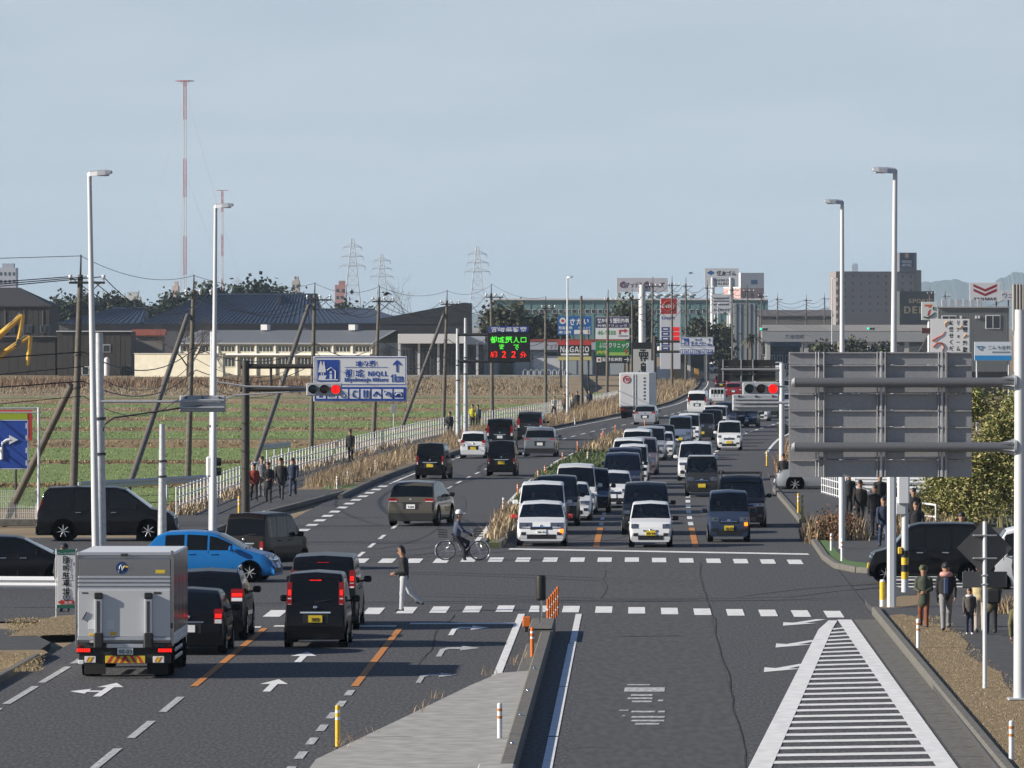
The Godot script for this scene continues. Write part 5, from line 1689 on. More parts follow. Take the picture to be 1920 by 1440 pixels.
func build_vehicles() -> void:
	var WHITE := Color(0.72, 0.73, 0.73)
	var PEARL := Color(0.62, 0.62, 0.6)
	var BLACK := Color(0.006, 0.006, 0.008)
	var SILVER := Color(0.42, 0.44, 0.46)
	var GREY := Color(0.2, 0.215, 0.23)
	var NAVY := Color(0.018, 0.025, 0.05)
	var dark := {"handle": mats["chrome"]}
	box_truck()
	# waiting at the near stop line
	car("hatch", 352, 1229, BLACK, "black hatchback with a lit brake lamp between the box truck and a black SUV", {"away": true, "brake": 1, "group": "vehicles waiting at the near stop line"})
	car("suv", 388, 1202, BLACK, "tall black SUV waiting at the stop line beside the blue hatchback", {"away": true, "brake": 1, "rails": 1, "tail": [0.3, 0.95, 1.25]})
	car("kei_box", 591, 1215, BLACK, "black boxy small van with yellow plate and lit upright tail lamps", {"away": true, "brake": 1, "number": "363", "tail": [0.12, 1.02, 1.55], "group": "vehicles waiting at the near stop line"})
	car("minivan", 605, 1182, BLACK, "black minivan at the stop line, directly in front of the boxy small van", {"away": true, "brake": 1, "tail": [0.14, 1.05, 1.5]})
	# crossing the junction
	car("hatch", 398, 1090, Color(0.012, 0.14, 0.4), "bright blue hatchback crossing the junction behind the box truck", {"free": 1, "turn": 82, "centre": 1, "lamps": [0.5, 0.66, 0.84]})
	car("sedan", 22, 1098, BLACK, "black low car on the side street behind the white guard rail", {"free": 1, "turn": 90, "centre": 1, "handle": mats["chrome"]})
	car("big_minivan", 203, 1013, BLACK, "large black minivan crossing behind the two street lamp poles", {"free": 1, "turn": 89, "centre": 1, "handle": mats["chrome"], "trim": mats["chrome"]})
	car("kei_box", 500, 1066, Color(0.009, 0.007, 0.006), "dark brown boxy car turning into the road beside the blue hatchback", {"free": 1, "turn": 157, "centre": 1, "white_plate": true, "tail": [0.13, 0.62, 0.9]})
	car("suv", 770, 987, Color(0.075, 0.068, 0.05), "olive brown SUV driving away past the junction", {"away": true, "turn": -9, "clad": 1, "tail": [0.34, 0.92, 1.05], "number": "1-84", "trim": mats["black"]})
	# driving away on the field side
	car("kei_box", 806, 899, BLACK, "black boxy car with yellow plate beside the dry grass verge", {"away": true, "turn": -4, "tail": [0.1, 0.72, 1.15]})
	car("kei_hatch", 887, 860, WHITE, "white small hatchback driving away beside the delineator posts", {"away": true})
	car("kei_box", 940, 893, BLACK, "black boxy car with yellow plate overtaking the white small hatchback", {"away": true, "tail": [0.08, 0.62, 0.9]})
	car("minivan", 937, 843, BLACK, "black minivan with bright chrome tail trim ahead of the black boxy car", {"away": true})
	car("minivan", 993, 826, Color(0.02, 0.02, 0.022), "charcoal minivan with white plate passing the dry grass near the lamp post", {"away": true})
	car("suv", 1012, 857, GREY, "grey compact SUV driving away beside the planted median", {"away": true, "tail": [0.28, 0.95, 1.06], "clad": 1, "trim": mats["black"]})
	far_truck()
	car("hatch", 1209, 797, SILVER, "pale silver hatchback following the white box lorry", {"away": true, "tail": [0.3, 0.78, 1.0]})
	car("hiace", 1307, 777, WHITE, "tall white van driving away in the bend", {"away": true})
	pickup()
	car("hatch", 1375, 745, Color(0.36, 0.012, 0.012), "bright red hatchback driving away in the bend", {"away": true})
	car("kei_box", 1352, 733, Color(0.03, 0.012, 0.012), "dark maroon boxy car ahead of the red hatchback", {"away": true, "brake": 1})
	# oncoming queue beside the median
	var g := "cars queueing beside the median"
	car("hatch", 1015, 1025, WHITE, "white hatchback with V-shaped nose heading the queue by the median", {"signal": 1.0, "number": "20-31", "lamps": [0.46, 0.62, 0.82], "mirror": mats["rail_red"], "group": g})
	car("minivan", 1016, 1003, WHITE, "white minivan with black windscreen behind the white hatchback with V-shaped nose", {"group": g})
	car("minivan", 1042, 987, BLACK, "black minivan behind the white minivan beside the median", {"group": g})
	car("sedan", 1067, 977, WHITE, "white low car tucked behind the black minivan by the median", {"group": g})
	car("hiace", 1079, 966, PEARL, "beige van with pale roof queueing beside the median", {"group": g})
	car("kei_box", 1110, 962, BLACK, "black boxy small car with big headlights in the middle of the queue", {"group": g, "lamps": [0.4, 0.66, 0.9]})
	car("hatch", 1148, 953, WHITE, "white hatchback half hidden behind the black boxy small car", {"group": g})
	car("minivan", 1166, 930, NAVY, "dark blue minivan in the queue with pale cloth on its dashboard", {"group": g})
	car("minivan", 1170, 917, NAVY, "dark blue minivan second of the pair in the queue", {"group": g})
	car("kei_van", 1187, 910, WHITE, "white small van behind the dark blue minivans", {"group": g})
	car("hiace", 1178, 899, WHITE, "white van with ribbed roof beside the green median", {"group": g})
	car("minivan", 1200, 891, Color(0.2, 0.15, 0.16), "mauve silver minivan in the oncoming queue", {"group": g})
	car("hiace", 1194, 876, WHITE, "white high-roof van behind the mauve minivan", {"group": g})
	car("minivan", 1218, 864, SILVER, "silver grey minivan in the oncoming queue", {"group": g})
	car("hatch", 1236, 860, WHITE, "white compact car beside the black tall car in the queue", {"group": g})
	car("kei_box", 1241, 855, BLACK, "black tall car in the queue just before the blue silver van", {"group": g})
	car("kei_van", 1275, 838, Color(0.19, 0.24, 0.33), "blue silver small van with yellow plate in the queue", {"group": g, "lamps": [0.3, 0.72, 0.95]})
	car("kei_van", 1291, 832, WHITE, "white small van just behind the blue silver van", {"group": g})
	car("jeep", 1316, 826, Color(0.025, 0.028, 0.03), "dark grey off-roader with round grille in the queue", {"group": g})
	car("kei_box", 1333, 818, BLACK, "black boxy car between the off-roader and a white minivan", {"group": g})
	car("minivan", 1339, 811, WHITE, "white minivan farther back in the queue before the hanging signal", {"group": g})
	car("minivan", 1357, 803, NAVY, "navy minivan behind the white minivan in the bend", {"group": g})
	car("minivan", 1376, 801, BLACK, "black minivan in the bend below the hanging signal", {"group": g})
	car("hatch", 1399, 801, Color(0.02, 0.03, 0.05), "dark blue compact car in the bend below the hanging signal", {"group": g})
	car("suv", 1418, 785, BLACK, "black SUV in the bend beside the signal pole", {"group": g})
	car("sedan", 1441, 783, Color(0.03, 0.03, 0.03), "charcoal car in the bend beside the signal pole", {"group": g})
	# oncoming middle lanes
	car("kei_hatch", 1220, 1027, WHITE, "white small car with oval headlights and yellow plate at the stop line", {"number": "33-14", "lamps": [0.26, 0.66, 0.86], "grille": [0.26, 0.56, 0.6], "mirror": mats["black"]})
	car("minivan", 1211, 1004, Color(0.014, 0.018, 0.022), "black minivan with blue grey roof right behind the small car with oval headlights", {})
	car("kei_box", 1367, 1017, Color(0.03, 0.045, 0.08), "dark blue small car with yellow plate and flashing indicator", {"number": "12-71", "signal": 1.0})
	car("big_minivan", 1391, 990, BLACK, "black van with roof rack behind the dark blue small car", {"rack": 1})
	car("kei_box", 1316, 932, Color(0.03, 0.031, 0.033), "two-tone boxy car with silver roof and two people in front", {"roof": SILVER, "trim": mats["chrome"]})
	car("minivan", 1304, 902, WHITE, "white minivan just behind the two-tone boxy car", {})
	car("kei_box", 1367, 845, WHITE, "white boxy car with yellow plate alone in the outer lane", {"lamps": [0.2, 0.78, 0.92]})
	# junction arm by the thicket and beyond
	car("kei_box", 1736, 1092, BLACK, "black boxy car waiting on the side street by the bamboo thicket", {"free": 1, "turn": -90, "centre": 1, "handle": mats["chrome"]})
	car("kei_van", 1950, 1112, WHITE, "white small van waiting behind the black boxy car", {"free": 1, "turn": -90, "centre": 1})
	car("suv", 1545, 922, SILVER, "silver estate car parked behind the white lattice fence", {"free": 1, "turn": -90, "centre": 1})
	# far along the road
	car("kei_van", 1441, 690, WHITE, "white van far down the road near the footbridge", {})
	car("hatch", 1459, 697, WHITE, "white hatchback far down the road in front of the footbridge", {})
	car("sedan", 1323, 700, SILVER, "silver car leaving a side road near the fuel station", {"free": 1, "turn": -70, "centre": 1})
	car("kei_van", 1390, 690, WHITE, "white van far off below the palm tree", {})
	car("sedan", 1425, 713, Color(0.03, 0.03, 0.035), "dark saloon far off in the bend", {"away": true})
	car("hatch", 1478, 770, BLACK, "black car beside the big signboard's edge in the outer lane", {})
	car("kei_box", 1467, 745, Color(0.2, 0.22, 0.2), "pale grey boxy car near the signboard's edge", {})

	for i in 18:   # the queue goes on up the road
		var p := on_road(-0.1 if i % 2 == 0 else 3.5, 520.0 + i * 27.0 + (i % 3) * 4.0)
		var k := LENS / -p.z
		car(["minivan", "kei_van", "hatch", "kei_box", "hiace", "suv"][i % 6], 960.0 + p.x * k, LEVEL + EYE * k, [WHITE, BLACK, SILVER][i % 3], ["white", "black", "silver"][i % 3] + " " + ["van", "small van", "hatchback", "boxy car", "van", "car"][i % 6] + " in the queue beyond the hanging signal", {"group": "far end of the queue", "plain": true})

func slab_box(o: Node3D, called: String, at: Vector3, size: Vector3, m: Material, r := 0.02) -> MeshInstance3D:
	var s := Shape.new()
	s.bevel(Vector3.ZERO, size, r)
	return part(called, s, m, o, at)

func truck_wheels(o: Node3D, xs: float, zs: Array, r: float, wide: float) -> void:
	var tyre := Shape.new()
	tyre.lathe(Vector3.ZERO, [[r * 0.6, wide * 0.5], [r * 0.92, wide * 0.5], [r, wide * 0.35], [r, -wide * 0.35], [r * 0.92, -wide * 0.5], [r * 0.6, -wide * 0.5]], Basis(V3(0, 1, 0), V3(1, 0, 0), V3(0, 0, 1)), 18)
	var rim := Shape.new()
	rim.disc(V3(wide * 0.36, 0, 0), Vector3.RIGHT, r * 0.61, 14)
	var tm := tyre.mesh()
	var rm := rim.mesh()
	for z in zs:
		for sx in [-1.0, 1.0]:
			var w := Node3D.new()
			w.name = "wheel"
			o.add_child(w, true)
			w.position = V3(sx * xs, r, z)
			if sx < 0: w.rotation.y = PI
			part("tyre", tm, mats["rubber"], w)
			part("rim", rm, mat("alloy", Color(0.5, 0.51, 0.52), 0.35, 0.6), w)

func box_truck() -> void:
	# rear at z = 0, the truck runs towards -Z; x from -1.06 to 1.06
	var near := ground_at(233, 1273)
	var o := thing("box_truck", "white box truck with tail lift and red and yellow chevrons waiting in the kerb lane", "truck", near, road_turn(145.0))
	var alu := mat("truck_alu", Color(0.52, 0.54, 0.57), 0.32, 0.55)
	var bright := mat("truck_polished", Color(0.42, 0.42, 0.43), 0.16, 0.9)
	var white := mat("truck_white", Color(0.66, 0.67, 0.68), 0.4)
	var W := 2.12
	slab_box(o, "cargo_box", V3(0, 1.72, -2.3), V3(W, 2.0, 4.5), white, 0.03)
	slab_box(o, "cab", V3(0, 1.35, -5.3), V3(1.9, 1.9, 1.4), white, 0.12)
	slab_box(o, "chassis", V3(0, 0.55, -2.9), V3(0.9, 0.2, 5.4), mats["black"])
	for sx in [-1.0, 1.0]:
		slab_box(o, "corner_post", V3(sx * (W * 0.5 - 0.03), 1.74, -0.03), V3(0.07, 2.06, 0.08), bright, 0.01)
		slab_box(o, "side_guard", V3(sx * 0.98, 0.55, -2.7), V3(0.04, 0.08, 2.2), alu, 0.01)
		slab_box(o, "side_guard", V3(sx * 0.98, 0.38, -2.7), V3(0.04, 0.08, 2.2), alu, 0.01)
		for k in 3: slab_box(o, "side_rail", V3(sx * (W * 0.5 + 0.004), 0.8 + k * 0.06, -2.3), V3(0.02, 0.03, 4.4), alu, 0.005)
		for k in 4: slab_box(o, "side_panel", V3(sx * (W * 0.5 + 0.004), 1.85, -0.55 - k * 1.12), V3(0.014, 1.7, 1.06), bright, 0.005)
		slab_box(o, "hinge", V3(sx * (W * 0.5 - 0.04), 1.15, 0.02), V3(0.05, 0.12, 0.05), mats["dark_metal"], 0.01)
	slab_box(o, "roof_edge", V3(0, 2.7, -0.02), V3(W - 0.06, 0.08, 0.08), alu, 0.015)
	slab_box(o, "marker_lamp_bracket", V3(0, 2.68, 0.03), V3(0.16, 0.06, 0.04), mats["dark_metal"], 0.01)
	slab_box(o, "upper_panel", V3(0, 2.42, -0.01), V3(W - 0.14, 0.36, 0.06), bright, 0.01)
	for k in 4: slab_box(o, "rear_rib", V3(0, 2.2 - k * 0.085, 0.0), V3(W - 0.12, 0.06, 0.07 + 0.012 * (k % 2)), alu, 0.012)
	# tail-lift platform folded up against the box
	var lift := slab_box(o, "tail_lift_platform", V3(0, 1.42, 0.07), V3(W - 0.12, 1.02, 0.06), mat("truck_lift", Color(0.56, 0.57, 0.58), 0.38, 0.25), 0.012)
	slab_box(lift, "edge_rail", V3(0, -0.55, 0.02), V3(W - 0.1, 0.07, 0.07), alu, 0.01)
	slab_box(lift, "handle", V3(-0.86, -0.05, 0.05), V3(0.03, 0.2, 0.03), mats["dark_metal"], 0.008).rotation.z = -0.5
	for e in [[-0.7, -0.25, 0.15, 0.2, white], [-0.29, -0.24, 0.15, 0.2, white], [-0.69, -0.46, 0.14, 0.05, mats["yellow"]], [-0.23, -0.44, 0.14, 0.07, mats["yellow"]], [0.72, 0.44, 0.16, 0.05, mats["dark_metal"]], [-0.85, 0.44, 0.13, 0.03, mats["dark_metal"]]]:
		slab_box(lift, "sticker", V3(e[0], e[1], 0.033), V3(e[2], e[3], 0.008), e[4], 0.002)
	slab_box(o, "sticker", V3(0.78, 2.32, 0.024), V3(0.2, 0.075, 0.006), mats["plate_yellow"], 0.001)
	for x in [-0.55, 0.53]:
		var a := slab_box(o, "lift_column", V3(x, 1.38, 0.15), V3(0.16, 0.78, 0.09), alu, 0.015)
		slab_box(a, "column_groove", V3(0, -0.03, 0.045), V3(0.07, 0.68, 0.012), mats["dark_metal"], 0.004)
		slab_box(a, "column_head", V3(0, 0.42, 0.01), V3(0.18, 0.14, 0.11), mats["black"], 0.02)
		slab_box(a, "lift_arm", V3(0, -0.55, 0.0), V3(0.2, 0.34, 0.14), mats["black"], 0.03)
	# wave emblem
	var s := Shape.new()
	s.disc(V3(0, 0, 0), Vector3.BACK, 0.135, 24)
	var e := part("logo", s, paint(Color(0.015, 0.05, 0.16), 0.4), o, V3(-0.05, 2.4, 0.026))
	s = Shape.new()
	s.path([V3(-0.07, -0.09, 0.006), V3(-0.05, 0.02, 0.006), V3(-0.02, 0.06, 0.006), V3(0.0, 0.03, 0.006), V3(0.01, -0.05, 0.006), V3(0.03, 0.0, 0.006), V3(0.06, 0.04, 0.006)], 0.014, 5)
	part("logo_wave", s, mats["plate_white"], e)
	s = Shape.new()
	s.path([V3(0.05, 0.05, 0.006), V3(0.1, 0.02, 0.006), V3(0.135, 0.02, 0.006)], 0.02, 5)
	part("logo_tip", s, mats["yellow"], e)
	# underside, lamps, plate, chevrons
	slab_box(o, "rear_bumper", V3(0, 0.5, -0.05), V3(2.0, 0.34, 0.1), mats["black"], 0.02)
	slab_box(o, "step_beam", V3(0, 0.72, 0.0), V3(2.06, 0.12, 0.1), mats["dark_metal"], 0.015)
	for sx in [-1.0, 1.0]:
		var t := slab_box(o, "lamp_housing", V3(sx * 0.88, 0.62, 0.03), V3(0.32, 0.14, 0.08), mats["black"], 0.02)
		for k in 6:
			slab_box(t, "tail_light", V3(-0.125 + k * 0.05, 0.0, 0.045), V3(0.036, 0.075, 0.02), lamp("tail_lit", Color(1.0, 0.09, 0.04), 1.3), 0.006)
		slab_box(o, "side_marker", V3(sx * 0.96, 0.71, 0.06), V3(0.07, 0.06, 0.03), mat("tail_red", Color(0.22, 0.008, 0.006), 0.15), 0.01)
		var cb := slab_box(o, "chevron_panel", V3(sx * 0.74, 0.42, 0.03), V3(0.24, 0.14, 0.02), mats["plate_white"], 0.004)
		s = Shape.new()
		s.face(PackedVector2Array([V2(-0.09, -0.055), V2(0.03, -0.055), V2(0.09, 0.055), V2(-0.03, 0.055)]), 0.013)
		part("chevron_stripe", s, mats["orange"], cb)
		s = Shape.new()
		s.face(PackedVector2Array([V2(-0.06, -0.055), V2(0.0, -0.055), V2(0.06, 0.055), V2(0.0, 0.055)]), 0.016)
		part("chevron_stripe", s, mats["plate_yellow"], cb)
		slab_box(o, "mud_flap", V3(sx * 0.68, 0.22, -0.55), V3(0.46, 0.3, 0.02), mats["rubber"], 0.004)
	slab_box(o, "jack_foot", V3(-0.94, 0.36, 0.02), V3(0.12, 0.09, 0.05), mats["plate_white"], 0.01)
	var ch := slab_box(o, "chevron_board", V3(0.02, 0.42, 0.03), V3(0.86, 0.16, 0.02), mats["plate_yellow"], 0.004)
	for k in 6:
		s = Shape.new()
		var sg := 1.0 if k < 3 else -1.0
		var x := sg * (-0.4 + (k % 3) * 0.14)
		s.face(PackedVector2Array([V2(x, -0.075), V2(x + sg * 0.07, -0.075), V2(x + sg * 0.16, 0.075), V2(x + sg * 0.09, 0.075)]), 0.013)
		part("chevron_stripe", s, mats["rail_red"], ch)
	slab_box(o, "plate_lamp", V3(0.02, 0.72, 0.06), V3(0.8, 0.1, 0.04), alu, 0.01)
	var pl := slab_box(o, "licence_plate", V3(0.02, 0.61, 0.06), V3(0.34, 0.17, 0.012), mats["plate_white"], 0.003)
	words(pl, "90-03", V3(0.01, -0.02, 0.008), 0.085, paint(Color(0.01, 0.05, 0.03), 0.5))
	truck_wheels(o, 0.78, [-1.1, -4.9], 0.36, 0.42)

func far_truck() -> void:
	var near := ground_at(1190, 785)
	var o := thing("box_lorry", "white box lorry with red round emblem driving away near the dry grass", "truck", near, road_turn(540.0))
	var body := mat("lorry_white", Color(0.6, 0.61, 0.62), 0.4)
	slab_box(o, "cargo_box", V3(0, 2.3, -4.0), V3(2.45, 2.75, 8.0), body, 0.04)
	for sx in [-1.0, 1.0]:
		slab_box(o, "door", V3(sx * 0.6, 2.32, 0.02), V3(1.16, 2.6, 0.05), body, 0.012)
		slab_box(o, "lock_bar", V3(sx * 0.1, 2.3, 0.06), V3(0.04, 2.5, 0.04), mats["chrome"], 0.01)
		slab_box(o, "tail_light", V3(sx * 0.95, 0.72, 0.04), V3(0.4, 0.12, 0.06), mat("tail_red", Color(0.22, 0.008, 0.006), 0.15), 0.01)
	slab_box(o, "rear_bumper", V3(0, 0.65, -0.04), V3(2.3, 0.3, 0.1), mats["black"])
	slab_box(o, "cab", V3(0, 1.6, -9.0), V3(2.3, 2.3, 1.8), body, 0.15)
	var s := Shape.new()
	s.torus(Vector3.ZERO, Vector3.BACK, 0.28, 0.035, 20, 5)
	var lg := part("logo", s, mats["rail_red"], o, V3(-0.66, 3.15, 0.06))
	s = Shape.new()
	s.path([V3(-0.14, 0.1, 0), V3(0.0, 0.1, 0), V3(-0.05, -0.12, 0)], 0.035, 5)
	s.path([V3(0.03, 0.12, 0), V3(0.16, 0.08, 0), V3(0.12, -0.12, 0)], 0.035, 5)
	part("logo_mark", s, mats["rail_red"], lg)
	for k in 7: slab_box(o, "lettering", V3(0.8, 3.25 - k * 0.28, 0.052), V3(0.16 + 0.03 * (k % 2), 0.14, 0.012), paint(Color(0.05, 0.09, 0.2), 0.5), 0.002)
	truck_wheels(o, 0.95, [-1.6, -7.8], 0.48, 0.45)

func pickup() -> void:
	var near := ground_at(1343, 766)
	var o := thing("light_truck", "white small flatbed truck with ladder guard ahead of the tall white van", "truck", near, road_turn(595.0))
	var w := mat("lorry_white", Color(0.6, 0.61, 0.62), 0.4)
	slab_box(o, "cab", V3(0, 1.25, -2.6), V3(1.42, 1.05, 1.3), w, 0.1)
	slab_box(o, "rear_window", V3(0, 1.5, -1.93), V3(1.1, 0.4, 0.03), mats["glass"], 0.01)
	slab_box(o, "bed", V3(0, 0.68, -0.98), V3(1.44, 0.08, 1.95), w)
	slab_box(o, "tailgate", V3(0, 0.85, 0.0), V3(1.44, 0.32, 0.05), w)
	for sx in [-1.0, 1.0]:
		slab_box(o, "side_board", V3(sx * 0.7, 0.85, -0.98), V3(0.05, 0.32, 1.95), w)
		slab_box(o, "tail_light", V3(sx * 0.52, 0.56, 0.01), V3(0.3, 0.1, 0.05), mat("tail_red", Color(0.22, 0.008, 0.006), 0.15), 0.01)
	slab_box(o, "licence_plate", V3(0, 0.5, 0.02), V3(0.33, 0.165, 0.02), mats["plate_yellow"], 0.002)
	var s := Shape.new()
	for k in 5: s.tube(V3(-0.6 + k * 0.3, 1.0, -1.85), V3(-0.6 + k * 0.3, 1.85, -1.85), 0.02, 0.02, 5)
	s.tube(V3(-0.66, 1.85, -1.85), V3(0.66, 1.85, -1.85), 0.025, 0.025, 5)
	part("cab_guard_frame", s, mats["galvanised"], o)
	truck_wheels(o, 0.62, [-0.55, -2.75], 0.27, 0.16)

# ================================================================ traffic signals
func signal_head(o: Node3D, at: Vector3, lit: int, back := false) -> void:
	var n := Node3D.new()
	n.name = "signal_head"
	o.add_child(n, true)
	n.position = at
	if back: n.rotation.y = PI
	slab_box(n, "housing", Vector3.ZERO, V3(1.25, 0.45, 0.14), mat("signal_grey", Color(0.36, 0.38, 0.4), 0.5), 0.03)
	var cols := [Color(0.012, 0.03, 0.028), Color(0.06, 0.03, 0.012), Color(0.08, 0.01, 0.01)]
	for k in 3:
		var s := Shape.new()
		s.lathe(V3(-0.4 + 0.4 * k, 0, 0.075), [[0.15, 0.0], [0.14, 0.012], [0.08, 0.024], [0.0, 0.028]], Basis(Vector3.RIGHT, PI / 2), 20)
		var m: Material = paint(cols[k], 0.2)
		if k == lit: m = [lamp("green_lit", Color(0.05, 1.0, 0.75), 1.3), paint(cols[1], 0.2), lamp("red_lit", Color(1.0, 0.06, 0.035), 1.25)][k]
		part("lens", s, m, n)
		if k == lit:
			s = Shape.new()
			s.disc(V3(-0.4 + 0.4 * k, 0, 0.105), Vector3.BACK, 0.03, 10)
			part("bulb", s, paint(Color(0.4, 0.02, 0.02), 0.3), n)
		s = Shape.new()
		var w := 12
		for j in w:
			var a0 := PI * (1.15 - 1.3 * j / w)
			var a1 := PI * (1.15 - 1.3 * (j + 1) / w)
			var c := V3(-0.4 + 0.4 * k, 0, 0.07)
			var p0 := c + V3(cos(a0), sin(a0), 0) * 0.165
			var p1 := c + V3(cos(a1), sin(a1), 0) * 0.165
			s.quad(p0, p1, p1 + V3(0, 0, 0.12), p0 + V3(0, 0, 0.12))
		part("visor", s, mat("signal_grey", Color(0.36, 0.38, 0.4), 0.5), n)
	for y in [-0.1, 0.1]: slab_box(n, "back_rail", V3(0, y, -0.11), V3(1.2, 0.05, 0.06), mats["galvanised"], 0.012)
	for x in [-0.45, 0.0, 0.45]: slab_box(n, "hinge", V3(x, 0.17, -0.09), V3(0.05, 0.06, 0.05), mats["dark_metal"], 0.01)

func build_signals() -> void:
	var s: Shape
	# facing the camera, red
	var p := ground_at(399, 1018)
	var d := -p.z
	var o := thing("traffic_signal", "traffic signal showing red in front of the blue guide sign", "traffic signal", point_at(608, 730, d))
	signal_head(o, Vector3.ZERO, 2)
	var pole := V3(point_at(399, 720, d).x, 0, p.z) - V3(o.position.x, 0, o.position.z)
	s = Shape.new()
	s.path([V3(pole.x, 0.28, -0.14), V3(pole.x * 0.7, 0.1, -0.14), V3(0.5, 0.05, -0.14)], 0.035, 6)
	part("arm", s, mats["galvanised"], o)
	s = Shape.new()
	s.path([V3(pole.x, -0.5, -0.14), V3(pole.x * 0.8, -0.2, -0.14), V3(-0.3, -0.05, -0.14)], 0.028, 6)
	part("arm_stay", s, mats["galvanised"], o)
	p = ground_at(1579, 1036)
	d = -p.z
	o = thing("traffic_signal", "traffic signal showing red over the oncoming queue", "traffic signal", point_at(1427, 729, d))
	signal_head(o, Vector3.ZERO, 2)
	s = Shape.new()
	s.path([V3(point_at(1579, 700, d).x - o.position.x, 0.12, -0.14), V3(0.3, 0.06, -0.14), V3(-0.5, 0.05, -0.14)], 0.035, 6)
	part("arm", s, mats["galvanised"], o)
	# seen from behind
	p = ground_at(190, 1136)
	d = -p.z
	o = thing("traffic_signal", "traffic signal seen from behind on a long arm from the thick white post", "traffic signal", point_at(380, 757, d))
	signal_head(o, Vector3.ZERO, 0, true)
	var px := point_at(190, 750, d).x - o.position.x
	s = Shape.new()
	s.tube(V3(px, 0.06, 0.1), V3(0.5, 0.06, 0.1), 0.035, 0.03, 8)
	part("arm", s, mats["galvanised"], o)
	s = Shape.new()
	s.path([V3(px + 0.05, -0.75, 0.1), V3(px + 0.1, -0.55, 0.1), V3(px + 0.35, -0.38, 0.1), V3(-0.5, -0.1, 0.1), V3(0.0, -0.06, 0.1)], 0.028, 6)
	part("arm_stay", s, mats["dark_metal"], o)
	p = ground_at(1672, 1148)
	d = -p.z
	o = thing("traffic_signal", "traffic signal seen from behind above the queue in the bend", "traffic signal", point_at(1417, 755, d))
	signal_head(o, Vector3.ZERO, 0, true)
	px = point_at(1672, 750, d).x - o.position.x
	s = Shape.new()
	s.tube(V3(-0.55, 0.0, 0.13), V3(px, 0.0, 0.1), 0.035, 0.04, 8)
	part("arm", s, mats["galvanised"], o)
	# pedestrian signals
	o = thing("pedestrian_signal", "pedestrian signal boxes seen from behind on a banded post by the crossing", "pedestrian signal", ground_at(1697, 1119))
	s = Shape.new()
	s.tube(Vector3.ZERO, V3(0, 5.0, 0), 0.1, 0.08, 12)
	part("post", s, mats["pole_white"], o)
	warning_sleeve(o, 0.5, 1.3, 0.104)
	slab_box(o, "signal_box", V3(-0.05, 3.0, 0.15), V3(0.34, 0.8, 0.2), mats["white_metal"], 0.04)
	slab_box(o, "signal_box", V3(-0.12, 2.55, 0.02), V3(0.3, 0.5, 0.2), mats["pole_white"], 0.03)
	slab_box(o, "push_button", V3(-0.14, 1.3, 0.06), V3(0.12, 0.2, 0.1), mats["yellow"], 0.02)
	o = thing("pedestrian_signal", "white pedestrian signal box with black hood on the far corner post", "pedestrian signal", point_at(397, 875, 231.5))
	slab_box(o, "signal_box", V3(-0.02, 0, 0.1), V3(0.34, 0.72, 0.22), mats["white_metal"], 0.06)
	s = Shape.new()
	for k in 2: s.lathe(V3(0.17, 0.17 - 0.34 * k, 0.1), [[0.15, 0.0], [0.13, 0.16]], Basis(Vector3.FORWARD, PI / 2), 10)
	part("hood", s, mats["black"], o)
	# far green signals
	for e in [[1427, 617, 980.0, "distant traffic signal showing green by the palm tree"], [1628, 616, 1040.0, "distant traffic signal showing green under the footbridge"]]:
		o = thing("traffic_signal", e[3], "traffic signal", point_at(e[0] + 5, e[1], e[2]))
		signal_head(o, Vector3.ZERO, 0)
		s = Shape.new()
		s.tube(V3(-0.8, 0.2, -0.15), V3(1.5, 0.2, -0.15), 0.05, 0.05, 6)
		part("arm", s, mats["galvanised"], o)

# ================================================================ signs
func board(called: String, label: String, category: String, u0: float, v0: float, u1: float, v1: float, d: float, m: Material, thick := 0.12, group := "", turn := 0.0) -> Node3D:
	# an upright board whose local origin is its centre; local units are metres
	var c := point_at((u0 + u1) * 0.5, (v0 + v1) * 0.5, d)
	var o := thing(called, label, category, c, turn, group)
	var k := d / LENS
	slab_box(o, "panel", V3(0, 0, -thick * 0.5), V3((u1 - u0) * k, (v1 - v0) * k, thick), m, 0.012)
	return o

func legs(o: Node3D, xs: Array, r: float, m: Material, top := 0.0) -> void:   # posts from the ground up to the board's centre plus top
	for x in xs:
		var s := Shape.new()
		s.tube(V3(x, -o.position.y, -0.2), V3(x, top, -0.2), r, r, 8)
		part("post", s, m, o)

func decal(o: Node3D, called: String, poly: Array, m: Material, z := 0.012) -> MeshInstance3D:
	var s := Shape.new()
	var p := PackedVector2Array()
	for e in poly: p.append(V2(e[0], e[1]))
	s.face(p, z)
	return part(called, s, m, o)

func rect(o: Node3D, called: String, x: float, y: float, w: float, h: float, m: Material, z := 0.012) -> MeshInstance3D:
	return decal(o, called, [[x - w * 0.5, y - h * 0.5], [x + w * 0.5, y - h * 0.5], [x + w * 0.5, y + h * 0.5], [x - w * 0.5, y + h * 0.5]], m, z)

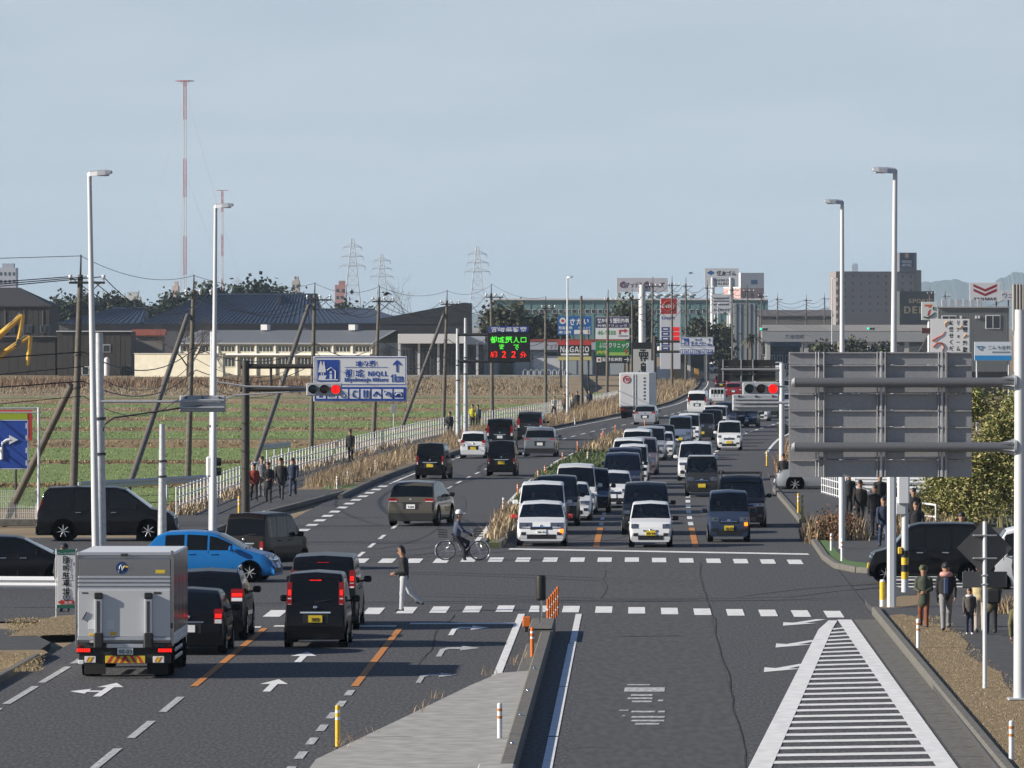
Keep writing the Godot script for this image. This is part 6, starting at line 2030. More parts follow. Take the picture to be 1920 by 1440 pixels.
func guide_sign(label: String, u0: float, v0: float, u1: float, v1: float, d: float, dist: String) -> Node3D:
	var o := board("guide_sign", label, "road sign", u0, v0, u1, v1, d, mats["sign_white"], 0.06)
	var w := (u1 - u0) * d / LENS
	var h := (v1 - v0) * d / LENS
	var B: Material = mats["sign_blue"]
	var Wt: Material = mats["sign_white"]
	var k := w / 175.0   # photo pixels of the nearer sign to metres
	rect(o, "lower_field", 0, -h * 0.5 + 14.5 * k, w - 3 * k, 26 * k, B)
	for e in [[0, h * 0.5 - 2.2 * k, w - 4 * k, 1.2 * k], [0, h * 0.5 - 53 * k, w - 4 * k, 1.2 * k]]: rect(o, "border", e[0], e[1], e[2], e[3], B)
	for sx in [-1.0, 1.0]: rect(o, "border", sx * (w * 0.5 - 2.4 * k), h * 0.5 - 27.5 * k, 1.2 * k, 50 * k, B, 0.014)
	var cx := -w * 0.5 + 27.5 * k
	var cy := h * 0.5 - 27 * k
	rect(o, "emblem_field", cx, cy, 41 * k, 41 * k, B)
	for t in [[-14, 18, 7.5], [-8.5, 17, 6.0]]:
		decal(o, "emblem_tree", [[cx + (t[0] - t[2] * 0.7) * k, cy - 3 * k], [cx + (t[0] + t[2] * 0.7) * k, cy - 3 * k], [cx + (t[0] + 1) * k, cy + t[1] * k], [cx + (t[0] - 1) * k, cy + t[1] * k]], Wt, 0.02 + 0.004 * t[2] / 7.5)
	for x in [-13.0, -9.0]: rect(o, "emblem_trunk", cx + x * k, cy - 6 * k, 1.6 * k, 7 * k, Wt, 0.019)
	decal(o, "emblem_ground", [[cx - 19 * k, cy - 18 * k], [cx + 18 * k, cy - 18 * k], [cx + 18 * k, cy - 16 * k], [cx - 6 * k, cy - 16 * k], [cx - 3 * k, cy - 9 * k], [cx - 17 * k, cy - 9 * k]], Wt, 0.018)
	var s := Shape.new()
	s.path([V3(cx - 2 * k, cy + 0.5 * k, 0), V3(cx + 5 * k, cy + 6 * k, 0), V3(cx + 13.5 * k, cy - 0.5 * k, 0), V3(cx + 13.5 * k, cy - 15 * k, 0)], 1.2 * k, 5)
	part("emblem_house", s, Wt, o, V3(0, 0, 0.005))
	rect(o, "emblem_figure", cx + 4.8 * k, cy - 11 * k, 4.4 * k, 9 * k, Wt, 0.02)
	s = Shape.new()
	s.disc(V3(cx + 4.8 * k, cy - 3 * k, 0.02), Vector3.BACK, 2.2 * k, 12)
	part("emblem_head", s, Wt, o)
	var tx := 11.0 * k
	words(o, "道の駅", V3(tx - 1 * k, h * 0.5 - 13 * k, 0.012), 11.5 * k, B, 39 * k, 0.12)
	rect(o, "rule", tx, h * 0.5 - 20.7 * k, 81 * k, 0.9 * k, B)
	words(o, "都", V3(tx - 33 * k, h * 0.5 - 31 * k, 0.012), 15.5 * k, B, 15.5 * k, 0.12)
	words(o, "城", V3(tx - 12 * k, h * 0.5 - 31 * k, 0.012), 15.5 * k, B, 15.5 * k, 0.12)
	words(o, "NiQLL", V3(tx + 22 * k, h * 0.5 - 33.5 * k, 0.006), 11.5 * k, B, 37 * k)
	words(o, "Miyakonojo Nikuru", V3(tx, h * 0.5 - 45 * k, 0.006), 10 * k, B, 81 * k)
	words(o, dist, V3(w * 0.5 - 18.5 * k, h * 0.5 - 41 * k, 0.006), 15 * k, B, 24 * k)
	var ax := w * 0.5 - 18.5 * k
	var ay := h * 0.5 - 18.5 * k
	decal(o, "arrow", [[ax - 1.6 * k, ay - 11.5 * k], [ax + 1.6 * k, ay - 11.5 * k], [ax + 1.6 * k, ay + 5.5 * k], [ax + 7.5 * k, ay + 0.5 * k], [ax + 7.5 * k, ay + 4.5 * k], [ax, ay + 12 * k], [ax - 7.5 * k, ay + 4.5 * k], [ax - 7.5 * k, ay + 0.5 * k], [ax - 1.6 * k, ay + 5.5 * k]], B, 0.014)
	for i in 8:
		var ix := -w * 0.5 + (14 + 20.8 * i) * k
		var iy := -h * 0.5 + 14.5 * k
		var p := rect(o, "pictogram_field", ix, iy, 17.5 * k, 18 * k, Wt, 0.018)
		s = Shape.new()
		match i:
			0:
				s.disc(V3(ix, iy + 4.5 * k, 0), Vector3.BACK, 2.2 * k, 10)
				s.quad(V3(ix - 4 * k, iy - 7 * k, 0), V3(ix + 4 * k, iy - 7 * k, 0), V3(ix + 2 * k, iy + 2 * k, 0), V3(ix - 2 * k, iy + 2 * k, 0))
			1:
				for q in 3: s.quad(V3(ix + (-6.5 + 4.5 * q) * k, iy - 6 * k, 0), V3(ix + (-3.3 + 4.5 * q) * k, iy - 6 * k, 0), V3(ix + (-3.3 + 4.5 * q) * k, iy + 5 * k, 0), V3(ix + (-6.5 + 4.5 * q) * k, iy + 5 * k, 0))
			2:
				s.torus(V3(ix, iy - 3 * k, 0), Vector3.BACK, 4 * k, 0.8 * k, 14, 4)
				s.tube(V3(ix - 2 * k, iy + 6 * k, 0), V3(ix - 1 * k, iy, 0), 0.9 * k, 0.9 * k, 4)
			3: s.path([V3(ix + 3 * k, iy + 6 * k, 0), V3(ix - 2 * k, iy + 5 * k, 0), V3(ix - 3 * k, iy, 0), V3(ix - 2 * k, iy - 5 * k, 0), V3(ix + 3 * k, iy - 6 * k, 0)], 1.3 * k, 5)
			4:
				s.tube(V3(ix - 3 * k, iy - 7 * k, 0), V3(ix - 3 * k, iy + 7 * k, 0), 1.2 * k, 1.8 * k, 4)
				s.tube(V3(ix + 3 * k, iy - 7 * k, 0), V3(ix + 3 * k, iy + 7 * k, 0), 1.2 * k, 1.6 * k, 4)
			5:
				s.path([V3(ix - 7 * k, iy - 4 * k, 0), V3(ix - 3 * k, iy + 1 * k, 0), V3(ix, iy + 4 * k, 0), V3(ix + 3 * k, iy + 1 * k, 0), V3(ix + 7 * k, iy - 4 * k, 0)], 1.3 * k, 5)
				s.disc(V3(ix, iy + 2 * k, 0.01), Vector3.BACK, 2.2 * k, 10)
			6:
				s.path([V3(ix - 4 * k, iy - 2 * k, 0), V3(ix + 1 * k, iy + 3 * k, 0), V3(ix + 5 * k, iy + 1 * k, 0), V3(ix + 6 * k, iy - 6 * k, 0)], 1.6 * k, 5)
				s.disc(V3(ix - 5 * k, iy + 4 * k, 0.0), Vector3.BACK, 1.5 * k, 8)
			7:
				s.quad(V3(ix - 8 * k, iy - 7 * k, 0), V3(ix + 8 * k, iy - 7 * k, 0), V3(ix + 8 * k, iy + 3 * k, 0), V3(ix - 8 * k, iy + 3 * k, 0))
				var c := Shape.new()
				c.path([V3(ix - 6 * k, iy - 3 * k, 0), V3(ix - 3 * k, iy + 0.8 * k, 0), V3(ix + 3 * k, iy + 0.8 * k, 0), V3(ix + 6 * k, iy - 3 * k, 0)], 1.3 * k, 5)
				part("pictogram_logo", c, Wt, o, V3(0, 0, 0.026))
		part("pictogram_logo", s, B, o, V3(0, 0, 0.021))
	return o

func build_signs() -> void:
	var s: Shape
	var o: Node3D
	# the roadside-station guide signs
	var p := ground_at(460, 972)
	var d := -p.z
	o = guide_sign("blue and white guide sign for a roadside station, one kilometre ahead", 588, 668, 763, 753, d, "1km")
	var px := p.x - o.position.x
	s = Shape.new()
	s.tube(V3(px, -o.position.y, -0.2), V3(px, 7.7 - 70.0 * d / LENS - o.position.y - 0.02, -0.2), 0.17, 0.15, 12)
	part("mast", s, mats["brown_pole"], o)
	for v in [687, 730]:
		var y: float = point_at(0, v, d).y - o.position.y
		s = Shape.new()
		s.tube(V3(px - 0.2, y, -0.2), V3(1.6, y, -0.2), 0.1, 0.08, 8)
		part("arm", s, mats["brown_pole"], o)
	slab_box(o, "arm_brace", V3(px + 1.0, point_at(0, 708, d).y - o.position.y, -0.2), V3(0.1, 1.0, 0.1), mats["brown_pole"])
	o = guide_sign("small blue and white guide sign far down the road before the fuel station", 1275, 632, 1337, 665, 690.0, "500m")
	px = point_at(1228, 650, 690.0).x - o.position.x
	for y in [0.45, -0.6]:
		s = Shape.new()
		s.tube(V3(px, y, -0.2), V3(1.2, y, -0.2), 0.14, 0.12, 8)
		part("arm", s, mats["brown_pole"], o)
	s = Shape.new()
	s.tube(V3(px, -o.position.y, -0.2), V3(px, 1.0, -0.2), 0.2, 0.18, 10)
	part("mast", s, mats["brown_pole"], o)
	# LED travel-time board
	d = 400.0
	o = board("message_board", "dark LED travel time board with green and red characters", "message board", 914, 624, 994, 679, d, mats["black"], 0.3)
	var k := d / LENS
	var hd := slab_box(o, "header", V3(0, 34 * k, -0.05), V3(74 * k, 11 * k, 0.2), paint(Color(0.02, 0.05, 0.3), 0.5), 0.01)
	words(hd, "宮崎県警察", V3(0, 0, 0.105), 9.5 * k, mats["sign_white"], 68 * k, 0.11)
	var gl := lamp("led_green", Color(0.35, 1.0, 0.25), 0.75)
	var rl := lamp("led_red", Color(1.0, 0.13, 0.05), 0.9)
	words(o, "都城駅入口", V3(0, 15 * k, 0.01), 13 * k, gl, 70 * k, 0.1)
	words(o, "ま", V3(-13 * k, 1.5 * k, 0.01), 12 * k, gl)
	words(o, "で", V3(14 * k, 1.5 * k, 0.01), 12 * k, gl)
	words(o, "約", V3(-28 * k, -13 * k, 0.01), 13 * k, rl)
	words(o, "2", V3(-9 * k, -13 * k, 0.01), 12 * k, rl)
	words(o, "2", V3(9 * k, -13 * k, 0.01), 12 * k, rl)
	words(o, "分", V3(27 * k, -13 * k, 0.01), 13 * k, rl)
	for y in [24.0, -26.0]:
		s = Shape.new()
		s.tube(V3(-96 * k, y * k, -0.35), V3(10 * k, y * k, -0.35), 0.09, 0.09, 8)
		part("arm", s, mats["dark_metal"], o)
	slab_box(o, "side_lamp", V3(43 * k, -16 * k, 0), V3(3 * k, 10 * k, 0.1), mats["dark_metal"])
	# big signboard seen from behind
	d = 133.7
	k = d / LENS
	var c := point_at(1651, 777, d)
	o = thing("overhead_signboard", "huge grey signboard seen from behind on two thick pipes", "road sign", c)
	var W := 343 * k
	var Hh := 235 * k
	var ys := [660, 684, 712, 738, 769, 800, 833, 862, 895]
	for i in ys.size() - 1:
		slab_box(o, "back_panel", V3(0, (777 - (ys[i] + ys[i + 1]) * 0.5) * k, -0.06), V3(W, (ys[i + 1] - ys[i]) * k - 0.006, 0.03), mats["sign_back"], 0.004)
		slab_box(o, "panel_rib", V3(0, (777 - ys[i]) * k - 0.02, -0.02), V3(W - 0.01, 0.03, 0.05), mats["sign_back"], 0.006)
	for u in [1530, 1535, 1545, 1645, 1652, 1660, 1760, 1766, 1774]:
		slab_box(o, "upright_channel", V3((u - 1651) * k, 0, 0.015), V3(0.025 if u % 5 == 0 else 0.05, Hh, 0.05), mats["galvanised"] if u in [1535, 1652, 1766] else mats["sign_back"], 0.006)
	for u in [1529, 1644, 1758]:
		for i in range(1, 8): slab_box(o, "bolt", V3((u - 1651) * k, (777 - ys[i]) * k, 0.04), V3(0.03, 0.03, 0.04), mats["chrome"], 0.006)
	var mx := (1909 - 1651) * k
	for v in [717, 838]:
		var y: float = (777.0 - v) * k
		s = Shape.new()
		s.tube(V3((1489 - 1651) * k, y, 0.16), V3(mx, y, 0.16), 0.095, 0.1, 16)
		part("pipe_arm", s, mat("arm_paint", Color(0.15, 0.155, 0.165), 0.45, 0.2), o)
		s = Shape.new()
		s.tube(V3((1484 - 1651) * k, y, 0.16), V3((1489 - 1651) * k, y, 0.16), 0.06, 0.1, 16)
		part("end_cap", s, mats["white_metal"], o)
		s = Shape.new()
		s.tube(V3((1900 - 1651) * k, y, 0.16), V3((1905 - 1651) * k, y, 0.16), 0.17, 0.17, 16)
		part("flange", s, mats["galvanised"], o)
		for q in 6:
			var f := TAU * q / 6
			s = Shape.new()
			s.quad(V3((1876 - 1651) * k, y + cos(f) * 0.1, 0.16 + sin(f) * 0.1), V3((1900 - 1651) * k, y + cos(f) * 0.1, 0.16 + sin(f) * 0.1), V3((1900 - 1651) * k, y + cos(f) * 0.17, 0.16 + sin(f) * 0.17), V3((1890 - 1651) * k, y + cos(f) * 0.13, 0.16 + sin(f) * 0.13))
			part("gusset", s, mats["galvanised"], o)
	s = Shape.new()
	s.tube(V3(mx + 0.03, -c.y, 0.16), V3(mx + 0.03, 2.1, 0.16), 0.13, 0.11, 16)
	part("mast", s, mats["pole_white"], o)
	slab_box(o, "base_plate", V3(mx + 0.03, -c.y + 0.16, 0.16), V3(0.5, 0.05, 0.5), mats["galvanised"])
	# diamond warning sign from behind
	o = thing("warning_sign", "diamond warning sign with lower plate seen from behind on a white post", "road sign", ground_at(1847, 1303))
	d = -o.position.z
	k = d / LENS
	s = Shape.new()
	s.tube(Vector3.ZERO, V3(0, 325 * k, 0), 0.045, 0.045, 10)
	part("post", s, mats["white_metal"], o)
	var y0 := 275 * k
	s = Shape.new()
	var r := 52 * k
	s.plate(PackedVector2Array([V2(-r, y0), V2(-0.03, y0 - r + 0.03), V2(0.03, y0 - r + 0.03), V2(r, y0), V2(0.03, y0 + r - 0.03), V2(-0.03, y0 + r - 0.03)]), -0.08, -0.05)
	var grey := mat("sign_back_dark", Color(0.085, 0.085, 0.09), 0.35, 0.3)
	part("diamond_plate", s, grey, o)
	slab_box(o, "lower_plate", V3(0, 216 * k, -0.065), V3(84 * k, 30 * k, 0.03), grey, 0.008)
	for y in [299, 256, 224, 207]: slab_box(o, "clamp", V3(0, y * k, 0.0), V3(0.5 if y > 250 else 0.14, 0.035, 0.11), mats["sign_back"], 0.01)
	# blue turn-arrow sign at the edge and the colourful board behind it
	d = 247.0
	k = d / LENS
	o = board("direction_sign", "blue lane sign with white turn arrow above the mesh fence", "road sign", -62, 787, 53, 880, d, mats["sign_blue"], 0.05)
	var bx := -4.5
	s = Shape.new()
	s.path([V3((12 - bx - 9) * k, -28 * k, 0), V3((12 - bx - 9) * k, -6 * k, 0), V3((14 - bx - 9) * k, 3 * k, 0), V3((21 - bx - 9) * k, 8 * k, 0), V3((28 - bx - 9) * k, 9 * k, 0)], 3.2 * k, 6)
	part("arrow", s, mats["sign_white"], o)
	decal(o, "arrow", [[(26 - bx - 9) * k, 0.0], [(43 - bx - 9) * k, 9 * k], [(26 - bx - 9) * k, 18 * k]], mats["sign_white"], 0.04)
	for i in 4: rect(o, "lane_mark", 53.5 * k, (35 - i * 23) * k, 2 * k, 10 * k, mats["sign_white"], 0.015)
	for e in [[0, 45.5, 113, 1.2], [0, -45.5, 113, 1.2], [56.5, 0, 1.0, 92]]: rect(o, "border", e[0] * k, e[1] * k, e[2] * k, e[3] * k, mats["sign_white"], 0.014)
	px = (72 + 4.5) * k
	s = Shape.new()
	s.tube(V3(px, -o.position.y, -0.1), V3(px, 70 * k, -0.1), 0.06, 0.05, 10)
	part("post", s, mats["pole_white"], o)
	for y in [68, 60]:
		s = Shape.new()
		s.tube(V3(-1.6, y * k, -0.1), V3(px, y * k, -0.1), 0.035, 0.035, 6)
		part("arm", s, mats["galvanised"], o)
	o = board("colourful_board", "red and lime green board behind the blue lane sign", "sign", -60, 769, 60, 826, 262.0, mats["rail_red"], 0.05)
	k = 262.0 / LENS
	var wob := []
	for i in 22: wob.append([(-58 + i * 5.2) * k, (22 + (3 if i % 2 == 0 else 0)) * k])
	wob.append([53 * k, -22 * k]); wob.append([-58 * k, -22 * k])
	decal(o, "green_field", wob, paint(Color(0.3, 0.4, 0.02), 0.5))
	legs(o, [-0.6, 0.6], 0.05, mats["dark_metal"])
	# sign backs over the far lanes
	o = thing("overhead_signboard", "dark guide signboard seen from behind over the bend", "road sign", point_at(1400, 695, 322.0))
	k = 322.0 / LENS
	for i in 3: slab_box(o, "back_panel", V3(0, (14 - i * 13.5) * k, -0.05), V3(108 * k, 12.8 * k, 0.03), mat("sign_back_brown", Color(0.035, 0.033, 0.032), 0.5, 0.2), 0.006)
	for x in [-44, -10, 12]: slab_box(o, "upright_channel", V3(x * k, 0, 0.0), V3(0.06, 42 * k, 0.05), mats["sign_back"], 0.01)
	s = Shape.new()
	s.tube(V3(-48 * k, 2 * k, 0.1), V3(66 * k, 2 * k, 0.1), 0.06, 0.06, 8)
	part("pipe_arm", s, mats["sign_back"], o)
	s = Shape.new()
	s.tube(V3(66 * k, -o.position.y, 0.1), V3(66 * k, 14 * k, 0.1), 0.14, 0.12, 12)
	part("mast", s, mats["pole_white"], o)
	s = Shape.new()
	s.lathe(V3(68 * k, -110 * k, -0.1), [[0.0, 0.03], [0.3, 0.03], [0.3, 0.0], [0.0, 0.0]], Basis(Vector3.RIGHT, PI / 2), 18)
	part("round_plate", s, mats["sign_back_dark"], o)
	# small plates in the fields and by the verge
	o = board("small_sign", "small pale sign plate on a post in the wheat field", "sign", 733, 758, 743, 775, 470.0, mats["sign_back"], 0.04)
	legs(o, [0.0], 0.04, mats["galvanised"], 0.3)
	o = board("green_sign", "green notice board with white writing by the double guard rail", "sign", 1706, 898, 1722, 930, 290.0, paint(Color(0.01, 0.09, 0.04), 0.5), 0.05)
	rect(o, "print", 0, 0.1, 0.2, 0.1, mats["sign_white"], 0.01)
	legs(o, [-0.15, 0.15], 0.03, mats["galvanised"])

# ================================================================ fields and plants
func leaf_mat(key: String, rough := 0.7, back := 0.25) -> StandardMaterial3D:
	if not mats.has(key):
		var m := StandardMaterial3D.new()
		m.vertex_color_use_as_albedo = true
		m.roughness = rough
		m.backlight_enabled = true
		m.backlight = Color(back, back, back * 0.5)
		mats[key] = m
	return mats[key]

func blades(spots: Array, h0: float, h1: float, w: float, cols: Array, per := 1, bend_ := 0.35) -> Shape:   # thin grass blades, one bent triangle pair each
	var s := Shape.new()
	s.use_c = true
	for p in spots:
		for k in per:
			var h := rng.randf_range(h0, h1)
			var a := rng.randf() * TAU
			var o := V3(cos(a), 0, sin(a))
			var side := V3(-o.z, 0, o.x) * w * rng.randf_range(0.6, 1.3)
			var at: Vector3 = p + V3(rng.randf_range(-0.18, 0.18), -0.02, rng.randf_range(-0.18, 0.18))
			var mid := at + o * h * bend_ * 0.35 + V3(0, h * 0.6, 0)
			var tip := at + o * h * bend_ * rng.randf_range(0.6, 1.6) + V3(0, h, 0)
			var c: Color = cols[rng.randi() % cols.size()]
			var v := rng.randf_range(0.75, 1.25)
			s.col = Color(c.r * v, c.g * v, c.b * v)
			s.quad(at - side, at + side, mid + side * 0.8, mid - side * 0.8)
			s.tri(mid - side * 0.8, mid + side * 0.8, tip)
	return s

func leaves(blobs: Array, n: int, size: float, cols: Array, hollow := 0.55, wide := 0.32) -> Shape:   # leaf faces spread through blobs [centre, radii]
	var s := Shape.new()
	s.use_c = true
	var clumps := []
	for i in n / 14:
		var b: Array = blobs[rng.randi() % blobs.size()]
		var dir := V3(rng.randfn(), rng.randfn(), rng.randfn()).normalized()
		clumps.append(b[0] + dir * b[1] * rng.randf_range(hollow, 1.05))
	for i in n:
		var c: Vector3 = clumps[rng.randi() % clumps.size()]
		var p := c + V3(rng.randfn(), rng.randfn(), rng.randfn()) * size * 1.3
		var x := V3(rng.randfn(), rng.randfn() * 0.6, rng.randfn()).normalized()
		var y := x.cross(V3(rng.randfn(), rng.randfn(), rng.randfn())).normalized()
		var l := size * rng.randf_range(0.6, 1.4)
		var w := l * wide
		var k: Color = cols[rng.randi() % cols.size()]
		var v := rng.randf_range(0.7, 1.3)
		s.col = Color(k.r * v, k.g * v, k.b * v)
		s.quad(p - x * l * 0.5, p - y * w, p + x * l * 0.5, p + y * w)
	return s

func limb(s: Shape, at: Vector3, dir: Vector3, len: float, r: float, depth: int, spread := 0.6) -> void:
	var pts := [at]
	var d := dir
	var p := at
	for i in 4:
		d = (d + V3(rng.randfn(), rng.randfn() * 0.5 + 0.15, rng.randfn()) * 0.16).normalized()
		p += d * len * 0.25
		pts.append(p)
	s.path(pts, r, 5, r * 0.55)
	if depth <= 0: return
	for i in 2 + rng.randi() % 2:
		var q: Vector3 = pts[2 + rng.randi() % 3]
		var nd := (d + V3(rng.randfn(), rng.randfn() * 0.6 + 0.2, rng.randfn()) * spread).normalized()
		limb(s, q, nd, len * rng.randf_range(0.6, 0.8), r * 0.55, depth - 1, spread)

func tree(called: String, label: String, u: float, v: float, d: float, base_y: float, wide: float, cols: Array, n: int, leaf: float, group := "") -> void:
	# u, v: sighting of the crown's top; wide: crown width
	var top := point_at(u, v, d)
	var at := V3(top.x, base_y, -d)
	var h := top.y - base_y
	var o := thing(called, label, "tree", at, 0.0, group)
	var s := Shape.new()
	s.tube(Vector3.ZERO, V3(0.1, h * 0.5, 0), wide * 0.05 + 0.1, wide * 0.03, 7)
	for k in 5: limb(s, V3(0.05, h * (0.25 + 0.08 * k), 0), V3(cos(k * 2.4), 0.8, sin(k * 2.4)).normalized(), h * 0.35, wide * 0.02, 1)
	part("trunk", s, paint(Color(0.06, 0.045, 0.03), 0.9), o)
	var blobs := []
	for k in 9:
		var a := k * 2.4
		var rr := wide * 0.28 * sqrt(k / 9.0)
		var hh := h * (0.8 - 0.45 * k / 9.0) - wide * 0.05
		blobs.append([V3(cos(a) * rr, minf(hh, h * 0.84), sin(a) * rr), V3(wide * 0.3, h * 0.2, wide * 0.3)])
	part("crown", leaves(blobs, n * 2, leaf, cols, 0.25, 0.5), leaf_mat("leaf"), o)

func bare_tree(label: String, u: float, v: float, d: float, base_y: float, wide: float, r: float, depth := 4) -> void:
	var top := point_at(u, v, d)
	var h := top.y - base_y
	var o := thing("bare_tree", label, "tree", V3(top.x, base_y, -d))
	var s := Shape.new()
	s.tube(Vector3.ZERO, V3(0, h * 0.25, 0), r, r * 0.8, 7)
	part("trunk", s, paint(Color(0.07, 0.05, 0.035), 0.9), o)
	s = Shape.new()
	for k in 5:
		var a := k * TAU / 5 + 0.3
		limb(s, V3(0, h * 0.2, 0), V3(cos(a) * wide / h, 1.0, sin(a) * 0.6).normalized(), h * 0.42, r * 0.55, depth, 0.55)
	part("branches_crown", s, paint(Color(0.085, 0.06, 0.045), 0.9), o)

func mound(v: float, h: float, wide: float, seed_: int) -> Shape:   # a long low field bank across the fields
	var nz := FastNoiseLite.new()
	nz.seed = seed_
	nz.frequency = 0.08
	var d := LENS * EYE / (v - LEVEL)
	var x1 := on_road(-20.5, d).x
	var x0 := -960.0 * d / LENS - 12.0
	var s := Shape.new()
	var n := int((x1 - x0) / 1.2)
	var prof := [[-0.5, 0.0], [-0.3, 0.65], [-0.05, 1.0], [0.2, 0.8], [0.5, 0.0]]
	for i in n:
		for k in 4:
			var q := []
			for e in [[i, k], [i + 1, k], [i + 1, k + 1], [i, k + 1]]:
				var x = x0 + (x1 - x0) * e[0] / n
				var j := nz.get_noise_2d(x, e[1] * 9.0)
				q.append(V3(x, -0.05 + maxf(0.0, prof[e[1]][1] * h * (1.0 + 0.7 * j)), -d - wide * prof[e[1]][0] + j * wide * 0.2))
			s.quad(q[3], q[2], q[1], q[0])
	return s

func build_fields() -> void:
	var s: Shape
	var gi := 0
	for b in [[913, 952], [869, 905], [839, 862], [808, 822], [789, 801], [771, 781], [757, 765], [736, 746]]:
		s = Shape.new()
		var d0: float = LENS * EYE / (b[1] - LEVEL)
		var d1: float = LENS * EYE / (b[0] - LEVEL)
		var near_x: float = on_road(-20.2, d0).x if d0 > 262 else on_road(-24.0, d0).x
		s.flat(PackedVector2Array([V2(-980.0 * d0 / LENS - 30, -d0), V2(near_x, -d0), V2(on_road(-20.2, d1).x, -d1), V2(-980.0 * d1 / LENS - 30, -d1)]), -0.03)
		var f := setting("field", s, mats["crop"], "strip of short green wheat between dry field banks", "field")
		var spots := []
		for i in 2600:
			var d := lerpf(d0, d1, rng.randf())
			spots.append(V3(lerpf(-970.0 * d / LENS - 6, on_road(-20.5, d).x, rng.randf()), 0, -d))
		stuff(part("wheat_grass", blades(spots, 0.04, 0.1, 0.02 * d0 / 300.0, [Color(0.11, 0.19, 0.04), Color(0.16, 0.24, 0.06), Color(0.24, 0.26, 0.1)]), leaf_mat("leaf"), f))
	for e in [[912, 0.13, 0.9], [868, 0.12, 1.0], [838, 0.46, 2.4], [806, 0.16, 2.0], [788, 0.24, 3.0], [770, 0.28, 4.0], [757, 0.42, 5.0]]:
		s = mound(e[0], e[1], e[2], int(e[0]))
		var m := setting("field_bank", s, mats["earth"], "low dry earth bank between two strips of wheat", "bank")
		var spots := []
		var d: float = LENS * EYE / (e[0] - LEVEL)
		for i in 5200:
			spots.append(V3(lerpf(-970.0 * d / LENS - 6, on_road(-20.5, d).x, rng.randf()), e[1] * rng.randf_range(0.1, 0.8), -d + e[2] * rng.randf_range(-0.35, 0.45)))
		stuff(part("dry_grass", blades(spots, 0.05, 0.16, 0.02 * d / 350.0, [Color(0.34, 0.24, 0.12), Color(0.26, 0.17, 0.08), Color(0.42, 0.33, 0.19), Color(0.12, 0.09, 0.05)]), leaf_mat("leaf"), m))
	# the bank and terrace the buildings stand on
	s = Shape.new()
	for i in 40:
		var xa := lerpf(-110.0, 8.0, i / 40.0)
		var xb := lerpf(-110.0, 8.0, (i + 1) / 40.0)
		for e in [[690.0, -0.05, 740.0, 0.45], [740.0, 0.45, 790.0, 1.2], [790.0, 1.2, 1500.0, 1.2]]:
			s.quad(V3(xa, e[1], -e[0]), V3(xb, e[1], -e[0]), V3(xb, e[3], -e[2]), V3(xa, e[3], -e[2]))
	var bank := setting("embankment", s, mats["earth"], "brown weedy embankment below the school and the car shops", "bank")
	var spots := []
	for i in 15000:
		var t := rng.randf()
		var x := rng.randf_range(-75.0, 6.0)
		spots.append(V3(x, lerpf(0.0, 1.15, t), -lerpf(700.0, 795.0, t)))
	stuff(part("dry_grass", blades(spots, 0.12, 0.4, 0.04, [Color(0.26, 0.17, 0.09), Color(0.18, 0.115, 0.06), Color(0.34, 0.25, 0.14), Color(0.13, 0.13, 0.05), Color(0.1, 0.07, 0.045)]), leaf_mat("leaf"), bank))
	spots = []
	for i in 7000: spots.append(V3(rng.randf_range(-66.0, -22.0), 0.5, -rng.randf_range(740.0, 780.0)))
	stuff(part("weeds", blades(spots, 0.4, 1.2, 0.04, [Color(0.2, 0.12, 0.07), Color(0.14, 0.085, 0.05), Color(0.26, 0.17, 0.1)]), leaf_mat("leaf"), bank))
	s = Shape.new()
	s.bevel(V3(-6.0, 1.3, -793.0), V3(29.0, 0.35, 0.5), 0.03)
	part("retaining_kerb", s, mats["concrete"], bank)

func verge(label: String, q0: float, q1: float, d0: float, d1: float, n: int, h0: float, h1: float, cols: Array, w := 0.025) -> void:
	var spots := []
	for i in n:
		var t := pow(rng.randf(), 1.35)
		var d := lerpf(d0, d1, t)
		if sin(d * 0.22) + sin(d * 0.57 + 1.0) + rng.randfn() * 0.7 < -0.6: continue
		spots.append(on_road(rng.randf_range(q0, q1), d, 0.13))
	var o := stuff(whole("dry_grass", blades(spots, h0, h1, w, cols, 2), leaf_mat("leaf"), label, "grass"))

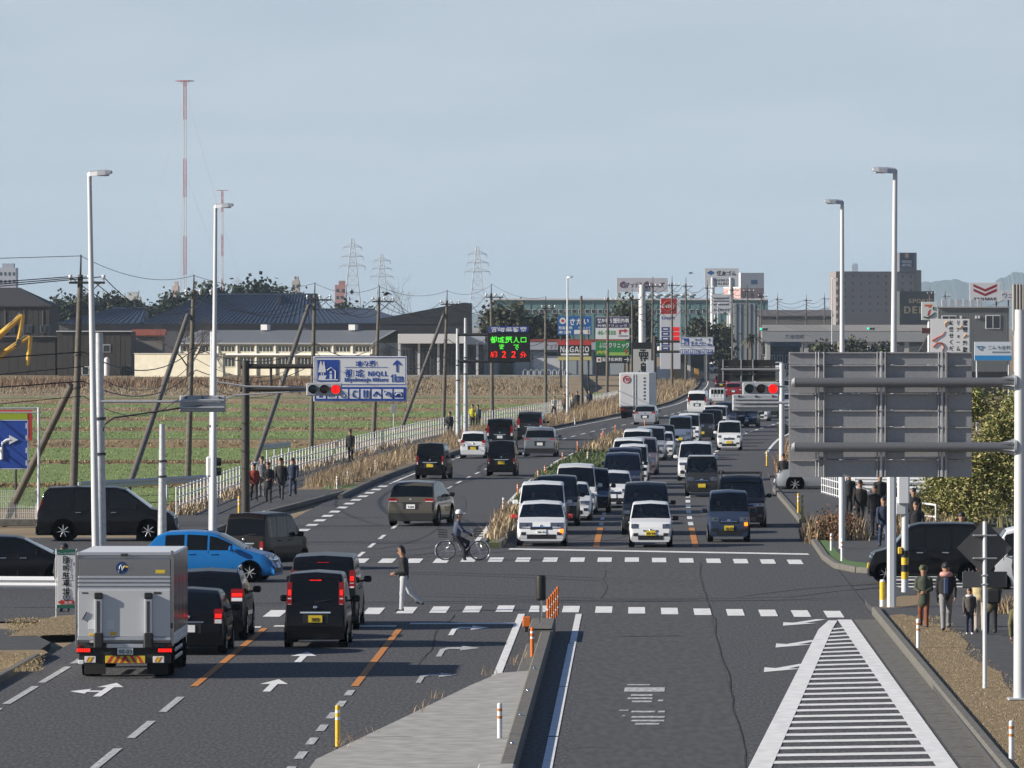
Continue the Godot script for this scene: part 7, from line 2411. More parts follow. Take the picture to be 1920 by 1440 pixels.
func build_plants() -> void:
	var gold := [Color(0.4, 0.3, 0.17), Color(0.3, 0.215, 0.12), Color(0.5, 0.4, 0.25), Color(0.2, 0.135, 0.085), Color(0.12, 0.08, 0.06)]
	verge("tall golden dry grass on the verge along the white fence", -15.6, -13.9, 303, 420, 9000, 0.2, 0.8, gold, 0.009)
	verge("golden dry grass farther along the verge by the white box lorry", -15.8, -13.6, 420, 560, 9000, 0.3, 0.95, gold, 0.013)
	verge("golden dry grass on the bank in the bend", -19.5, -13.8, 560, 820, 10000, 0.35, 1.1, gold, 0.02)
	verge("dry grass tufts on the outer verge in the bend", 6.2, 8.6, 318, 470, 3600, 0.25, 0.85, [Color(0.4, 0.27, 0.13), Color(0.3, 0.18, 0.09), Color(0.24, 0.11, 0.06), Color(0.48, 0.34, 0.18)], 0.025)
	verge("thin dry weeds along the foot of the white fence", -18.9, -17.6, 262, 420, 1900, 0.12, 0.5, gold, 0.02)
	# weeds on the planted median
	var spots := []
	for i in 5200:
		var d := 252.0 + 175.0 * pow(rng.randf(), 1.2)
		var rgt := lerpf(-4.4, -2.2, clampf((d - 262.0) / 65.0, 0, 1))
		spots.append(on_road(lerpf(-5.2 if d < 320 else -5.6, rgt, rng.randf()), d, 0.17))
	stuff(whole("ground_cover", blades(spots, 0.1, 0.34, 0.03, [Color(0.06, 0.11, 0.03), Color(0.09, 0.13, 0.04), Color(0.13, 0.14, 0.06), Color(0.05, 0.08, 0.025)], 2), leaf_mat("leaf"), "low green ground cover on the planted median", "plants"))
	spots = []
	for i in 1500: spots.append(on_road(rng.randf_range(-5.6, -2.2), rng.randf_range(385.0, 440.0), 0.17))
	for i in 260: spots.append(on_road(rng.randf_range(-5.3, -4.7), rng.randf_range(231.0, 262.0), 0.17))
	stuff(whole("dry_grass", blades(spots, 0.2, 0.7, 0.03, gold, 2), leaf_mat("leaf"), "dry tufts at both ends of the planted median", "grass"))
	# dry stalks on the island and verges by the camera
	spots = []
	for e in [[650, 1393], [668, 1386], [700, 1372], [632, 1402], [780, 1335], [790, 1330], [925, 1266], [918, 1264], [970, 1240], [962, 1246], [985, 1232], [820, 1308]]:
		for k in 4: spots.append(ground_at(e[0], e[1], 0.2))
	stuff(whole("dry_stalks_grass", blades(spots, 0.08, 0.28, 0.006, [Color(0.42, 0.3, 0.18), Color(0.3, 0.2, 0.1)], 2, 0.9), leaf_mat("leaf"), "sparse dry stalks along the traffic island edge", "grass"))
	spots = []
	for i in 15000: spots.append(on_road(rng.randf_range(6.45, 7.8), rng.randf_range(100.0, 172.0), 0.14))
	for i in 3000: spots.append(ground_at(rng.randf_range(20, 170), 1158 + rng.randf() * 32, 0.13))
	for i in 2600: spots.append(ground_at(rng.randf_range(-20, 70), 1224 + rng.randf() * 34, 0.13))
	stuff(whole("turf_grass", blades(spots, 0.015, 0.05, 0.006, [Color(0.36, 0.27, 0.15), Color(0.28, 0.2, 0.1), Color(0.46, 0.37, 0.23), Color(0.2, 0.17, 0.08)], 2, 0.9), leaf_mat("leaf"), "short winter-brown turf on the verges near the crossing", "grass"))
	# the thicket and the shrubs at the junction corner
	var at := ground_at(1850, 1000)
	var o := thing("bamboo_thicket", "dense yellow-green bamboo thicket behind the side street", "thicket", at)
	var blobs := []
	for k in 64:   # the face of the thicket runs obliquely back, turned to the sun
		var bx := rng.randf_range(-1.5, 5.0)
		blobs.append([V3(bx, rng.randf_range(0.1, 4.8), -5.0 + (bx + 1.5) * 1.1 + rng.randf_range(-0.8, 0.8)), V3(0.8, 0.75, 0.7)])
	for k in 7: blobs.append([V3(-1.6 + 0.2 * k, rng.randf_range(0.4, 2.2), -5.5 + 0.2 * k), V3(0.6, 0.7, 0.6)])
	part("leaves", leaves(blobs, 95000, 0.14, [Color(0.24, 0.24, 0.07), Color(0.16, 0.19, 0.05), Color(0.34, 0.3, 0.11), Color(0.1, 0.13, 0.03), Color(0.42, 0.36, 0.16)], 0.3, 0.22), leaf_mat("leaf"), o)
	var s := Shape.new()
	for k in 40:
		var x := rng.randf_range(-1.6, 4.4)
		var z := -5.2 + (x + 1.5) * 1.1
		s.path([V3(x, 0, z), V3(x + rng.randfn() * 0.2, 2.2, z), V3(x + rng.randfn() * 0.6, rng.randf_range(3.4, 4.9), z + rng.randfn() * 0.4)], 0.03, 4, 0.01)
	part("stems", s, paint(Color(0.16, 0.15, 0.06), 0.6), o)
	at = ground_at(1572, 1020)
	o = thing("shrub", "reddish brown shrub with dry grass at the junction corner", "shrub", at)
	part("leaves", leaves([[V3(-0.3, 0.45, 0), V3(0.5, 0.4, 0.8)], [V3(0.4, 0.5, -1.5), V3(0.6, 0.5, 1.2)], [V3(0.1, 0.6, -3.0), V3(0.7, 0.5, 1.5)]], 3000, 0.11, [Color(0.2, 0.07, 0.04), Color(0.13, 0.05, 0.03), Color(0.3, 0.17, 0.08), Color(0.09, 0.07, 0.03)], 0.2), leaf_mat("leaf"), o)
	spots = []
	for i in 900: spots.append(V3(rng.randf_range(-1.0, 1.0), 0.0, rng.randf_range(-6.0, 0.5)))
	part("grass_blades", blades(spots, 0.4, 1.1, 0.018, gold, 1), leaf_mat("leaf"), o)
	spots = []
	for i in 1600: spots.append(ground_at(rng.randf_range(1655, 1790), rng.randf_range(950, 1010), 0.1))
	stuff(whole("dry_grass", blades(spots, 0.25, 0.7, 0.022, gold, 1), leaf_mat("leaf"), "dry grass slope between the footway and the bamboo thicket", "grass"))
	at = ground_at(1912, 1150, 0.13)
	spots = []
	for i in 220: spots.append(at + V3(rng.randf_range(-0.6, 1.0), 0, rng.randf_range(-0.6, 0.4)))
	stuff(whole("dry_grass", blades(spots, 0.2, 0.6, 0.016, gold, 2), leaf_mat("leaf"), "dry tuft at the footway edge below the white van", "grass"))
	# trees
	var ever := [Color(0.022, 0.034, 0.014), Color(0.032, 0.046, 0.018), Color(0.045, 0.055, 0.022), Color(0.016, 0.024, 0.012)]
	var grp := "evergreen trees behind the roofs"
	for e in [[118, 562, 60, "rounded dark evergreen behind the timber warehouse"], [160, 548, 90, "dark evergreen behind the first utility pole"], [215, 552, 80, "low dark evergreen left of the tall mast"], [262, 566, 60, "small evergreen at the end of the tiled roof"], [330, 545, 90, "evergreen at the foot of the tall red mast"], [400, 532, 80, "evergreen beside the shorter mast"], [446, 538, 60, "evergreen between the short mast and the big round tree"], [487, 522, 110, "big round evergreen rising over the tiled roof"], [540, 540, 90, "evergreen on the shoulder of the big round tree"]]:
		tree("evergreen_tree", e[3], e[0], e[1], 1240.0, 1.0, e[2] * 0.1, ever, 2600, 0.75, grp)
	for e in [[650, 566, 70, "low evergreen below the first pylon"], [682, 580, 50, "small evergreen beside the pylon's foot"]]:
		tree("evergreen_tree", e[3], e[0], e[1], 1300.0, 1.0, e[2] * 0.105, ever, 1500, 0.75, grp)
	for e in [[930, 574, 60, "dark evergreen behind the LED message board"], [965, 570, 60, "rounded evergreen right of the message board's pole"], [1008, 592, 40, "small evergreen before the teal factory"], [1040, 600, 34, "smallest evergreen beside the blue billboard"]]:
		tree("evergreen_tree", e[3], e[0], e[1], 900.0, 1.2, e[2] * 0.075, [Color(0.035, 0.045, 0.02), Color(0.055, 0.06, 0.028), Color(0.07, 0.065, 0.03)], 1900, 0.5, grp)
	for e in [[1170, 556, 44, "tree under the roof sign with the apple emblem"], [1200, 560, 50, "bushy tree beneath the apple roof sign's post"], [1310, 590, 30, "small bushy tree beside the tyre maker's sign"], [1350, 606, 40, "bushy tree behind the far lamp"], [1545, 650, 60, "shrubby tree below the footbridge"], [1600, 640, 50, "garden tree under the footbridge"], [1655, 652, 40, "flowering garden tree beside the sloping roof"]]:
		tree("broadleaf_tree", e[3], e[0], e[1], 1000.0, 0.0, e[2] * 0.08, [Color(0.05, 0.06, 0.025), Color(0.075, 0.07, 0.035), Color(0.035, 0.045, 0.02)], 1300, 0.5, "trees along the far roadside")
	bare_tree("bare spreading tree before the cream school wall", 352, 592, 795.0, 0.9, 6.2, 0.2, 4)
	bare_tree("bare fan-shaped tree on the skyline between the pylons", 757, 540, 1250.0, 1.0, 5.0, 0.14, 4)
	# palm
	at = point_at(1408, 625, 980.0)
	o = thing("palm_tree", "palm tree with drooping fronds beside the green signal", "tree", V3(at.x, 0, -980.0))
	s = Shape.new()
	s.tube(Vector3.ZERO, V3(0.1, at.y - 0.6, 0), 0.26, 0.2, 8)
	part("trunk", s, paint(Color(0.11, 0.085, 0.06), 0.9), o)
	s = Shape.new()
	s.use_c = true
	for k in 30:
		var a := k * 2.4
		var up := rng.randf_range(-0.35, 0.9)
		var p := V3(0.1, at.y - 0.6, 0)
		var dir := V3(cos(a), up, sin(a)).normalized()
		s.col = Color(0.05, 0.06, 0.025) if up > -0.1 else Color(0.17, 0.12, 0.06)
		for j in 6:
			var q := p + dir * 0.42
			var w := dir.cross(Vector3.UP).normalized() * 0.2 * (1.0 - j / 8.0)
			s.quad(p - w, p + w, q + w * 0.8, q - w * 0.8)
			p = q
			dir = (dir + V3(0, -0.22, 0)).normalized()
	part("fronds", s, leaf_mat("leaf"), o)

# ================================================================ buildings
var bw := 0.0   # width and height of the block last built
var bh := 0.0
func block(called: String, label: String, u0: float, u1: float, v0: float, d: float, base_y: float, depth: float, m: Material, turn := 0.0, cat := "building") -> Node3D:
	var k := d / LENS
	var at := point_at((u0 + u1) * 0.5, LEVEL, d)
	at.y = base_y
	var o := thing(called, label, cat, at, turn)
	bw = (u1 - u0) * k / cos(turn)
	bh = EYE - (v0 - LEVEL) * k - base_y
	slab_box(o, "wall", V3(0, bh * 0.5, -depth * 0.5), V3(bw, bh, depth), m, 0.03)
	return o

func window(o: Node3D, x: float, y: float, w: float, h: float, frame: Material, z := 0.0, bars := 1) -> void:
	var f := slab_box(o, "window", V3(x, y, z + 0.03), V3(w + 0.16, h + 0.16, 0.1), frame, 0.015)
	slab_box(f, "pane", V3(0, 0, 0.035), V3(w, h, 0.05), mat("window_glass", Color(0.03, 0.036, 0.042), 0.08), 0.005)
	for b in bars: slab_box(f, "mullion", V3(-w * 0.5 + w * (b + 1) / (bars + 1), 0, 0.065), V3(0.06, h, 0.03), frame, 0.005)

func hip_roof(o: Node3D, called: String, x0: float, x1: float, y0: float, h: float, depth: float, m: Material, over := 0.4, hip0 := 0.0, hip1 := 0.0, ribs := 0) -> void:
	var a := V3(x0 - over, y0, over)
	var b := V3(x1 + over, y0, over)
	var c := V3(x1 + over, y0, -depth - over)
	var e := V3(x0 - over, y0, -depth - over)
	var r0 := V3(x0 - over + hip0, y0 + h, -depth * 0.5)
	var r1 := V3(x1 + over - hip1, y0 + h, -depth * 0.5)
	var s := Shape.new()
	s.quad(a, b, r1, r0)
	s.quad(c, e, r0, r1)
	s.tri(b, c, r1)
	s.tri(e, a, r0)
	s.quad(e, c, b, a)
	s.box(V3((x0 + x1) * 0.5, y0 - 0.08, over - 0.06), V3(x1 - x0 + over * 2, 0.16, 0.1))
	var rf := part(called, s, m, o)
	for k in ribs:   # standing ridges of the tiles, each a rib of its own
		var t := (k + 0.5) / ribs
		var p := a.lerp(b, t)
		var q := r0.lerp(r1, t)
		s = Shape.new()
		s.tube(p + V3(0, 0.03, 0), q + V3(0, 0.03, 0), 0.09, 0.09, 4, false)
		part("roof_rib", s, m, rf)
	if ribs > 0:
		s = Shape.new()
		s.tube(r0, r1, 0.25, 0.25, 6)
		part("ridge_cap", s, m, rf)

func lattice_mast(o: Node3D, h: float, w0: float, w1: float, r: float, steps: int, cols: Array) -> void:
	var lm := []
	for c in cols: lm.append(Shape.new())
	for i in steps:
		var y0 := h * i / steps
		var y1 := h * (i + 1) / steps
		var a := lerpf(w0, w1, float(i) / steps)
		var b := lerpf(w0, w1, float(i + 1) / steps)
		var s: Shape = lm[int(float(i) / steps * 7) % cols.size()]
		for c in 4:
			var p := V3(a if c in [0, 1] else -a, y0, a if c in [1, 2] else -a)
			var q := V3(b if c in [0, 1] else -b, y1, b if c in [1, 2] else -b)
			s.tube(p, q, r, r, 4, false)
			var e := (c + 1) % 4
			var q2 := V3(b if e in [0, 1] else -b, y1, b if e in [1, 2] else -b)
			s.tube(p, q2, r * 0.6, r * 0.6, 3, false)
			s.tube(q, q2, r * 0.6, r * 0.6, 3, false)
	for i in cols.size(): part("lattice_frame", lm[i], cols[i], o)

func build_far_buildings() -> void:
	var s: Shape
	var o: Node3D
	# hills
	for e in [["hills", 1990.0, [[1380, 600], [1500, 585], [1640, 560], [1740, 528], [1790, 524], [1850, 536], [1880, 520], [1905, 509], [1930, 516], [2010, 500], [2200, 540], [2500, 600]], "faint blue mountain range beyond the hotel"], ["hills", 8400.0, [[-400, 590], [0, 592], [300, 594], [900, 590], [1400, 596], [2400, 590]], "faint low ridge along the horizon"]]:
		s = Shape.new()
		var pts: Array = e[2]
		var d := 14000.0
		var rough_ := FastNoiseLite.new()
		rough_.frequency = 0.02
		for i in pts.size() - 1:
			var n := 14
			for k in n:
				var t0 := float(k) / n
				var t1 := float(k + 1) / n
				var a := point_at(lerpf(pts[i][0], pts[i + 1][0], t0), lerpf(pts[i][1], pts[i + 1][1], smoothstep(0, 1, t0)) + 5.0 * rough_.get_noise_1d(i * 140.0 + k * 10.0), d)
				var b := point_at(lerpf(pts[i][0], pts[i + 1][0], t1), lerpf(pts[i][1], pts[i + 1][1], smoothstep(0, 1, t1)) + 5.0 * rough_.get_noise_1d(i * 140.0 + k * 10.0 + 10.0), d)
				s.quad(V3(a.x, 0, -d + 260), V3(b.x, 0, -d + 260), b, a)
				s.quad(V3(b.x, 0, -d - 260), V3(a.x, 0, -d - 260), a, b)
		setting("hills", s, paint(Color(0.06, 0.075, 0.05), 0.95), e[3], "hills")
	# masts and pylons
	var red := paint(Color(0.42, 0.07, 0.05), 0.6)
	var wht := paint(Color(0.6, 0.6, 0.6), 0.6)
	var at := point_at(347, LEVEL, 1700.0)
	o = thing("radio_mast", "very tall red and white guyed lattice mast with a ring on top", "mast", V3(at.x, 0, -1700))
	var h := point_at(347, 152, 1700.0).y
	lattice_mast(o, h, 0.32, 0.32, 0.07, 42, [red, wht])
	s = Shape.new()
	for k in 8: s.tube(V3(0, h, 0), V3(cos(k * PI / 4) * 2.4, h, sin(k * PI / 4) * 2.4), 0.06, 0.06, 4)
	s.torus(V3(0, h, 0), Vector3.UP, 2.4, 0.07, 16, 4)
	for k in 4: s.tube(V3(0, h - 1.3, 0), V3(cos(k * PI / 2) * 1.3, h, sin(k * PI / 2) * 1.3), 0.05, 0.05, 4)
	part("top_ring_frame", s, red, o)
	for e in [[0.97, 22.0], [0.66, 20.0], [0.35, 14.0]]:
		for a in 3:
			s = Shape.new()
			var f := a * TAU / 3 + 0.4
			s.path([V3(0, h * e[0], 0), V3(cos(f) * e[1] * 0.5, h * e[0] * 0.47, sin(f) * e[1] * 0.5), V3(cos(f) * e[1], 0, sin(f) * e[1])], 0.03, 4)
			part("guy_wire", s, mats["galvanised"], o)
	at = point_at(417, LEVEL, 1750.0)
	o = thing("radio_mast", "shorter red and white mast beside the very tall one", "mast", V3(at.x, 0, -1750))
	h = point_at(417, 357, 1750.0).y
	lattice_mast(o, h, 0.2, 0.2, 0.07, 22, [red, wht])
	s = Shape.new()
	for k in 6: s.tube(V3(0, h, 0), V3(cos(k * PI / 3) * 1.6, h, sin(k * PI / 3) * 1.6), 0.06, 0.06, 4)
	part("top_ring_frame", s, red, o)
	for e in [[661, 448, 1900.0, 3.6, "tall steel pylon left of the second pylon"], [716, 476, 2100.0, 3.0, "slim steel pylon between its two taller neighbours"], [895, 462, 1900.0, 3.4, "tall steel pylon standing alone above the dark roof"], [445, 520, 3000.0, 4.0, "tiny distant pylon beyond the round evergreen"]]:
		at = point_at(e[0], LEVEL, e[2])
		o = thing("steel_pylon", e[4], "pylon", V3(at.x, 0, -e[2]))
		h = point_at(e[0], e[1], e[2]).y
		lattice_mast(o, h, e[3], 0.35, 0.1, 12, [mats["galvanised"]])
		for k in 3:
			var y := h * (0.93 - k * 0.085)
			s = Shape.new()
			var w := 2.6 + 0.5 * k
			for sx in [-1.0, 1.0]:
				s.tube(V3(0, y, 0), V3(sx * w, y - 0.2, 0), 0.09, 0.06, 4)
				s.tube(V3(0, y + 1.0, 0), V3(sx * w, y - 0.2, 0), 0.07, 0.05, 4)
				s.tube(V3(sx * w, y - 0.2, 0), V3(sx * w, y - 1.2, 0), 0.08, 0.08, 4)
			part("crossarm", s, mats["galvanised"], o)
	# hazy towers
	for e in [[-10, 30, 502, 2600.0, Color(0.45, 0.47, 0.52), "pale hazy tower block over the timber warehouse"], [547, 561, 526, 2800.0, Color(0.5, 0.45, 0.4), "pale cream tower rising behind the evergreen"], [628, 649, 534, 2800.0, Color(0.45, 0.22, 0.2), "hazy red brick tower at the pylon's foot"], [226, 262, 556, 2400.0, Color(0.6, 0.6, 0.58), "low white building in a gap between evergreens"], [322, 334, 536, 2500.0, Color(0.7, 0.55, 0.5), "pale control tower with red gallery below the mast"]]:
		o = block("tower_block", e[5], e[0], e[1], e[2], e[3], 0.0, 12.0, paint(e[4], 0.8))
		var n := maxi(2, int(bw / 1.6))
		for r in int(bh / 3.2) - 2:
			for c in n:
				slab_box(o, "window", V3(-bw * 0.5 + bw * (c + 0.5) / n, bh - 2.4 - r * 3.0, 0.02), V3(bw / n * 0.5, 1.3, 0.1), mat("window_glass", Color(0.03, 0.036, 0.042), 0.08), 0.01)
		slab_box(o, "roof_house", V3(bw * 0.1, bh + 0.8, -6), V3(bw * 0.55, 1.8, 6), paint(e[4] * 0.8, 0.8))
	# hotel
	o = block("hotel", "grey brown hotel block with a blue sign tower and rows of small windows", 1566, 1728, 509, 1900.0, 0.0, 5.0, paint(Color(0.25, 0.225, 0.22), 0.85), 0.33)
	var k := 1900.0 / LENS
	var W := bw
	var Hh := bh
	for r in 6:
		for c in 9:
			slab_box(o, "window", V3(-W * 0.5 + 2.6 + c * 2.55, Hh - 1.4 - r * 1.95, 0.03), V3(0.7, 0.75, 0.1), mat("hotel_glass", Color(0.09, 0.1, 0.12), 0.15), 0.01)
	for r in 6: slab_box(o, "balcony", V3(-W * 0.5 + 1.0, Hh - 2.4 - r * 2.3, 0.25), V3(1.6, 1.0, 0.5), paint(Color(0.3, 0.25, 0.22), 0.85), 0.05)
	slab_box(o, "stair_tower", V3(W * 0.5 - 0.9, Hh * 0.5 + 0.2, 0.15), V3(1.9, Hh + 0.4, 0.4), paint(Color(0.2, 0.185, 0.18), 0.85))
	var tw := slab_box(o, "sign_tower", V3(W * 0.5 - 3.9, Hh + 2.4, -2.5), V3(35 * k, 6.0, 5.0), paint(Color(0.16, 0.16, 0.18), 0.8))
	slab_box(tw, "sign_panel", V3(-0.4, 0.8, 2.52), V3(28 * k, 4.2, 0.12), paint(Color(0.03, 0.05, 0.13), 0.6))
	words(tw, "VESSEL", V3(-0.4, 0.4, 2.6), 0.75, mats["sign_white"], 3.2)
	words(tw, "HOTEL", V3(-0.4, -0.6, 2.6), 0.75, mats["sign_white"], 3.0)
	s = Shape.new()
	for q in 8: s.tube(V3(0, 0, 0), V3(cos(q * PI / 4), sin(q * PI / 4), 0) * 0.75, 0.2, 0.1, 4)
	part("logo", s, paint(Color(0.65, 0.4, 0.2), 0.6), tw, V3(-0.4, 2.0, 2.66))
	s = Shape.new()
	for q in 7: s.tube(V3(q * 0.3, 0, 0), V3(q * 0.3, 2.0 + (q % 3) * 0.3, 0), 0.08, 0.08, 4)
	part("antenna_frame", s, mats["galvanised"], o, V3(-W * 0.5 + 5.2, Hh, -1.0))
	# sports shop
	o = block("sports_shop", "dark grey sports shop with cream block letters in front of the hotel", 1686, 1752, 546, 1500.0, 0.0, 4.0, paint(Color(0.075, 0.08, 0.08), 0.8), 0.3)
	k = 1500.0 / LENS
	words(o, "SPORTS", V3(0.9, bh - 2.2, 0.05), 0.95, paint(Color(0.6, 0.5, 0.3), 0.6), 48 * k)
	words(o, "DEPO", V3(0.4, bh - 4.2, 0.05), 1.6, paint(Color(0.6, 0.5, 0.3), 0.6), 58 * k)
	# pink and white tower
	o = block("pink_tower", "pink apartment tower topped by a white sign box", 1388, 1433, 540, 1800.0, 0.0, 9.0, paint(Color(0.5, 0.32, 0.3), 0.8), 0.5)
	slab_box(o, "sign_box", V3(0, bh + 2.0, -4.5), V3(bw, 4.2, 9.0), paint(Color(0.7, 0.71, 0.72), 0.7))
	slab_box(o, "logo", V3(0.6, bh + 1.6, 0.06), V3(2.0, 1.2, 0.1), paint(Color(0.1, 0.2, 0.35), 0.7))
	for r in 5:
		for c in 3: slab_box(o, "window", V3(-bw * 0.32 + c * bw * 0.32, bh - 2.0 - r * 2.6, 0.05), V3(0.9, 1.2, 0.1), mat("hotel_glass", Color(0.09, 0.1, 0.12), 0.15))
	# teal factory
	var teal := ground_mat("teal_sheet", Color(0.1, 0.2, 0.2), Color(0.14, 0.25, 0.25), 8.0, 0.02, 61, 0.6)
	o = block("factory_hall", "long teal factory hall with a strip of windows behind the car shops", 925, 1440, 562, 1500.0, 0.0, 40.0, teal)
	k = 1500.0 / LENS
	for c in 40: window(o, -bw * 0.5 + 2.0 + c * (bw - 3.0) / 40.0, bh - 2.6, (bw - 3.0) / 40.0 * 0.6, 0.8, wht, 0.0, 0)
	slab_box(o, "roof_edge", V3(0, bh + 0.1, 0.2), V3(bw, 0.4, 0.6), wht)
	for c in 26: slab_box(o, "wall_rib", V3(-bw * 0.5 + (c + 0.5) * bw / 26, bh * 0.5, 0.04), V3(0.12, bh - 0.3, 0.1), teal, 0.01)
	for c in 7:
		s = Shape.new()
		s.lathe(Vector3.ZERO, [[0.5, 0.0], [0.5, 0.5], [0.95, 0.6], [0.9, 0.95], [0.0, 1.1]], Basis.IDENTITY, 10)
		part("roof_vent", s, mats["galvanised"], o, V3(bw * 0.04 + c * 1.9, bh + 0.3, -2.0))
	# timber warehouses and excavators
	var timber := ground_mat("timber", Color(0.035, 0.032, 0.03), Color(0.085, 0.075, 0.068), 2.5, 0.05, 62, 0.9)
	o = block("timber_warehouse", "dark timber warehouse with a low gabled roof beside the excavators", -70, 93, 572, 830.0, 1.2, 16.0, timber)
	k = 830.0 / LENS
	hip_roof(o, "roof", -bw * 0.5, bw * 0.5, bh - 0.1, 2.3, 16.0, paint(Color(0.035, 0.033, 0.034), 0.8), 0.3, bw * 0.42, bw * 0.42)
	for c in 16: slab_box(o, "plank", V3(-bw * 0.5 + (c + 0.5) * bw / 16, bh * 0.5, 0.05), V3(bw / 16 - 0.04, bh - 0.2, 0.06 + 0.02 * (c % 2)), timber, 0.01)
	for c in 5: slab_box(o, "post", V3(-bw * 0.5 + 0.6 + c * bw / 4.6, bh * 0.55, 0.12), V3(0.12, bh * 0.75, 0.08), paint(Color(0.13, 0.11, 0.1), 0.9))
	for c in 5: window(o, -bw * 0.5 + 1.6 + c * bw / 5, bh * 0.66, 1.0, 0.8, paint(Color(0.11, 0.12, 0.13), 0.7), 0.08)
	o = block("lean_to_shed", "low dark shed along the front of the timber warehouse", -70, 104, 632, 822.0, 1.2, 5.0, timber)
	slab_box(o, "roof", V3(0, bh + 0.06, -2.4), V3(bw + 0.4, 0.14, 5.6), paint(Color(0.16, 0.15, 0.15), 0.8))
	for c in 10: slab_box(o, "plank", V3(-bw * 0.5 + (c + 0.5) * bw / 10, bh * 0.5, 0.04), V3(bw / 10 - 0.05, bh - 0.1, 0.05), timber, 0.01)
	o = block("plank_shed", "brown plank building with pale roof edge behind the second lamp post", 108, 246, 622, 818.0, 1.2, 10.0, timber)
	slab_box(o, "roof_edge", V3(0, bh + 0.05, 0.1), V3(bw + 0.3, 0.12, 0.4), wht)
	for c in 14: slab_box(o, "plank", V3(-bw * 0.5 + (c + 0.5) * bw / 14, bh * 0.5, 0.04), V3(bw / 14 - 0.05, bh - 0.1, 0.05 + 0.02 * (c % 3)), timber, 0.01)
	window(o, -bw * 0.5 + 5.6, bh * 0.62, 1.6, 0.8, wht, 0.06)
	window(o, -bw * 0.5 + 3.8, 0.6, 1.5, 0.9, wht, 0.06)
	s = Shape.new()
	s.lathe(V3(-bw * 0.5 + 6.1, 0, 0.8), [[0.32, 0.0], [0.35, 0.3], [0.35, 2.0], [0.25, 2.2], [0.0, 2.3]], Basis.IDENTITY, 12)
	part("gas_tank", s, wht, o)
	for e in [[-14, 640, 41, 592, 34, 640, "yellow excavator with its boom raised beside the timber warehouse"], [-8, 665, 55, 632, 51, 690, "yellow excavator with its bucket lowered beside the timber warehouse"]]:
		var d := 805.0
		o = thing("excavator", e[6], "excavator", V3(point_at(e[0] - 20, 700, d).x, 1.1, -d))
		var p0 := point_at(e[0] - 16, e[1] + 26, d) - o.position
		var p1 := point_at(e[2], e[3], d) - o.position
		var p2 := point_at(e[4], e[5], d) - o.position
		var yel := mat("digger_yellow", Color(0.62, 0.36, 0.03), 0.5)
		s = Shape.new()
		s.path([p0, p0.lerp(p1, 0.45) + V3(-0.1, 0.35, 0), p1], 0.5, 4, 0.3)
		part("boom", s, yel, o)
		s = Shape.new()
		s.path([p1 + V3(0.05, 0.15, 0), p1.lerp(p2, 0.5) + V3(0.08, 0, 0), p2], 0.36, 4, 0.22)
		part("stick", s, yel, o)
		s = Shape.new()
		s.plate(PackedVector2Array([V2(-0.1, 0.3), V2(0.35, 0.2), V2(0.4, -0.3), V2(-0.1, -0.75), V2(-0.55, -0.6), V2(-0.2, -0.4)]), -0.4, 0.4)
		part("bucket", s, mats["dark_metal"], o, p2)
		s = Shape.new()
		s.tube(p0.lerp(p1, 0.35) + V3(0.1, 0.55, 0.2), p1 + V3(-0.3, 0.32, 0.2), 0.07, 0.06, 6)
		part("hydraulic_ram", s, mats["chrome"], o)
		slab_box(o, "house", p0 + V3(-0.4, 0.1, 0), V3(2.4, 1.5, 2.2), yel, 0.1)
		slab_box(o, "cab", p0 + V3(0.5, 0.6, 0.7), V3(0.9, 1.5, 0.9), mats["glass"], 0.1)
		for z in [-0.9, 0.9]: slab_box(o, "track", V3(p0.x - 0.3, 0.35, z), V3(3.0, 0.7, 0.5), mats["rubber"], 0.2)
	# blue tiled hall
	var tile := ground_mat("blue_tile", Color(0.022, 0.032, 0.055), Color(0.05, 0.068, 0.105), 3.0, 0.05, 63, 0.45)
	o = block("tiled_hall", "long hall with a dark blue tiled roof behind the school", 112, 560, 606, 1000.0, 1.2, 26.0, paint(Color(0.1, 0.1, 0.11), 0.8))
	k = 1000.0 / LENS
	hip_roof(o, "roof", -bw * 0.5, -bw * 0.5 + 12.0, bh, 2.2, 18.0, tile, 0.5, 8.0, 0.0, 14)
	hip_roof(o, "roof", -bw * 0.5 + 12.5, bw * 0.5 + 3.0, bh, 4.3, 24.0, tile, 0.5, 9.0, 1.0, 40)
	slab_box(o, "gable", V3(bw * 0.5 - 3.0, bh + 1.9, -12), V3(0.4, 4.6, 9.0), paint(Color(0.02, 0.022, 0.03), 0.6))
	o = block("tiled_wing", "low wing with a dark blue tiled roof between the hall and the black gable", 560, 770, 606, 990.0, 1.2, 20.0, paint(Color(0.1, 0.1, 0.11), 0.8))
	hip_roof(o, "roof", -bw * 0.5, bw * 0.5, bh, 2.0, 20.0, tile, 0.5, 0.0, 6.0, 22)
	o = block("black_gable_hall", "hall with a black slate roof rising to a blunt gable", 712, 884, 604, 985.0, 1.2, 18.0, paint(Color(0.025, 0.027, 0.034), 0.6))
	s = Shape.new()
	s.plate(PackedVector2Array([V2(-bw * 0.5, bh - 0.3), V2(bw * 0.5, bh - 0.3), V2(bw * 0.5, bh + 2.8), V2(bw * 0.42, bh + 2.9), V2(-bw * 0.5, bh + 0.5)]), -17.5, 0.1)
	part("roof", s, paint(Color(0.022, 0.024, 0.03), 0.55), o)
	# cream school
	var cream := ground_mat("cream_wall", Color(0.56, 0.52, 0.4), Color(0.68, 0.64, 0.52), 9.0, 0.02, 64, 0.85)
	o = block("school_building", "long cream school with two rows of windows and a grey metal roof", 335, 700, 643, 818.0, 1.2, 10.0, cream, -0.42)
	var sw := bw
	var sh := bh
	var mroof := ground_mat("metal_roof", Color(0.2, 0.21, 0.22), Color(0.27, 0.28, 0.29), 6.0, 0.03, 65, 0.5)
	s = Shape.new()
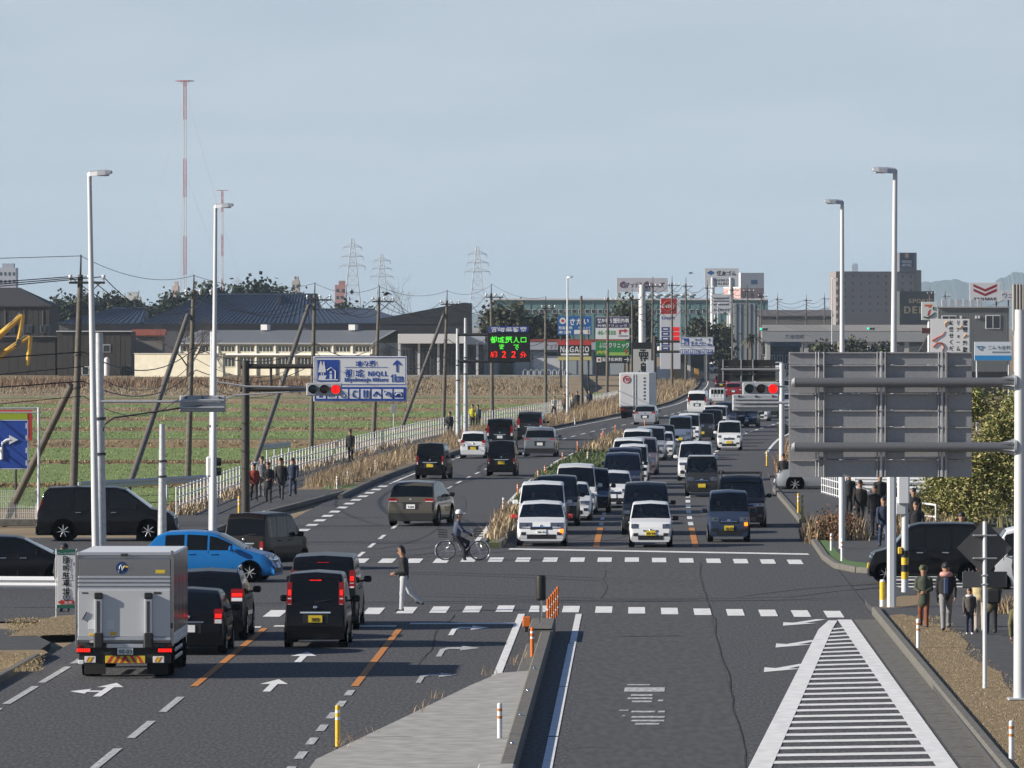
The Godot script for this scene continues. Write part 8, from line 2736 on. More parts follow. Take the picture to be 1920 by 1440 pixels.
	s.quad(V3(-sw * 0.5 - 0.4, sh, 0.6), V3(sw * 0.5 + 0.4, sh, 0.6), V3(sw * 0.5 + 0.4, sh + 1.55, -6), V3(-sw * 0.5 - 0.4, sh + 1.55, -6))
	s.quad(V3(sw * 0.5 + 0.4, sh, -12.0), V3(-sw * 0.5 - 0.4, sh, -12.0), V3(-sw * 0.5 - 0.4, sh + 1.55, -6), V3(sw * 0.5 + 0.4, sh + 1.55, -6))
	s.box(V3(0, sh - 0.06, 0.55), V3(sw + 0.8, 0.18, 0.12))
	var rf := part("roof", s, mroof, o)
	for c in 60:
		s = Shape.new()
		s.tube(V3(-sw * 0.5 + (c + 0.5) * sw / 60, sh + 0.02, 0.6), V3(-sw * 0.5 + (c + 0.5) * sw / 60, sh + 1.57, -6), 0.04, 0.04, 4, false)
		part("roof_seam", s, mroof, rf)
	for x in [-0.16, 0.3]: slab_box(o, "roof_vent", V3(sw * x, sh + 1.9, -5.6), V3(0.9, 0.7, 0.9), wht)
	for c in 10:
		var x := -sw * 0.5 + (c + 0.5) * sw / 10
		window(o, x, sh - 0.75, sw / 10 * 0.72, 0.62, cream, 0.0, 3)
		window(o, x, sh - 2.35, sw / 10 * 0.72, 1.1, cream, 0.0, 3)
		slab_box(o, "pilaster", V3(-sw * 0.5 + c * sw / 10, sh * 0.5, 0.16), V3(0.22, sh - 0.1, 0.3), paint(Color(0.68, 0.66, 0.58), 0.8))
	slab_box(o, "sun_shelf", V3(0, sh - 1.4, 0.35), V3(sw, 0.22, 0.7), paint(Color(0.72, 0.72, 0.7), 0.7))
	o = block("boundary_wall", "low cream wall in front of the bare tree", 250, 420, 664, 800.0, 1.0, 0.6, cream, -0.42, "wall")
	slab_box(o, "coping", V3(0, bh + 0.05, -0.3), V3(bw + 0.1, 0.12, 0.8), paint(Color(0.45, 0.42, 0.36), 0.8))
	o = block("rusty_shed", "rusty red roofed shed beside the plank building", 250, 305, 628, 840.0, 1.2, 6.0, paint(Color(0.2, 0.18, 0.16), 0.85))
	hip_roof(o, "roof", -bw * 0.5, bw * 0.5, bh, 0.7, 6.0, paint(Color(0.24, 0.06, 0.03), 0.7), 0.3)
	# footbridge
	o = thing("footbridge", "long grey footbridge crossing the road below the hotel", "footbridge", V3(0, 0, -1060))
	k = 1060.0 / LENS
	var xa := point_at(1428, 0, 1060.0).x
	var xb := point_at(1752, 0, 1060.0).x
	var y0 := point_at(0, 641, 1060.0).y
	slab_box(o, "deck", V3((xa + xb) * 0.5, y0 + 0.85, 0), V3(xb - xa, 1.7, 2.6), paint(Color(0.3, 0.31, 0.32), 0.7))
	slab_box(o, "parapet", V3((xa + xb) * 0.5, y0 + 2.2, 1.3), V3(xb - xa, 1.0, 0.1), paint(Color(0.42, 0.41, 0.4), 0.7))
	words(o, "大岩田町", V3(xa + 5.2, y0 + 0.9, 1.32), 0.75, paint(Color(0.08, 0.1, 0.14), 0.6), 3.2)
	for e in [1440, 1512, 1700]:
		slab_box(o, "pier", V3(point_at(e, 0, 1060.0).x, y0 * 0.5, 0), V3(0.7, y0, 1.6), paint(Color(0.42, 0.42, 0.4), 0.8))
	s = Shape.new()
	var sx := point_at(1700, 0, 1060.0).x
	s.plate(PackedVector2Array([V2(sx, 0), V2(sx + 2.0, 0), V2(sx + 6.5, y0 + 2.5), V2(sx + 4.0, y0 + 2.5)]), 1.5, 3.4)
	part("stairway", s, paint(Color(0.05, 0.05, 0.052), 0.7), o)

func build_shops() -> void:
	var s: Shape
	var o: Node3D
	var k: float
	var wht := paint(Color(0.62, 0.63, 0.64), 0.6)
	# canopy shop
	o = block("canopy_shop", "dark glazed shop under a broad white canopy", 745, 905, 642, 808.0, 1.2, 10.0, paint(Color(0.05, 0.053, 0.058), 0.5))
	slab_box(o, "canopy", V3(-1.0, bh + 0.45, 0.2), V3(bw * 0.78, 1.15, 6.0), paint(Color(0.74, 0.74, 0.72), 0.6))
	slab_box(o, "canopy", V3(bw * 0.41, bh + 0.3, -1.0), V3(bw * 0.24, 1.1, 5.0), paint(Color(0.45, 0.5, 0.56), 0.6))
	for c in 5: slab_box(o, "column", V3(-bw * 0.5 + 0.3 + c * bw / 4.4, bh * 0.5, 2.2), V3(0.28, bh, 0.28), wht)
	for c in 6: window(o, -bw * 0.5 + 1.2 + c * bw / 6, bh * 0.45, bw / 6 * 0.7, bh * 0.7, paint(Color(0.1, 0.1, 0.11), 0.6), 0.05, 2)
	# car dealer
	o = block("car_dealer", "pale car showroom with purple lettered fascia behind the billboards", 905, 1172, 656, 812.0, 1.2, 12.0, paint(Color(0.26, 0.29, 0.32), 0.6))
	k = 812.0 / LENS
	slab_box(o, "fascia", V3(0, bh + 0.5, 0.4), V3(bw, 1.0, 0.5), paint(Color(0.4, 0.42, 0.47), 0.6))
	slab_box(o, "fascia_band", V3(0, bh + 1.15, 0.4), V3(bw, 0.3, 0.6), paint(Color(0.3, 0.06, 0.04), 0.6))
	words(o, "アップル", V3(-bw * 0.5 + 8.6, bh + 0.5, 0.66), 0.72, paint(Color(0.1, 0.03, 0.06), 0.6), 2.2)
	words(o, "カーズ", V3(-bw * 0.5 + 11.6, bh + 0.5, 0.66), 0.72, paint(Color(0.1, 0.03, 0.06), 0.6), 1.7)
	words(o, "EneJet", V3(bw * 0.5 - 1.9, bh + 0.3, 0.7), 0.8, paint(Color(0.03, 0.05, 0.25), 0.6))
	for c in 9:
		slab_box(o, "glass_bay", V3(-bw * 0.5 + (c + 0.5) * bw / 9, bh * 0.48, 0.04), V3(bw / 9 - 0.25, bh * 0.85, 0.08), mat("window_glass", Color(0.03, 0.036, 0.042), 0.08) if c % 3 == 1 else paint(Color(0.34, 0.38, 0.4), 0.4), 0.01)
	slab_box(o, "roller_door", V3(-bw * 0.5 + 8.0, bh * 0.42, 0.1), V3(3.6, bh * 0.7, 0.1), wht)
	car("sedan", 1078, 702, Color(0.02, 0.02, 0.025), "black car parked before the pale car showroom", {"free": 1, "turn": -90, "centre": 1})
	car("suv", 1105, 704, Color(0.3, 0.31, 0.32), "silver car parked under the green clinic billboard", {"free": 1, "turn": -90, "centre": 1})
	for c in 8:
		var pp := point_at(985 + c * 11, 706, 798.0)
		var hs := Shape.new()
		hs.path([V3(-0.25, 0, 0), V3(-0.25, 0.7, 0), V3(-0.1, 0.85, 0), V3(0.1, 0.85, 0), V3(0.25, 0.7, 0), V3(0.25, 0, 0)], 0.04, 5)
		whole("hoop_barrier", hs, wht, "white hoop barrier on the terrace before the car showroom", "barrier", "hoop barriers before the showroom", V3(pp.x, 1.2, -798.0))
	# billboards over the field edge
	var d := 740.0
	k = d / LENS
	var post = mats["dark_metal"]
	o = board("billboard", "blue clinic billboard with white writing and red arrow", "billboard", 1046, 593, 1109, 628, d, paint(Color(0.015, 0.12, 0.36), 0.5), 0.15)
	s = Shape.new()
	s.disc(V3(-22.5 * k, 9 * k, 0.012), Vector3.BACK, 6 * k, 16)
	part("logo", s, mats["sign_white"], o)
	s = Shape.new()
	s.disc(V3(-22.5 * k, 9 * k, 0.02), Vector3.BACK, 3 * k, 8)
	part("logo_centre", s, mats["rail_red"], o)
	words(o, "さかい", V3(9 * k, 8 * k, 0.012), 13 * k, mats["sign_white"], 38 * k, 0.17)
	words(o, "形成外科", V3(-17 * k, -4 * k, 0.012), 6 * k, mats["sign_white"], 26 * k, 0.15)
	words(o, "クリニック", V3(18 * k, -4 * k, 0.012), 5 * k, mats["sign_white"], 24 * k, 0.15)
	words(o, "皮ふ科", V3(-18 * k, -12 * k, 0.012), 6 * k, mats["sign_white"], 24 * k, 0.15)
	rect(o, "notice", 14 * k, -12 * k, 30 * k, 8 * k, mats["sign_white"])
	decal(o, "arrow", [[25 * k, -15 * k], [27 * k, -15 * k], [27 * k, -11 * k], [28.5 * k, -11 * k], [26 * k, -8.6 * k], [23.5 * k, -11 * k], [25 * k, -11 * k]], mats["rail_red"], 0.02)
	legs(o, [-26 * k, 26 * k], 0.1, post)
	o = board("billboard", "black billboard with pale capitals under a red band", "billboard", 1046, 639, 1109, 676, d, mats["black"], 0.15)
	rect(o, "red_band", 0, 14.5 * k, 63 * k, 8 * k, paint(Color(0.5, 0.05, 0.04), 0.5))
	words(o, "NAGANO", V3(0, 2.5 * k, 0.006), 11 * k, mats["sign_white"], 54 * k)
	rect(o, "print", 0, -7 * k, 52 * k, 3.5 * k, mats["sign_white"])
	rect(o, "yellow_band", 0, -14.5 * k, 63 * k, 7 * k, paint(Color(0.55, 0.5, 0.2), 0.5))
	legs(o, [-26 * k, 26 * k], 0.1, post)
	o = board("billboard", "purple and white orthopaedic clinic billboard with phone number", "billboard", 1117, 594, 1180, 636, d, mats["sign_white"], 0.15)
	rect(o, "purple_band", 0, 10.5 * k, 63 * k, 20 * k, paint(Color(0.05, 0.04, 0.12), 0.5))
	words(o, "なかむら整形外科", V3(1 * k, 14 * k, 0.02), 9 * k, mats["sign_white"], 60 * k, 0.17)
	words(o, "外科クリニック", V3(0, 4.5 * k, 0.02), 5.5 * k, mats["sign_white"], 56 * k, 0.13)
	words(o, "46-1188", V3(-11 * k, -9 * k, 0.006), 8 * k, paint(Color(0.08, 0.3, 0.1), 0.5), 34 * k)
	decal(o, "arrow", [[12 * k, -12 * k], [15 * k, -12 * k], [15 * k, -6.5 * k], [22 * k, -6.5 * k], [22 * k, -9 * k], [29 * k, -5 * k], [22 * k, -1 * k], [22 * k, -3.5 * k], [12 * k, -3.5 * k]], mats["rail_red"], 0.02)
	rect(o, "print", 20 * k, -15 * k, 18 * k, 3 * k, paint(Color(0.3, 0.3, 0.32), 0.5))
	legs(o, [-30 * k, 30 * k], 0.1, post)
	o = board("billboard", "green clinic billboard with white brush writing", "billboard", 1117, 639, 1180, 667, d, paint(Color(0.02, 0.22, 0.06), 0.5), 0.15)
	words(o, "ふじき", V3(-17 * k, 6 * k, 0.012), 11 * k, mats["sign_white"], 16 * k, 0.15)
	words(o, "クリニック", V3(12 * k, 6 * k, 0.012), 10 * k, mats["sign_white"], 40 * k, 0.15)
	words(o, "内科", V3(-18 * k, -7 * k, 0.012), 7 * k, paint(Color(0.6, 0.55, 0.1), 0.5), 24 * k, 0.15)
	rect(o, "lime_band", 8 * k, -10.5 * k, 44 * k, 6 * k, paint(Color(0.3, 0.5, 0.1), 0.5))
	decal(o, "arrow", [[24 * k, -11 * k], [27 * k, -11 * k], [27 * k, -5 * k], [29 * k, -5 * k], [25.5 * k, 0.0], [22 * k, -5 * k], [24 * k, -5 * k]], mats["rail_red"], 0.02)
	legs(o, [-30 * k, 30 * k], 0.1, post)
	o = board("billboard", "black hospital billboard with white writing and arrow", "billboard", 1117, 668, 1181, 681, d, mats["black"], 0.15)
	rect(o, "logo_field", -26 * k, 0, 9 * k, 9 * k, mats["sign_white"])
	rect(o, "logo", -26 * k, 0, 4 * k, 4 * k, mats["rail_red"], 0.02)
	words(o, "医師会病院", V3(-1 * k, 1 * k, 0.012), 7.5 * k, mats["sign_white"], 38 * k, 0.12)
	words(o, "→", V3(26 * k, 1 * k, 0.012), 9 * k, mats["sign_white"], 9 * k, 0.14)
	legs(o, [-30 * k, 30 * k], 0.1, post)
	# apple roof sign
	d = 880.0
	k = d / LENS
	o = board("roof_sign", "wide pale roof sign with purple katakana and apple emblems", "sign", 1156, 521, 1252, 547, d, paint(Color(0.5, 0.5, 0.55), 0.6), 1.2)
	words(o, "アップル", V3(-15 * k, 0, 0.012), 11 * k, paint(Color(0.08, 0.02, 0.05), 0.6), 32 * k, 0.13)
	words(o, "カーズ", V3(27 * k, 0, 0.012), 11 * k, paint(Color(0.08, 0.02, 0.05), 0.6), 30 * k, 0.13)
	for x in [-37, 7]:
		s = Shape.new()
		s.torus(V3(x * k, 0, 0.02), Vector3.BACK, 4.4 * k, 0.9 * k, 14, 4)
		s.tube(V3(x * k, 0, 0.02), V3((x + 2) * k, 7 * k, 0.02), 0.8 * k, 0.6 * k, 4)
		part("logo", s, paint(Color(0.12, 0.02, 0.06), 0.6), o)
	legs(o, [0.0], 0.45, wht)
	# brush-lettered dark sign
	d = 620.0
	k = d / LENS
	o = board("brush_sign", "black framed sign with large brush characters beside the white box lorry", "sign", 1184, 642, 1222, 707, d, mats["black"], 0.3)
	rect(o, "face", 1 * k, -5 * k, 34 * k, 50 * k, paint(Color(0.5, 0.5, 0.47), 0.6))
	words(o, "霧", V3(3 * k, 8 * k, 0.02), 22 * k, mats["black"], 20 * k, 0.12)
	words(o, "島", V3(3 * k, -16 * k, 0.02), 22 * k, mats["black"], 20 * k, 0.12)
	legs(o, [-16 * k, 16 * k], 0.12, post)
	o = board("blank_panel", "plain pale panel beside the brush-lettered sign", "sign", 1212, 676, 1226, 706, 600.0, paint(Color(0.55, 0.58, 0.63), 0.5), 0.1)
	legs(o, [0.0], 0.08, post)
	# fuel station pylon
	d = 800.0
	k = d / LENS
	o = board("fuel_price_sign", "tall fuel station sign with red square and blue price panels", "sign", 1238, 558, 1276, 692, d, paint(Color(0.6, 0.62, 0.66), 0.5), 0.8)
	rect(o, "red_field", -3 * k, 51 * k, 29 * k, 29 * k, paint(Color(0.4, 0.02, 0.02), 0.5))
	s = Shape.new()
	s.torus(V3(-3 * k, 51 * k, 0.02), Vector3.BACK, 10 * k, 0.7 * k, 20, 4)
	part("logo", s, paint(Color(0.6, 0.15, 0.05), 0.5), o)
	words(o, "ENEOS", V3(-3 * k, 51 * k, 0.02), 6 * k, mats["sign_white"], 26 * k)
	words(o, "EneJet", V3(-4 * k, 28 * k, 0.006), 7 * k, paint(Color(0.03, 0.06, 0.3), 0.5), 24 * k)
	for i in 5:
		rect(o, "price_panel", -9 * k, (8 - i * 9) * k, 15 * k, 7.5 * k, paint(Color(0.02, 0.04, 0.2), 0.5))
		rect(o, "price_print", -9 * k, (8 - i * 9) * k, 9 * k, 2.5 * k, mats["sign_white"], 0.02)
	for i in 3: rect(o, "price_digits", 11 * k, (8 - i * 9) * k, 12 * k, 7.5 * k, lamp("price_red", Color(1.0, 0.1, 0.08), 0.45), 0.012)
	o = block("fuel_station", "low white fuel station with a flat canopy at the bend", 1240, 1330, 660, 900.0, 0.0, 8.0, paint(Color(0.06, 0.065, 0.07), 0.5))
	slab_box(o, "canopy", V3(0, bh + 0.4, 2.0), V3(bw + 1.0, 0.7, 9.0), wht)
	for x in [-2.4, 0.4, 2.6]: slab_box(o, "column", V3(x, bh * 0.5, 4.0), V3(0.4, bh, 0.4), wht)
	for x in [-1.4, 1.4]: slab_box(o, "fuel_pump", V3(x, 0.8, 4.4), V3(0.6, 1.6, 0.5), paint(Color(0.55, 0.3, 0.08), 0.5))
	# tyre maker's signs and shop
	d = 1050.0
	k = d / LENS
	o = board("tyre_sign", "big pale sign with blue diamond emblem on two legs", "sign", 1321, 503, 1385, 538, d, paint(Color(0.55, 0.58, 0.62), 0.6), 0.6)
	decal(o, "logo", [[-28 * k, 9 * k], [-20 * k, 4.5 * k], [-13 * k, 9 * k], [-20 * k, 13.5 * k]], paint(Color(0.02, 0.1, 0.3), 0.5))
	words(o, "住友ゴム", V3(9 * k, 8.5 * k, 0.012), 9.5 * k, mats["black"], 37 * k, 0.13)
	words(o, "DUNLOP", V3(3 * k, -5 * k, 0.006), 4.6 * k, mats["black"], 32 * k)
	words(o, "FALKEN", V3(3 * k, -11.5 * k, 0.006), 4.4 * k, mats["black"], 28 * k)
	legs(o, [-17 * k, 17 * k], 0.35, wht)
	o = board("tyre_sign", "smaller pale tyre shop sign below the big one with blue emblem", "sign", 1334, 552, 1371, 588, 1040.0, paint(Color(0.55, 0.58, 0.62), 0.6), 0.4)
	words(o, "DUNLOP", V3(0.1, -0.95, 0.006), 0.4, mats["black"], 2.5)
	for y in [0.9, 0.45, -0.1]: rect(o, "print", 0.0, y, 2.4, 0.22, paint(Color(0.12, 0.12, 0.14), 0.6))
	legs(o, [-1.0, 1.0], 0.15, wht)
	o = block("tyre_shop", "grey ribbed shop building beside the pink tower", 1376, 1420, 568, 1100.0, 0.0, 14.0, paint(Color(0.2, 0.23, 0.25), 0.6))
	for c in 5: slab_box(o, "wall_rib", V3(-bw * 0.5 + (c + 0.5) * bw / 5, bh * 0.5, 0.04), V3(0.1, bh - 0.2, 0.1), paint(Color(0.2, 0.23, 0.25), 0.6), 0.01)
	# low roofs along the far road
	for e in [[1422, 1560, 592, 1250.0, Color(0.14, 0.13, 0.13), "row of low dark roofs behind the footbridge"], [1575, 1640, 622, 1120.0, Color(0.16, 0.14, 0.12), "house with a sloping grey roof under the footbridge"], [1440, 1500, 650, 1110.0, Color(0.05, 0.055, 0.06), "dark glazed shop under the footbridge"], [1505, 1570, 644, 1130.0, Color(0.06, 0.06, 0.065), "dark shop front with blue signs under the footbridge"], [1650, 1745, 640, 1090.0, Color(0.07, 0.07, 0.075), "dark low shop behind the stairway"]]:
		o = block("roadside_shop", e[5], e[0], e[1], e[2], e[3], 0.0, 10.0, paint(e[4], 0.8))
		hip_roof(o, "roof", -bw * 0.5, bw * 0.5, bh, 1.1, 10.0, paint(e[4] * 0.8, 0.8), 0.3)
		for c in 4: window(o, -bw * 0.5 + (c + 0.5) * bw / 4, bh * 0.4, bw / 4 * 0.6, bh * 0.4, wht, 0.0)
	# grey office with the arrow billboard
	o = block("metal_office", "grey corrugated office with white framed windows beside the convenience sign", 1758, 1892, 577, 700.0, 0.0, 9.0, paint(Color(0.2, 0.215, 0.22), 0.6))
	k = 700.0 / LENS
	for c in 44: slab_box(o, "wall_rib", V3(-bw * 0.5 + (c + 0.5) * bw / 44, bh * 0.55, 0.02), V3(0.06, bh * 0.85, 0.05), paint(Color(0.2, 0.215, 0.22), 0.6), 0.008)
	slab_box(o, "roof_edge", V3(0, bh + 0.05, 0.1), V3(bw + 0.2, 0.16, 0.4), paint(Color(0.3, 0.31, 0.32), 0.6))
	window(o, -bw * 0.5 + 1.2, bh - 1.5, 1.4, 1.2, wht, 0.04)
	window(o, bw * 0.5 - 1.7, bh - 1.5, 1.4, 1.3, wht, 0.04)
	slab_box(o, "ground_floor", V3(0, 1.3, 0.03), V3(bw - 0.3, 2.5, 0.08), mats["black"])
	for x in [-1.3, 0.3, 0.6]: slab_box(o, "wall_fitting", V3(x, bh - 1.0, 0.12), V3(0.2, 0.3, 0.2), wht)
	for c in 6: slab_box(o, "roof_unit", V3(-bw * 0.5 + 0.8 + c * 0.75, bh + 0.5, -2.0), V3(0.5, 0.8, 0.5), mats["galvanised"])
	o = board("arrow_billboard", "white billboard with two red chevrons on the grey office roof", "billboard", 1818, 530, 1876, 565, 705.0, paint(Color(0.6, 0.6, 0.62), 0.6), 0.2)
	k = 705.0 / LENS
	var mar := paint(Color(0.25, 0.015, 0.03), 0.5)
	for e in [[15.0, 0.0], [6.5, 0.0]]:
		decal(o, "logo", [[-22 * k, e[0] * k], [0, (e[0] - 9.5) * k], [22 * k, e[0] * k], [22 * k, (e[0] - 5) * k], [0, (e[0] - 14.5) * k], [-22 * k, (e[0] - 5) * k]], mar)
	words(o, "YANMAR", V3(0, -13 * k, 0.006), 5.5 * k, mats["black"], 44 * k)
	legs(o, [-1.2, 1.2], 0.08, mats["dark_metal"])
	o = board("blue_letter_board", "pale strip board with blue katakana behind the chevron billboard", "sign", 1877, 545, 1905, 563, 720.0, paint(Color(0.55, 0.57, 0.6), 0.6), 0.1)
	words(o, "ウニ", V3(-0.1, 0, 0.012), 0.6, paint(Color(0.03, 0.06, 0.25), 0.5))
	legs(o, [0.0], 0.08, mats["dark_metal"])
	# convenience pylon
	d = 620.0
	k = d / LENS
	o = board("convenience_sign", "square convenience store sign with red green and black figure", "sign", 1728, 566, 1757, 600, d, paint(Color(0.6, 0.63, 0.64), 0.5), 0.5)
	decal(o, "logo", [[-9 * k, 12 * k], [6 * k, 12 * k], [2 * k, 6 * k], [-2 * k, 6 * k], [-1 * k, 8.5 * k], [-9 * k, 8.5 * k]], paint(Color(0.55, 0.1, 0.02), 0.5))
	decal(o, "logo", [[-2 * k, 0], [3 * k, 4 * k], [0, -9 * k], [-4 * k, -9 * k]], mats["rail_red"])
	s = Shape.new()
	s.path([V3(-11 * k, -11 * k, 0.02), V3(-4 * k, -13 * k, 0.02), V3(4 * k, -9 * k, 0.02), V3(11 * k, -3 * k, 0.02)], 1.4 * k, 5)
	s.path([V3(7 * k, 2 * k, 0.02), V3(8 * k, 8 * k, 0.02)], 1.3 * k, 5)
	part("logo", s, paint(Color(0.01, 0.05, 0.03), 0.5), o)
	legs(o, [0.0], 0.16, wht)
	slab_box(o, "open_hours_panel", V3(0, -37 * k, -0.1), V3(28 * k, 10 * k, 0.2), paint(Color(0.08, 0.02, 0.02), 0.5))
	# dragon board
	d = 520.0
	k = d / LENS
	o = board("renovation_board", "white roofing board with black brush columns and a red brush curl", "billboard", 1745, 598, 1818, 664, d, mats["sign_white"], 0.12)
	var col := "屋根・外壁塗"
	for i in 5: words(o, col[i], V3(28 * k, (26 - i * 12.5) * k, 0.012), 10 * k, mats["black"], 9 * k, 0.14)
	col = "リフォーム"
	for i in 5: words(o, col[i], V3(15 * k, (26 - i * 12.0) * k, 0.012), 10 * k, mats["black"], 8 * k, 0.14)
	col = "お任せくだ"
	for i in 5: words(o, col[i], V3(2 * k, (26 - i * 12.0) * k, 0.012), 10 * k, mats["black"], 9 * k, 0.14)
	s = Shape.new()
	s.path([V3(-15 * k, -31 * k, 0.02), V3(-11 * k, -20 * k, 0.02), V3(-16 * k, -12 * k, 0.02), V3(-24 * k, -12 * k, 0.02), V3(-32 * k, -20 * k, 0.02)], 1.5 * k, 5)
	s.path([V3(-34 * k, -8 * k, 0.02), V3(-24 * k, -2 * k, 0.02), V3(-14 * k, 3 * k, 0.02), V3(-10 * k, 10 * k, 0.02)], 1.4 * k, 5, 0.4 * k)
	part("brush_print", s, paint(Color(0.5, 0.06, 0.02), 0.5), o)
	s = Shape.new()
	s.path([V3(-4 * k, 28 * k, 0.02), V3(-10 * k, 24 * k, 0.02), V3(-9 * k, 18 * k, 0.02)], 1.8 * k, 5, 0.5 * k)
	s.path([V3(30 * k, 4 * k, 0.01), V3(24 * k, -3 * k, 0.01)], 1.8 * k, 5, 0.5 * k)
	s.path([V3(22 * k, 20 * k, 0.01), V3(17 * k, 14 * k, 0.01)], 1.8 * k, 5, 0.5 * k)
	part("brush_print", s, paint(Color(0.6, 0.3, 0.05), 0.5), o)
	legs(o, [-30 * k, 30 * k], 0.08, post)
	o = board("dental_sign", "pale blue dental clinic sign with a bright blue lower band", "sign", 1827, 641, 1897, 676, 470.0, paint(Color(0.6, 0.68, 0.76), 0.5), 0.12)
	k = 470.0 / LENS
	rect(o, "blue_band", 0, -12.5 * k, 69 * k, 9 * k, paint(Color(0.02, 0.25, 0.6), 0.5))
	words(o, "こみぞ歯科", V3(11 * k, 7 * k, 0.012), 8.5 * k, paint(Color(0.1, 0.14, 0.2), 0.5), 44 * k, 0.1)
	rect(o, "print", 15 * k, -2 * k, 34 * k, 3 * k, paint(Color(0.2, 0.25, 0.3), 0.5))
	s = Shape.new()
	s.path([V3(-31 * k, 9 * k, 0.02), V3(-24 * k, 2 * k, 0.02), V3(-18 * k, 9 * k, 0.02), V3(-31 * k, 9 * k, 0.02)], 0.7 * k, 4)
	part("logo", s, paint(Color(0.05, 0.3, 0.55), 0.5), o)
	legs(o, [-30 * k, 30 * k], 0.07, mats["galvanised"])
	# corrugated hoarding at the frame's edge
	o = thing("corrugated_hoarding", "corrugated metal hoarding above a pale pink panel beside the signboard mast", "hoarding", point_at(1925, 605, 420.0))
	k = 420.0 / LENS
	for c in 9:
		s = Shape.new()
		s.tube(V3((-24 + c * 6) * k, -15 * k, 0), V3((-24 + c * 6) * k, 72 * k, 0), 3.4 * k, 3.4 * k, 8)
		part("corrugation", s, paint(Color(0.3, 0.29, 0.27), 0.6), o)
	slab_box(o, "pink_panel", V3(0, -58 * k, 0), V3(48 * k, 70 * k, 0.1), paint(Color(0.68, 0.6, 0.57), 0.6))
	for x in [-20 * k, 20 * k]: slab_box(o, "post", V3(x, -o.position.y * 0.5, -0.25), V3(0.15, o.position.y, 0.15), mats["galvanised"])
	# boundary hoarding beside the bend
	o = thing("board_fence", "pale board fence on the bank beside the bend", "fence", ground_at(1232, 722))
	var f1 := ground_at(1262, 712) - o.position
	for i in 9:
		s = Shape.new()
		var c0 := f1 * (i / 9.0)
		var c1 := f1 * ((i + 0.95) / 9.0)
		s.bevel((c0 + c1) * 0.5 + V3(0, 1.3, 0), V3(0.06, 1.9, c0.distance_to(c1)), 0.01, Basis.looking_at(c1 - c0))
		part("board", s, paint(Color(0.42, 0.44, 0.45), 0.7), o)

# ================================================================ people
var figures := {}

func capsule_list(p: Dictionary) -> Array:   # bones [a, b, ra, rb, group]; group 0 skin, 1 jacket, 2 trousers, 3 shoes, 4 hair
	var L := []
	var lean: float = p.get("lean", 0.03)
	var hip := V3(0, 0.93, 0)
	var up := V3(0, cos(lean), sin(lean))
	var chest := hip + up * 0.36
	var neck := hip + up * 0.53
	var nod: float = p.get("nod", 0.05)
	var hd := V3(0, cos(lean * 0.4 + nod), sin(lean * 0.4 + nod))
	var head := neck + hd * 0.15
	L.append([hip + V3(0, -0.02, 0), hip + up * 0.2, 0.135, 0.13, 1])
	L.append([hip + up * 0.12, chest + up * 0.04, 0.135, 0.14, 1])
	if p.has("coat"): L.append([hip + up * 0.1, hip + V3(0, -0.22, 0.0), 0.15, 0.17, 1])
	for s in [-1.0, 1.0]:
		L.append([chest + V3(s * 0.07, 0.0, 0), hip + V3(s * 0.06, 0.1, 0), 0.12, 0.12, 1])
		L.append([chest + up * 0.07 + V3(s * 0.05, 0, 0), chest + up * 0.08 + V3(s * 0.16, 0, 0), 0.085, 0.07, 1])
		var k := "l" if s > 0 else "r"
		var th: float = p.get(k + "t", 0.0)
		var kn: float = p.get(k + "k", 0.05)
		var h0 := hip + V3(s * 0.085, -0.03, 0)
		var k0 := h0 + V3(s * 0.01, -cos(th), sin(th)) * 0.42
		var a0 := k0 + V3(0, -cos(th - kn), sin(th - kn)) * 0.42
		L.append([h0, k0, 0.098, 0.068, 2])
		L.append([k0, a0, 0.066, 0.058, 2])
		var ft := th - kn * 0.75
		L.append([a0 + V3(0, -0.03, -0.03), a0 + V3(s * 0.015, -0.05 + 0.09 * sin(ft) * signf(ft), 0.15), 0.045, 0.036, 3])
		var sh := chest + up * 0.07 + V3(s * 0.19, 0, 0)
		var ar: float = p.get(k + "a", 0.0)
		var el: float = p.get(k + "e", 0.25)
		var sp: float = p.get("spread", 0.12)
		var e0 := sh + V3(s * sp, -cos(ar), sin(ar)).normalized() * 0.28
		var w0 := e0 + V3(-s * p.get("fold", 0.05), -cos(ar + el), sin(ar + el)).normalized() * 0.24
		L.append([sh, e0, 0.066, 0.053, 1])
		L.append([e0, w0, 0.052, 0.042, 1])
		L.append([w0, w0 + (w0 - e0).normalized() * 0.03, 0.03, 0.03, 1, w0, (w0 - e0).normalized(), s])
	L.append([neck - up * 0.06, neck + hd * 0.05, 0.055, 0.05, 0])
	L.append([neck + hd * 0.06, head + hd * 0.07, 0.075, 0.09, 0])
	var fw := V3(0, -hd.z, hd.y)
	L.append([head + fw * 0.085 + hd * 0.02, head + fw * 0.1 - hd * 0.005, 0.014, 0.018, 0])
	for s in [-1.0, 1.0]: L.append([head + V3(s * 0.09, 0, 0) - hd * 0.01, head + V3(s * 0.095, 0, 0) + hd * 0.025, 0.016, 0.018, 0])
	L.append([head + hd * 0.09 - fw * 0.015, head + hd * 0.085 + fw * 0.03, 0.09, 0.075, 4])
	L.append([head + hd * 0.05 - fw * 0.035, head - hd * (0.05 + p.get("hair", 0.0)) - fw * 0.04, 0.092, 0.07, 4])
	return L

